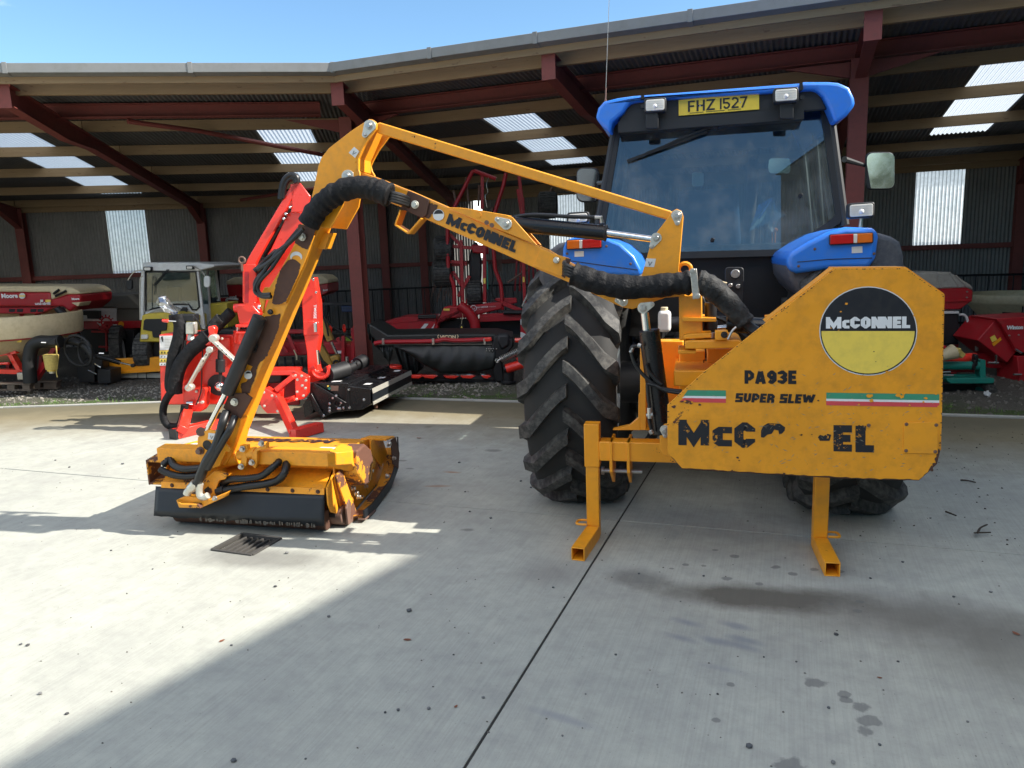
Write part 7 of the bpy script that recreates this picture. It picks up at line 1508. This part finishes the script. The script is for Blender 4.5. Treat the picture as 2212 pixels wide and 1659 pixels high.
# ---- twin rotor rake folded up
d = 11.3
rk = th('hay_rake', 'tall dark red folded hay rake with raised tine arms and LELY HIBISCUS lettering', 'hay rake', d, 1040)
def bars(L, w, nm='frame_bar', mat=DR, dd=0):
    for pts in L: PB(nm, d+dd, r1, pts, .05, w, mat, rk, .006)
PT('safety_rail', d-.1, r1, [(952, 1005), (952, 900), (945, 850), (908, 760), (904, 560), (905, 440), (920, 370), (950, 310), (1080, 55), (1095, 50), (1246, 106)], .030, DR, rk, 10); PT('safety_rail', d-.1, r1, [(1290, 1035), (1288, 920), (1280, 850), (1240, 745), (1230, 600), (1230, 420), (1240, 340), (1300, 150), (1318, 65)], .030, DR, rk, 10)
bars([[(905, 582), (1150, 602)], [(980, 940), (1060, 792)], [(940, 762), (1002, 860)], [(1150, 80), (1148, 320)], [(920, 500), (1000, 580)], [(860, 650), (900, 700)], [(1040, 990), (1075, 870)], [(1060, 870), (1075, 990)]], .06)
bars([[(1000, 540), (1012, 980)], [(1000, 700), (900, 690)], [(1085, 850), (1060, 1000)]], .09); bars([[(1165, 560), (1168, 980)]], .22, 'rotor_post'); bars([[(1440, 690), (1452, 1030)]], .24, 'rotor_post'); bars([[(1410, 90), (1440, 330)], [(1435, 240), (1440, 420)]], .08, 'raised_arm')
PF('gear_head', d-.05, r1, [(1075, 570), (1190, 580), (1195, 640), (1080, 630)], .25, DR, rk, .02); PF('rotor', d+.1, r1, ellp(1100, 740, 45, 190, 0, 360, 20)[:-1], .12, BK, rk, .02)
for cx, cy, w_ in ((878, 606, 130), (868, 770, 130), (1096, 918, 105)):
    p = CP(d+.05); R_ = .19; ctyre(rk, d+.05, r1, cx, cy, R_, w_*.3049*1.186*(d+.05)/1897, ax=RT)
for a in (((870, 645), (885, 700)), ((840, 690), (1040, 700)), ((870, 720), (1040, 712))): PB('axle', d+.05, r1, list(a), .04, .05, DR, rk)
for x0, y0, x1, y1 in ((945, 190, 960, 260), (1034, 95, 1050, 260), (1128, 150, 1122, 300), (1330, 840, 1470, 750), (1225, 305, 1215, 340)): PT('tine_bar', d-.05, r1, [(x0, y0), (x1, y1)], .018, M['rustgrey'], rk, 8)
random.seed(9)
for i in range(12): y = 900+random.random()*90; PT('spring_tine', d+.2, r1, [(790+i*13, y), (800+i*13, y-60-random.random()*20)], .006, M['rustgrey'], rk, 5)
for i in range(10): PT('spring_tine', d+.1, r1, [(1230+i*6, 620), (1222+i*7, 760)], .005, M['rustgrey'], rk, 5)
PT('wire', d-.12, r1, [(1195, 95), (1180, 150), (1190, 200), (1170, 230), (1185, 310)], .006, ST, rk, 5, 4); PT('stay_rod', d-.3, r1, [(1530, 790), (1432, 1010)], .014, M['zinc'], rk, 8)
PF('headstock', d-.15, r1, [(815, 1215), (818, 1150), (850, 1080), (872, 1020), (905, 1008), (1060, 1004), (1292, 975), (1294, 1028), (1240, 1040), (1100, 1075), (1060, 1090), (860, 1095), (840, 1140), (836, 1215)], .18, DR, rk, .02)
PF('headstock_plate', d-.05, r1, [(1232, 962), (1250, 950), (1392, 950), (1396, 985), (1310, 1000)], .1, DR, rk, .01)
PT('fork_tube', d-.3, r1, [(985, 1000), (1040, 1040), (1085, 1100), (1100, 1150), (1102, 1210)], .075, DR, rk, 14, 4); PF('inner_panel', d+.15, r1, [(840, 1100), (1490, 1090), (1490, 1210), (840, 1210)], .05, BK, rk)
PF('trough', d, r1, [(430, 1130), (592, 1085), (830, 1078), (822, 1205), (470, 1205), (445, 1180)], .5, DR, rk, .02); PF('trough_inner', d-.01, r1, [(430, 1128), (590, 1086), (700, 1082), (690, 1118), (440, 1134)], .02, M['dkred'], rk, .004)
for y in (1078, 1090): PT('rubber_strip', d-.05, r1, [(695, y), (825, y-4)], .02, BK, rk)
PB('drawbar', d-.1, r1, [(1290, 985), (1440, 1045)], .06, .06, DR, rk); PB('drawbar', d-.1, r1, [(1130, 1075), (1490, 1060)], .05, .05, DR, rk); PT('shaft', d-.2, r1, [(1300, 1052), (1500, 1052)], .035, BK, rk, 10); PB('lower_beam', d-.12, r1, [(1130, 1100), (1490, 1085)], .08, .07, DR, rk)
def board(x0, y0, x1, y1, dd, flip):
    PF('warning_board', dd, r1, [(x0, y0+4), (x1, y0), (x1, y1), (x0, y1)], .01, DR, rk, 0); w_ = x1-x0; h_ = y1-y0
    for k in (0, 1):
        o = k*.62
        if not flip: pts = [(x0+w_*(o+.0), y1), (x0+w_*(o+.0), y1-h_*.12), (x0+w_*min(o+.42, 1), y0+4), (x0+w_*min(o+.64, 1), y0+3), (x0+w_*min(o+.64, 1), y0+h_*.1), (x0+w_*min(o+.2, 1), y1)]
        else: pts = [(x0, y0+h_*(.02+k*.62)), (x0+w_*.1, y0+h_*(.0+k*.62)), (x1, y0+h_*(.30+k*.55)), (x1, y0+h_*(.55+k*.45)), (x0, y0+h_*(.26+k*.62))]
        PF('white_stripe', dd-.004, r1, pts, .003, M['sticker'], rk, 0)
board(688, 1128, 812, 1207, d-.02, False); board(1420, 1100, 1500, 1248, d-.5, True)
txt('lettering', 'LELY HIBISCUS', d-.17, r1, (1110, 1022), (1190, 1016), M['decal_white'], rk, 1.1, .03); txt('lettering', '915 CD Vario', d-.17, r1, (1197, 1015), (1246, 1011), M['decal_white'], rk, .8, .01); txt('lettering', 'www.lely.com', d-.17, r1, (1112, 1035), (1150, 1033), M['decal_white'], rk, .7, .0)
b = MB(); c = CP(d-.165).q(*r1(1088, 1023)); b.ring(c, FW, .042, .006, 24, 6); b.build('emblem_ring', M['decal_white'], rk); txt('emblem_letters', 'Ld', d-.17, r1, (1080, 1031), (1096, 1031), M['decal_white'], rk, 1.0, .03)
for x0, y0, x1, y1, m in ((875, 1025, 918, 1040, 'decal_yellow'), (988, 1020, 1018, 1038, 'decal_yellow'), (1040, 1018, 1064, 1034, 'orange_clean'), (1158, 810, 1174, 848, 'decal_yellow'), (1436, 800, 1450, 838, 'decal_yellow')): PF('sticker', d-.18, r1, [(x0, y0), (x1, y0), (x1, y1), (x0, y1)], .004, M[m], rk, 0)
PT('green_tube', d-.12, r1, [(1185, 690), (1188, 890)], .012, M['green'], rk); PT('hydraulic_hose', d-.1, r1, [(1210, 690), (1225, 800), (1215, 900), (1240, 960)], .012, M['hose'], rk, 6, 4); PT('cord', d-.3, r1, [(1012, 965), (1010, 1080), (1000, 1150)], .004, M['cream'], rk, 5)
PF('cap', d-.32, r1, ellp(1003, 1160, 20, 22, 0, 360, 14)[:-1], .06, BK, rk, .01); PF('cap_mark', d-.33, r1, [(992, 1168), (1014, 1168), (1003, 1146)], .004, M['decal_yellow'], rk, 0)
d = 12.2
PB('raised_arm', d, r1, [(1400, 180), (1440, 420), (1445, 700)], .05, .09, DR, rk); ctyre(rk, d, z3, 2120, 830, .20, .30, ax=RT); PT('tine_bar', d, z3, [(2075, 980), (2100, 800), (2160, 690)], .02, M['rustgrey'], rk)
for i in range(14): PT('spring_tine', d, z3, [(2130+i*9, 760-i*3), (2180+i*12, 700+i*4)], .004, BK, rk, 4)
for i in range(6): PB('rotor_arm', d-.1, r1, [(1400+i*26, 600), (1380+i*34, 900)], .03, .04, DR, rk)
# ---- right hand side: spreader with grey cover, cream hopper, feeder, green roller frame
d = 9.0
fs = th('fertiliser_spreader', 'dark red spreader with pale grey cover standing right of the orange guard panel', 'spreader', d, 2030)
PF('cover', d, s1, [(-160, 190), (0, 188), (250, 184), (325, 181), (382, 214), (470, 268), (552, 320), (557, 362), (500, 336), (195, 348), (-160, 350)], .8, M['tarp'], fs, .02)
for a in (((320, 185), (420, 330)), ((200, 190), (235, 340)), ((380, 216), (500, 330))): PT('cover_crease', d-.004, s1, list(a), .012, M['tarp'], fs, 6)
PF('hopper', d, s1, [(-160, 350), (195, 348), (500, 336), (557, 364), (552, 430), (545, 470), (470, 520), (430, 552), (-160, 556)], .75, DR, fs, .015); PF('hopper_rib', d-.02, s1, [(-160, 455), (545, 452), (540, 475), (-160, 490)], .03, DR, fs)
for p in ((492, 376), (490, 432)): bolt(CP(d-.01).q(*s1(*p)), -FW, .008, ST, fs)
PF('top_strip', d-.06, s1, [(-100, 572), (416, 570), (416, 594), (-100, 596)], .4, M['sticker'], fs, .004); PF('gear_housing', d-.04, s1, [(-100, 596), (416, 594), (418, 900), (-100, 905)], .4, M['plastic_dark'], fs, .02); PT('handle', d-.1, s1, [(420, 602), (465, 604), (492, 635), (508, 705)], .014, M['sticker'], fs, 8, 4)
for x, dd in ((-80, .05), (380, .05), (-80, .6), (380, .6)):
    p = CP(d+dd).q(*s1(x, 880)); b = MB(); b.beam(p, V((p.x, p.y, -.03)), .06, .06); b.build('leg', DR, fs, bevel=.004)
for x in (-80, 380): p = CP(d+.05).q(*s1(x, 880)); b = MB(); b.beam(V((p.x, p.y, .0)), V((p.x, p.y, .0))+FW*.6, .07, .05); b.build('skid', DR, fs, bevel=.004)
d = 10.6
ch = th('cream_hopper', 'large cream hopper with dark shaded cone behind the red feeder at the right edge', 'hopper', d, 2150)
c = CP(d+.6).q(*s1(1000, 430)); b = MB(); k_ = 1.186*(d+.6)/1897*.2185; zz_ = lambda y: CP(d+.6).q(*s1(1000, y)).z
lathez(b, c.x, c.y, [(k_*450, zz_(392)), (k_*455, zz_(400)), (k_*450, zz_(462)), (k_*440, zz_(470)), (k_*330, zz_(600)), (k_*200, zz_(720)), (k_*110, zz_(800))]); o = b.build('hopper', M['cream'], ch, angle=50); s_ = o.modifiers.new('s', 'SOLIDIFY'); s_.thickness = .01
for x in (760, 1240):
    p = CP(d+.5).q(*s1(x, 480)); b = MB(); b.beam(p, V((p.x, p.y, -.03)), .06, .08); b.build('hopper_leg', DR, ch, bevel=.004)
PF('control_box', d-.05, s1, [(885, 580), (978, 585), (975, 625), (885, 622)], .1, BK, ch); PT('cable', d-.1, s1, [(1045, 520), (1040, 580), (1010, 610), (975, 612)], .01, M['hose'], ch, 6, 4)
d = 8.4
wn = th('feeder_box', 'red tilted box feeder lettered Winton at the right edge of the picture', 'feeder', d, 2180)
PF('hopper', d+.06, s1, [(780, 645), (830, 702), (985, 968), (888, 1080), (600, 856)], .5, M['dkred'], wn, .01); PF('hopper_front', d, s1, [(780, 643), (1300, 612), (1300, 1010), (985, 970), (830, 702)], .5, M['dkred'], wn, .01)
txt('lettering', 'Winton', d-.01, s1, (882, 748), (1046, 742), M['decal_white'], wn, 1.0, .06); PF('lower_box', d+.0, s1, [(990, 1012), (1300, 1008), (1300, 1350), (1012, 1350), (1005, 1200)], .4, M['dkred'], wn, .01)
for p in ((908, 808), (1002, 802)): bolt(CP(d-.005).q(*s1(*p)), -FW, .007, ST, wn)
PF('sticker', d+.05, s1, [(722, 828), (768, 804), (792, 850), (744, 876)], .004, M['decal_yellow'], wn, 0); PF('sticker', d+.05, s1, [(740, 892), (825, 826), (836, 852), (760, 915)], .004, M['orange_clean'], wn, 0)
PF('side_skirt', d+.3, s1, [(590, 985), (780, 995), (900, 1080), (985, 990), (1000, 1140), (700, 1130), (660, 1060)], .1, M['dkred'], wn, .01); PF('grey_panel', d+.35, s1, [(665, 920), (770, 990), (655, 990)], .02, M['steel'], wn, 0)
for a in (((700, 1076), (800, 1078)), ((780, 1000), (780, 1090)), ((955, 1194), (1030, 1194)), ((975, 945), (1030, 980))): PT('latch', d-.03, s1, list(a), .014, M['chrome'], wn, 8)
PT('upright', d+.3, s1, [(590, 895), (590, 960)], .02, ST, wn)
d = 7.9
gf = th('roller_frame', 'low green and red roller frame on the shed floor right of the guard panel', 'implement', d, 2050)
PT('red_roller', d+.1, s1, [(-60, 1060), (570, 1032)], .058, M['red'], gf, 18); PT('green_tube', d, s1, [(-60, 1104), (600, 1106)], .045, M['green'], gf, 16); PT('red_tube', d+.1, s1, [(-60, 1150), (575, 1146)], .028, DR, gf, 12)
PF('end_post', d-.02, s1, [(624, 1048), (680, 1050), (682, 1228), (622, 1232)], .1, M['green'], gf, .006); PF('shelf', d-.08, s1, [(290, 1232), (765, 1230), (768, 1268), (750, 1286), (330, 1286), (300, 1262)], .14, M['green'], gf, .008); PF('inner_bar', d+.05, s1, [(-60, 1190), (640, 1190), (640, 1228), (-60, 1228)], .05, M['green'], gf, .006)
for p in ((565, 1120), (590, 1030), (585, 1080)): PF('end_bracket', d-.05, s1, ellp(p[0], p[1], 20, 36, 0, 360, 14)[:-1], .06, BK, gf, .008)
ctyre(gf, d+.05, s1, 640, 1380, .155, .10, ax=FW*.3+RT, rimmat='green'); PF('under_frame', d+.1, s1, [(-60, 1290), (600, 1290), (600, 1380), (-60, 1380)], .2, BK, gf)
for a in (((250, 1172), (330, 1168)), ((255, 1200), (360, 1202))): PT('rod', d-.08, s1, list(a), .010, M['chrome'], gf, 8)
b = MB(); q = CP(d-.1); b.cyl(q.q(*s1(240, 1020)), q.q(*s1(368, 965)), .045, 18, .085); b.build('shaft_guard', M['cream'], gf, bevel=.004); b = MB(); b.beam(q.q(*s1(375, 945)), q.q(*s1(455, 1015)), .05, .06); b.build('shaft_yoke', M['pto'], gf, bevel=.01); b = MB(); b.cyl(q.q(*s1(370, 945))-RT*.0, q.q(*s1(376, 980)), .06, 14); b.build('shaft_ring', M['pto'], gf)
PF('red_casting', d+.2, s1, [(240, 890), (335, 930), (330, 1000), (240, 1010)], .2, DR, gf, .02)
wp_ = thing('waste_paper', 'small crumpled white scrap of paper on the shed floor under the red feeder', 'litter', GZ(-.03).q(*s1(698, 1392))); b = MB(); random.seed(1); c = GZ(-.0).q(*s1(698, 1388)); b.ball(c, .03, 6); b.v = [v+V([random.uniform(-.012, .012) for _ in range(3)]) for v in b.v]; b.build('paper', M['sticker'], wp_, smooth=False)
# ================================================================ small things lying about
random.seed(21)
def stone_mesh(name, seed, col, r=1.0):
    random.seed(seed); bm = bmesh.new(); bmesh.ops.create_icosphere(bm, subdivisions=1, radius=r)
    for v in bm.verts: v.co = V((v.co.x*random.uniform(.75, 1.2), v.co.y*random.uniform(.7, 1.1), v.co.z*random.uniform(.5, .75)))
    me = bpy.data.meshes.new(name); bm.to_mesh(me); bm.free(); me.materials.append(col); return me
sg = [stone_mesh('pebble', i, plain('pebble_%d' % i, c, .85)) for i, c in enumerate(((.09, .095, .10), (.16, .16, .155), (.06, .06, .062)))]
P = [(884, 1321, 13), (710, 1333, 9), (595, 1268, 8), (505, 1645, 12), (926, 1532, 10), (832, 1540, 7), (860, 1535, 8), (1044, 1508, 8), (1520, 1245, 6), (1618, 1614, 14), (1800, 1649, 11), (1806, 1372, 10), (1195, 1270, 6), (620, 1196, 10), (60, 1395, 8), (45, 1393, 6), (87, 1500, 9), (145, 1543, 8), (500, 1395, 6), (1060, 1120, 8), (1015, 1106, 6), (1147, 1054, 6), (992, 1000, 7), (1005, 1063, 5), (1125, 1040, 6), (1215, 1590, 6), (1940, 1430, 6), (1790, 1530, 7), (1420, 1480, 5), (1550, 1500, 6), (2060, 1290, 6), (2140, 1280, 7), (1720, 1430, 5), (1330, 1415, 6), (1265, 1500, 5), (980, 1415, 5), (1900, 1610, 7), (2090, 1560, 6), (1650, 1420, 5), (660, 1640, 5), (330, 1230, 5), (240, 1190, 5), (1380, 1240, 6), (1470, 1300, 5), (1880, 1250, 6), (1950, 1215, 6), (2010, 1120, 5), (150, 1010, 5), (265, 1003, 6), (120, 995, 5), (350, 1010, 4)]
for i, (x, y, s_) in enumerate(P):
    p = GZ().q(x, y); o = bpy.data.objects.new('pebble', sg[i % 3]); COL.objects.link(o); d_ = (p-CAM).length; r = s_*KPX*d_/FOC*.5
    o.location = p+UP*r*.45; o.scale = (r, r, r); o.rotation_euler = (0, 0, i*1.7)
    sp_ = {0: 'grey pebble with a dark hollow in the shade boundary, near the slab joint', 3: 'bluish pebble near the bottom edge of the picture, left of the long joint', 15: 'largest dark pebble near the bottom edge, right of the long joint', 2: 'pebble on the sunlit concrete just below the drain grate, to its right'}
    tag(o, sp_.get(i, 'small grey pebble lying loose on the yard concrete'), 'pebble', 'small grey pebbles scattered over the yard concrete')
# dry leaves and bark
lm = plain('dead_leaf', (.20, .07, .035), .8)
def leafmesh(seed):
    random.seed(seed); n = 9; vs = []
    for i in range(n):
        t = 2*math.pi*i/n; rr = 1*(.7+.3*random.random()); vs.append((math.cos(t)*rr, math.sin(t)*rr*.55, .12+.25*random.random()*abs(math.cos(t))))
    vs.append((0, 0, .05)); me = bpy.data.meshes.new('leaf'); me.from_pydata(vs, [], [(i, (i+1) % n, n) for i in range(n)]); me.materials.append(lm); return me
lms = [leafmesh(i) for i in range(3)]
for i, (x, y, s_) in enumerate(((880, 1383, 18), (985, 1527, 12), (2195, 1370, 16), (905, 947, 12), (855, 945, 8), (820, 1012, 12), (1900, 1465, 10), (480, 1385, 14), (815, 925, 9))):
    p = GZ().q(x, y); o = bpy.data.objects.new('dead_leaf', lms[i % 3]); COL.objects.link(o); r = s_*KPX*(p-CAM).length/FOC*.5; o.location = p+UP*.002; o.scale = (r, r, r*.6); o.rotation_euler = (0, 0, .3+i)
    tag(o, 'curled reddish brown dead leaf on the yard concrete', 'leaf', 'dead leaves scattered over the yard concrete')
tm = plain('dark_twig', (.05, .035, .025), .9)
for k, (pts, lab) in enumerate((([(2075, 1037), (2090, 1038), (2108, 1042)], 'dark twig on the shaded concrete at the far right of the yard'), ([(2043, 1105), (2056, 1110), (2066, 1114)], 'thin straight twig beside the right rear tyre on the concrete'), ([(2112, 1151), (2118, 1140), (2133, 1133)], 'small forked twig standing up off the concrete near the right edge'))):
    t = thing('twig', lab, 'twig', GZ().q(*pts[0])); b = MB(); b.tube(crv([GZ(.012+.01*k).q(*p) for p in pts], 4), [.006]*4+[.005]*4+[.003], 6); b.build('stick', tm, t)
    if k == 2: b = MB(); b.tube([GZ(.02).q(2104, 1151), GZ(.02).q(2140, 1150)], .004, 5); b.build('side_twig', tm, t)
# loose grit on the slabs, stones and grass along the shed edge: uncountable
def scatter(name, n, gen, mat, rmin, rmax, z0, seed):
    random.seed(seed); vs = []; fs = []
    for _ in range(n):
        p = gen()
        if p is None: continue
        r = rmin+(rmax-rmin)*random.random()**2.5; a = random.random()*6.28; k = len(vs); e = random.uniform(.5, .9)
        for t in range(5): tt = a+t*1.2566; q_ = random.uniform(.7, 1.15); vs.append((p[0]+math.cos(tt)*r*q_, p[1]+math.sin(tt)*r*q_*e, z0))
        for t in range(3): tt = a+.4+t*2.094; vs.append((p[0]+math.cos(tt)*r*.5, p[1]+math.sin(tt)*r*.5*e, z0+r*random.uniform(.45, .85)))
        fs += [(k, k+1, k+5), (k+1, k+2, k+6), (k+2, k+3, k+6), (k+3, k+4, k+7), (k+4, k, k+7), (k+5, k+6, k+7), (k+1, k+6, k+5), (k+3, k+7, k+6), (k, k+5, k+7)]
    me = bpy.data.meshes.new(name); me.from_pydata(vs, [], fs); me.materials.append(mat); o = bpy.data.objects.new(name, me); COL.objects.link(o); return tag(o, kind='stuff')
def kerbpt(f):   # point along the slab edge, 0..1 from far left to right
    E_ = [V((-14, 4.16)), V((-8.9, 6.09)), V((-7.07, 6.76)), V((-4.62, 7.48)), V((-.93, 7.65)), V((4.3, 7.73))]; x = -11+f*15.2
    for a, c in zip(E_, E_[1:]):
        if a.x <= x <= c.x: return a.lerp(c, (x-a.x)/(c.x-a.x)), (c-a).normalized()
    return E_[-1], V((1, 0))
def band(d0, d1, f1=1.0, pw=1.0):
    def g():
        p, t = kerbpt(random.random()*f1); o = d0+(d1-d0)*random.random()**pw; return (p.x-t.y*o, p.y+t.x*o)
    return g
ml = plain('pale_stone', (.24, .22, .185), .9); md_ = plain('grey_stone', (.13, .118, .10), .9)
scatter('pale_stones', 2600, band(.05, 1.5, .5, .8), ml, .006, .030, -.036, 3); scatter('grey_stones', 5200, band(.04, 2.6, 1.0, .9), md_, .005, .034, -.036, 4); scatter('pale_stones', 700, band(.3, 2.2, 1.0), ml, .004, .016, -.036, 8)
scatter('grit', 1500, lambda: (random.uniform(-6, 2.2), random.uniform(.8, 7.3)), md_, .0015, .006, .0005, 5)
scatter('grit', 420, lambda: (random.uniform(-.2, 2.0), random.uniform(4.3, 7.4)), plain('bark_crumbs', (.05, .04, .03), .9), .002, .009, .0005, 6)
random.seed(31); vs = []; fs = []; gm = plain('grass_blade', (.10, .20, .025), .7)
for _ in range(420):
    f = random.random(); p, t = kerbpt(.12+f*.88); o = .03+abs(random.gauss(0, .12)) if random.random() < .6 else random.uniform(.05, .55); c = V((p.x-t.y*o, p.y+t.x*o)); 
    for k in range(random.randint(4, 9)):
        a = random.random()*6.28; h_ = random.uniform(.015, .06)*(1.5 if random.random() < .12 else 1); l_ = random.uniform(.01, .04); x, y = c.x+random.gauss(0, .02), c.y+random.gauss(0, .02); n = len(vs); w_ = .003
        vs += [(x-math.sin(a)*w_, y+math.cos(a)*w_, -.035), (x+math.sin(a)*w_, y-math.cos(a)*w_, -.035), (x+math.cos(a)*l_, y+math.sin(a)*l_, -.035+h_)]; fs.append((n, n+1, n+2))
me = bpy.data.meshes.new('grass'); me.from_pydata(vs, [], fs); me.materials.append(gm); o = bpy.data.objects.new('grass', me); COL.objects.link(o); tag(o, kind='stuff')
# moss and soil banked against the slab edge
random.seed(17); b = MB(); n = 120; rows = 6; vs = []
for j in range(rows):
    for i in range(n+1):
        p, t = kerbpt(i/n); o = .03+j*.10; z = -.034+.022*math.exp(-((j-1)/1.6)**2)*(0.5+.5*math.sin(i*.9+j)+random.uniform(-.2, .3)) if 0 < j < rows-1 else -.037
        vs.append(V((p.x-t.y*o, p.y+t.x*o, z)))
b.add(vs, [[j*(n+1)+i, j*(n+1)+i+1, (j+1)*(n+1)+i+1, (j+1)*(n+1)+i] for j in range(rows-1) for i in range(n)])
def mossm():
    m, t, bs = newmat('moss_and_soil'); v = coords(t); a = noise(t, v, 3.2, 6, .7); f = noise(t, v, 70, 5, .75); c = mix(t, ramp(t, a, .42, .58), (.075, .066, .05), (.045, .085, .012)); c = mix(t, ramp(t, f, .6, .7), c, (.2, .19, .14))
    t.links.new(c, bs.inputs['Base Color']); bs.inputs['Roughness'].default_value = 1; bump(t, bs, f, .9, .02); return m
tag(b.build('moss', mossm(), None, base=(0, 0, 0)), kind='stuff')
for o in bpy.data.objects:
    if '_b' in o: del o['_b']
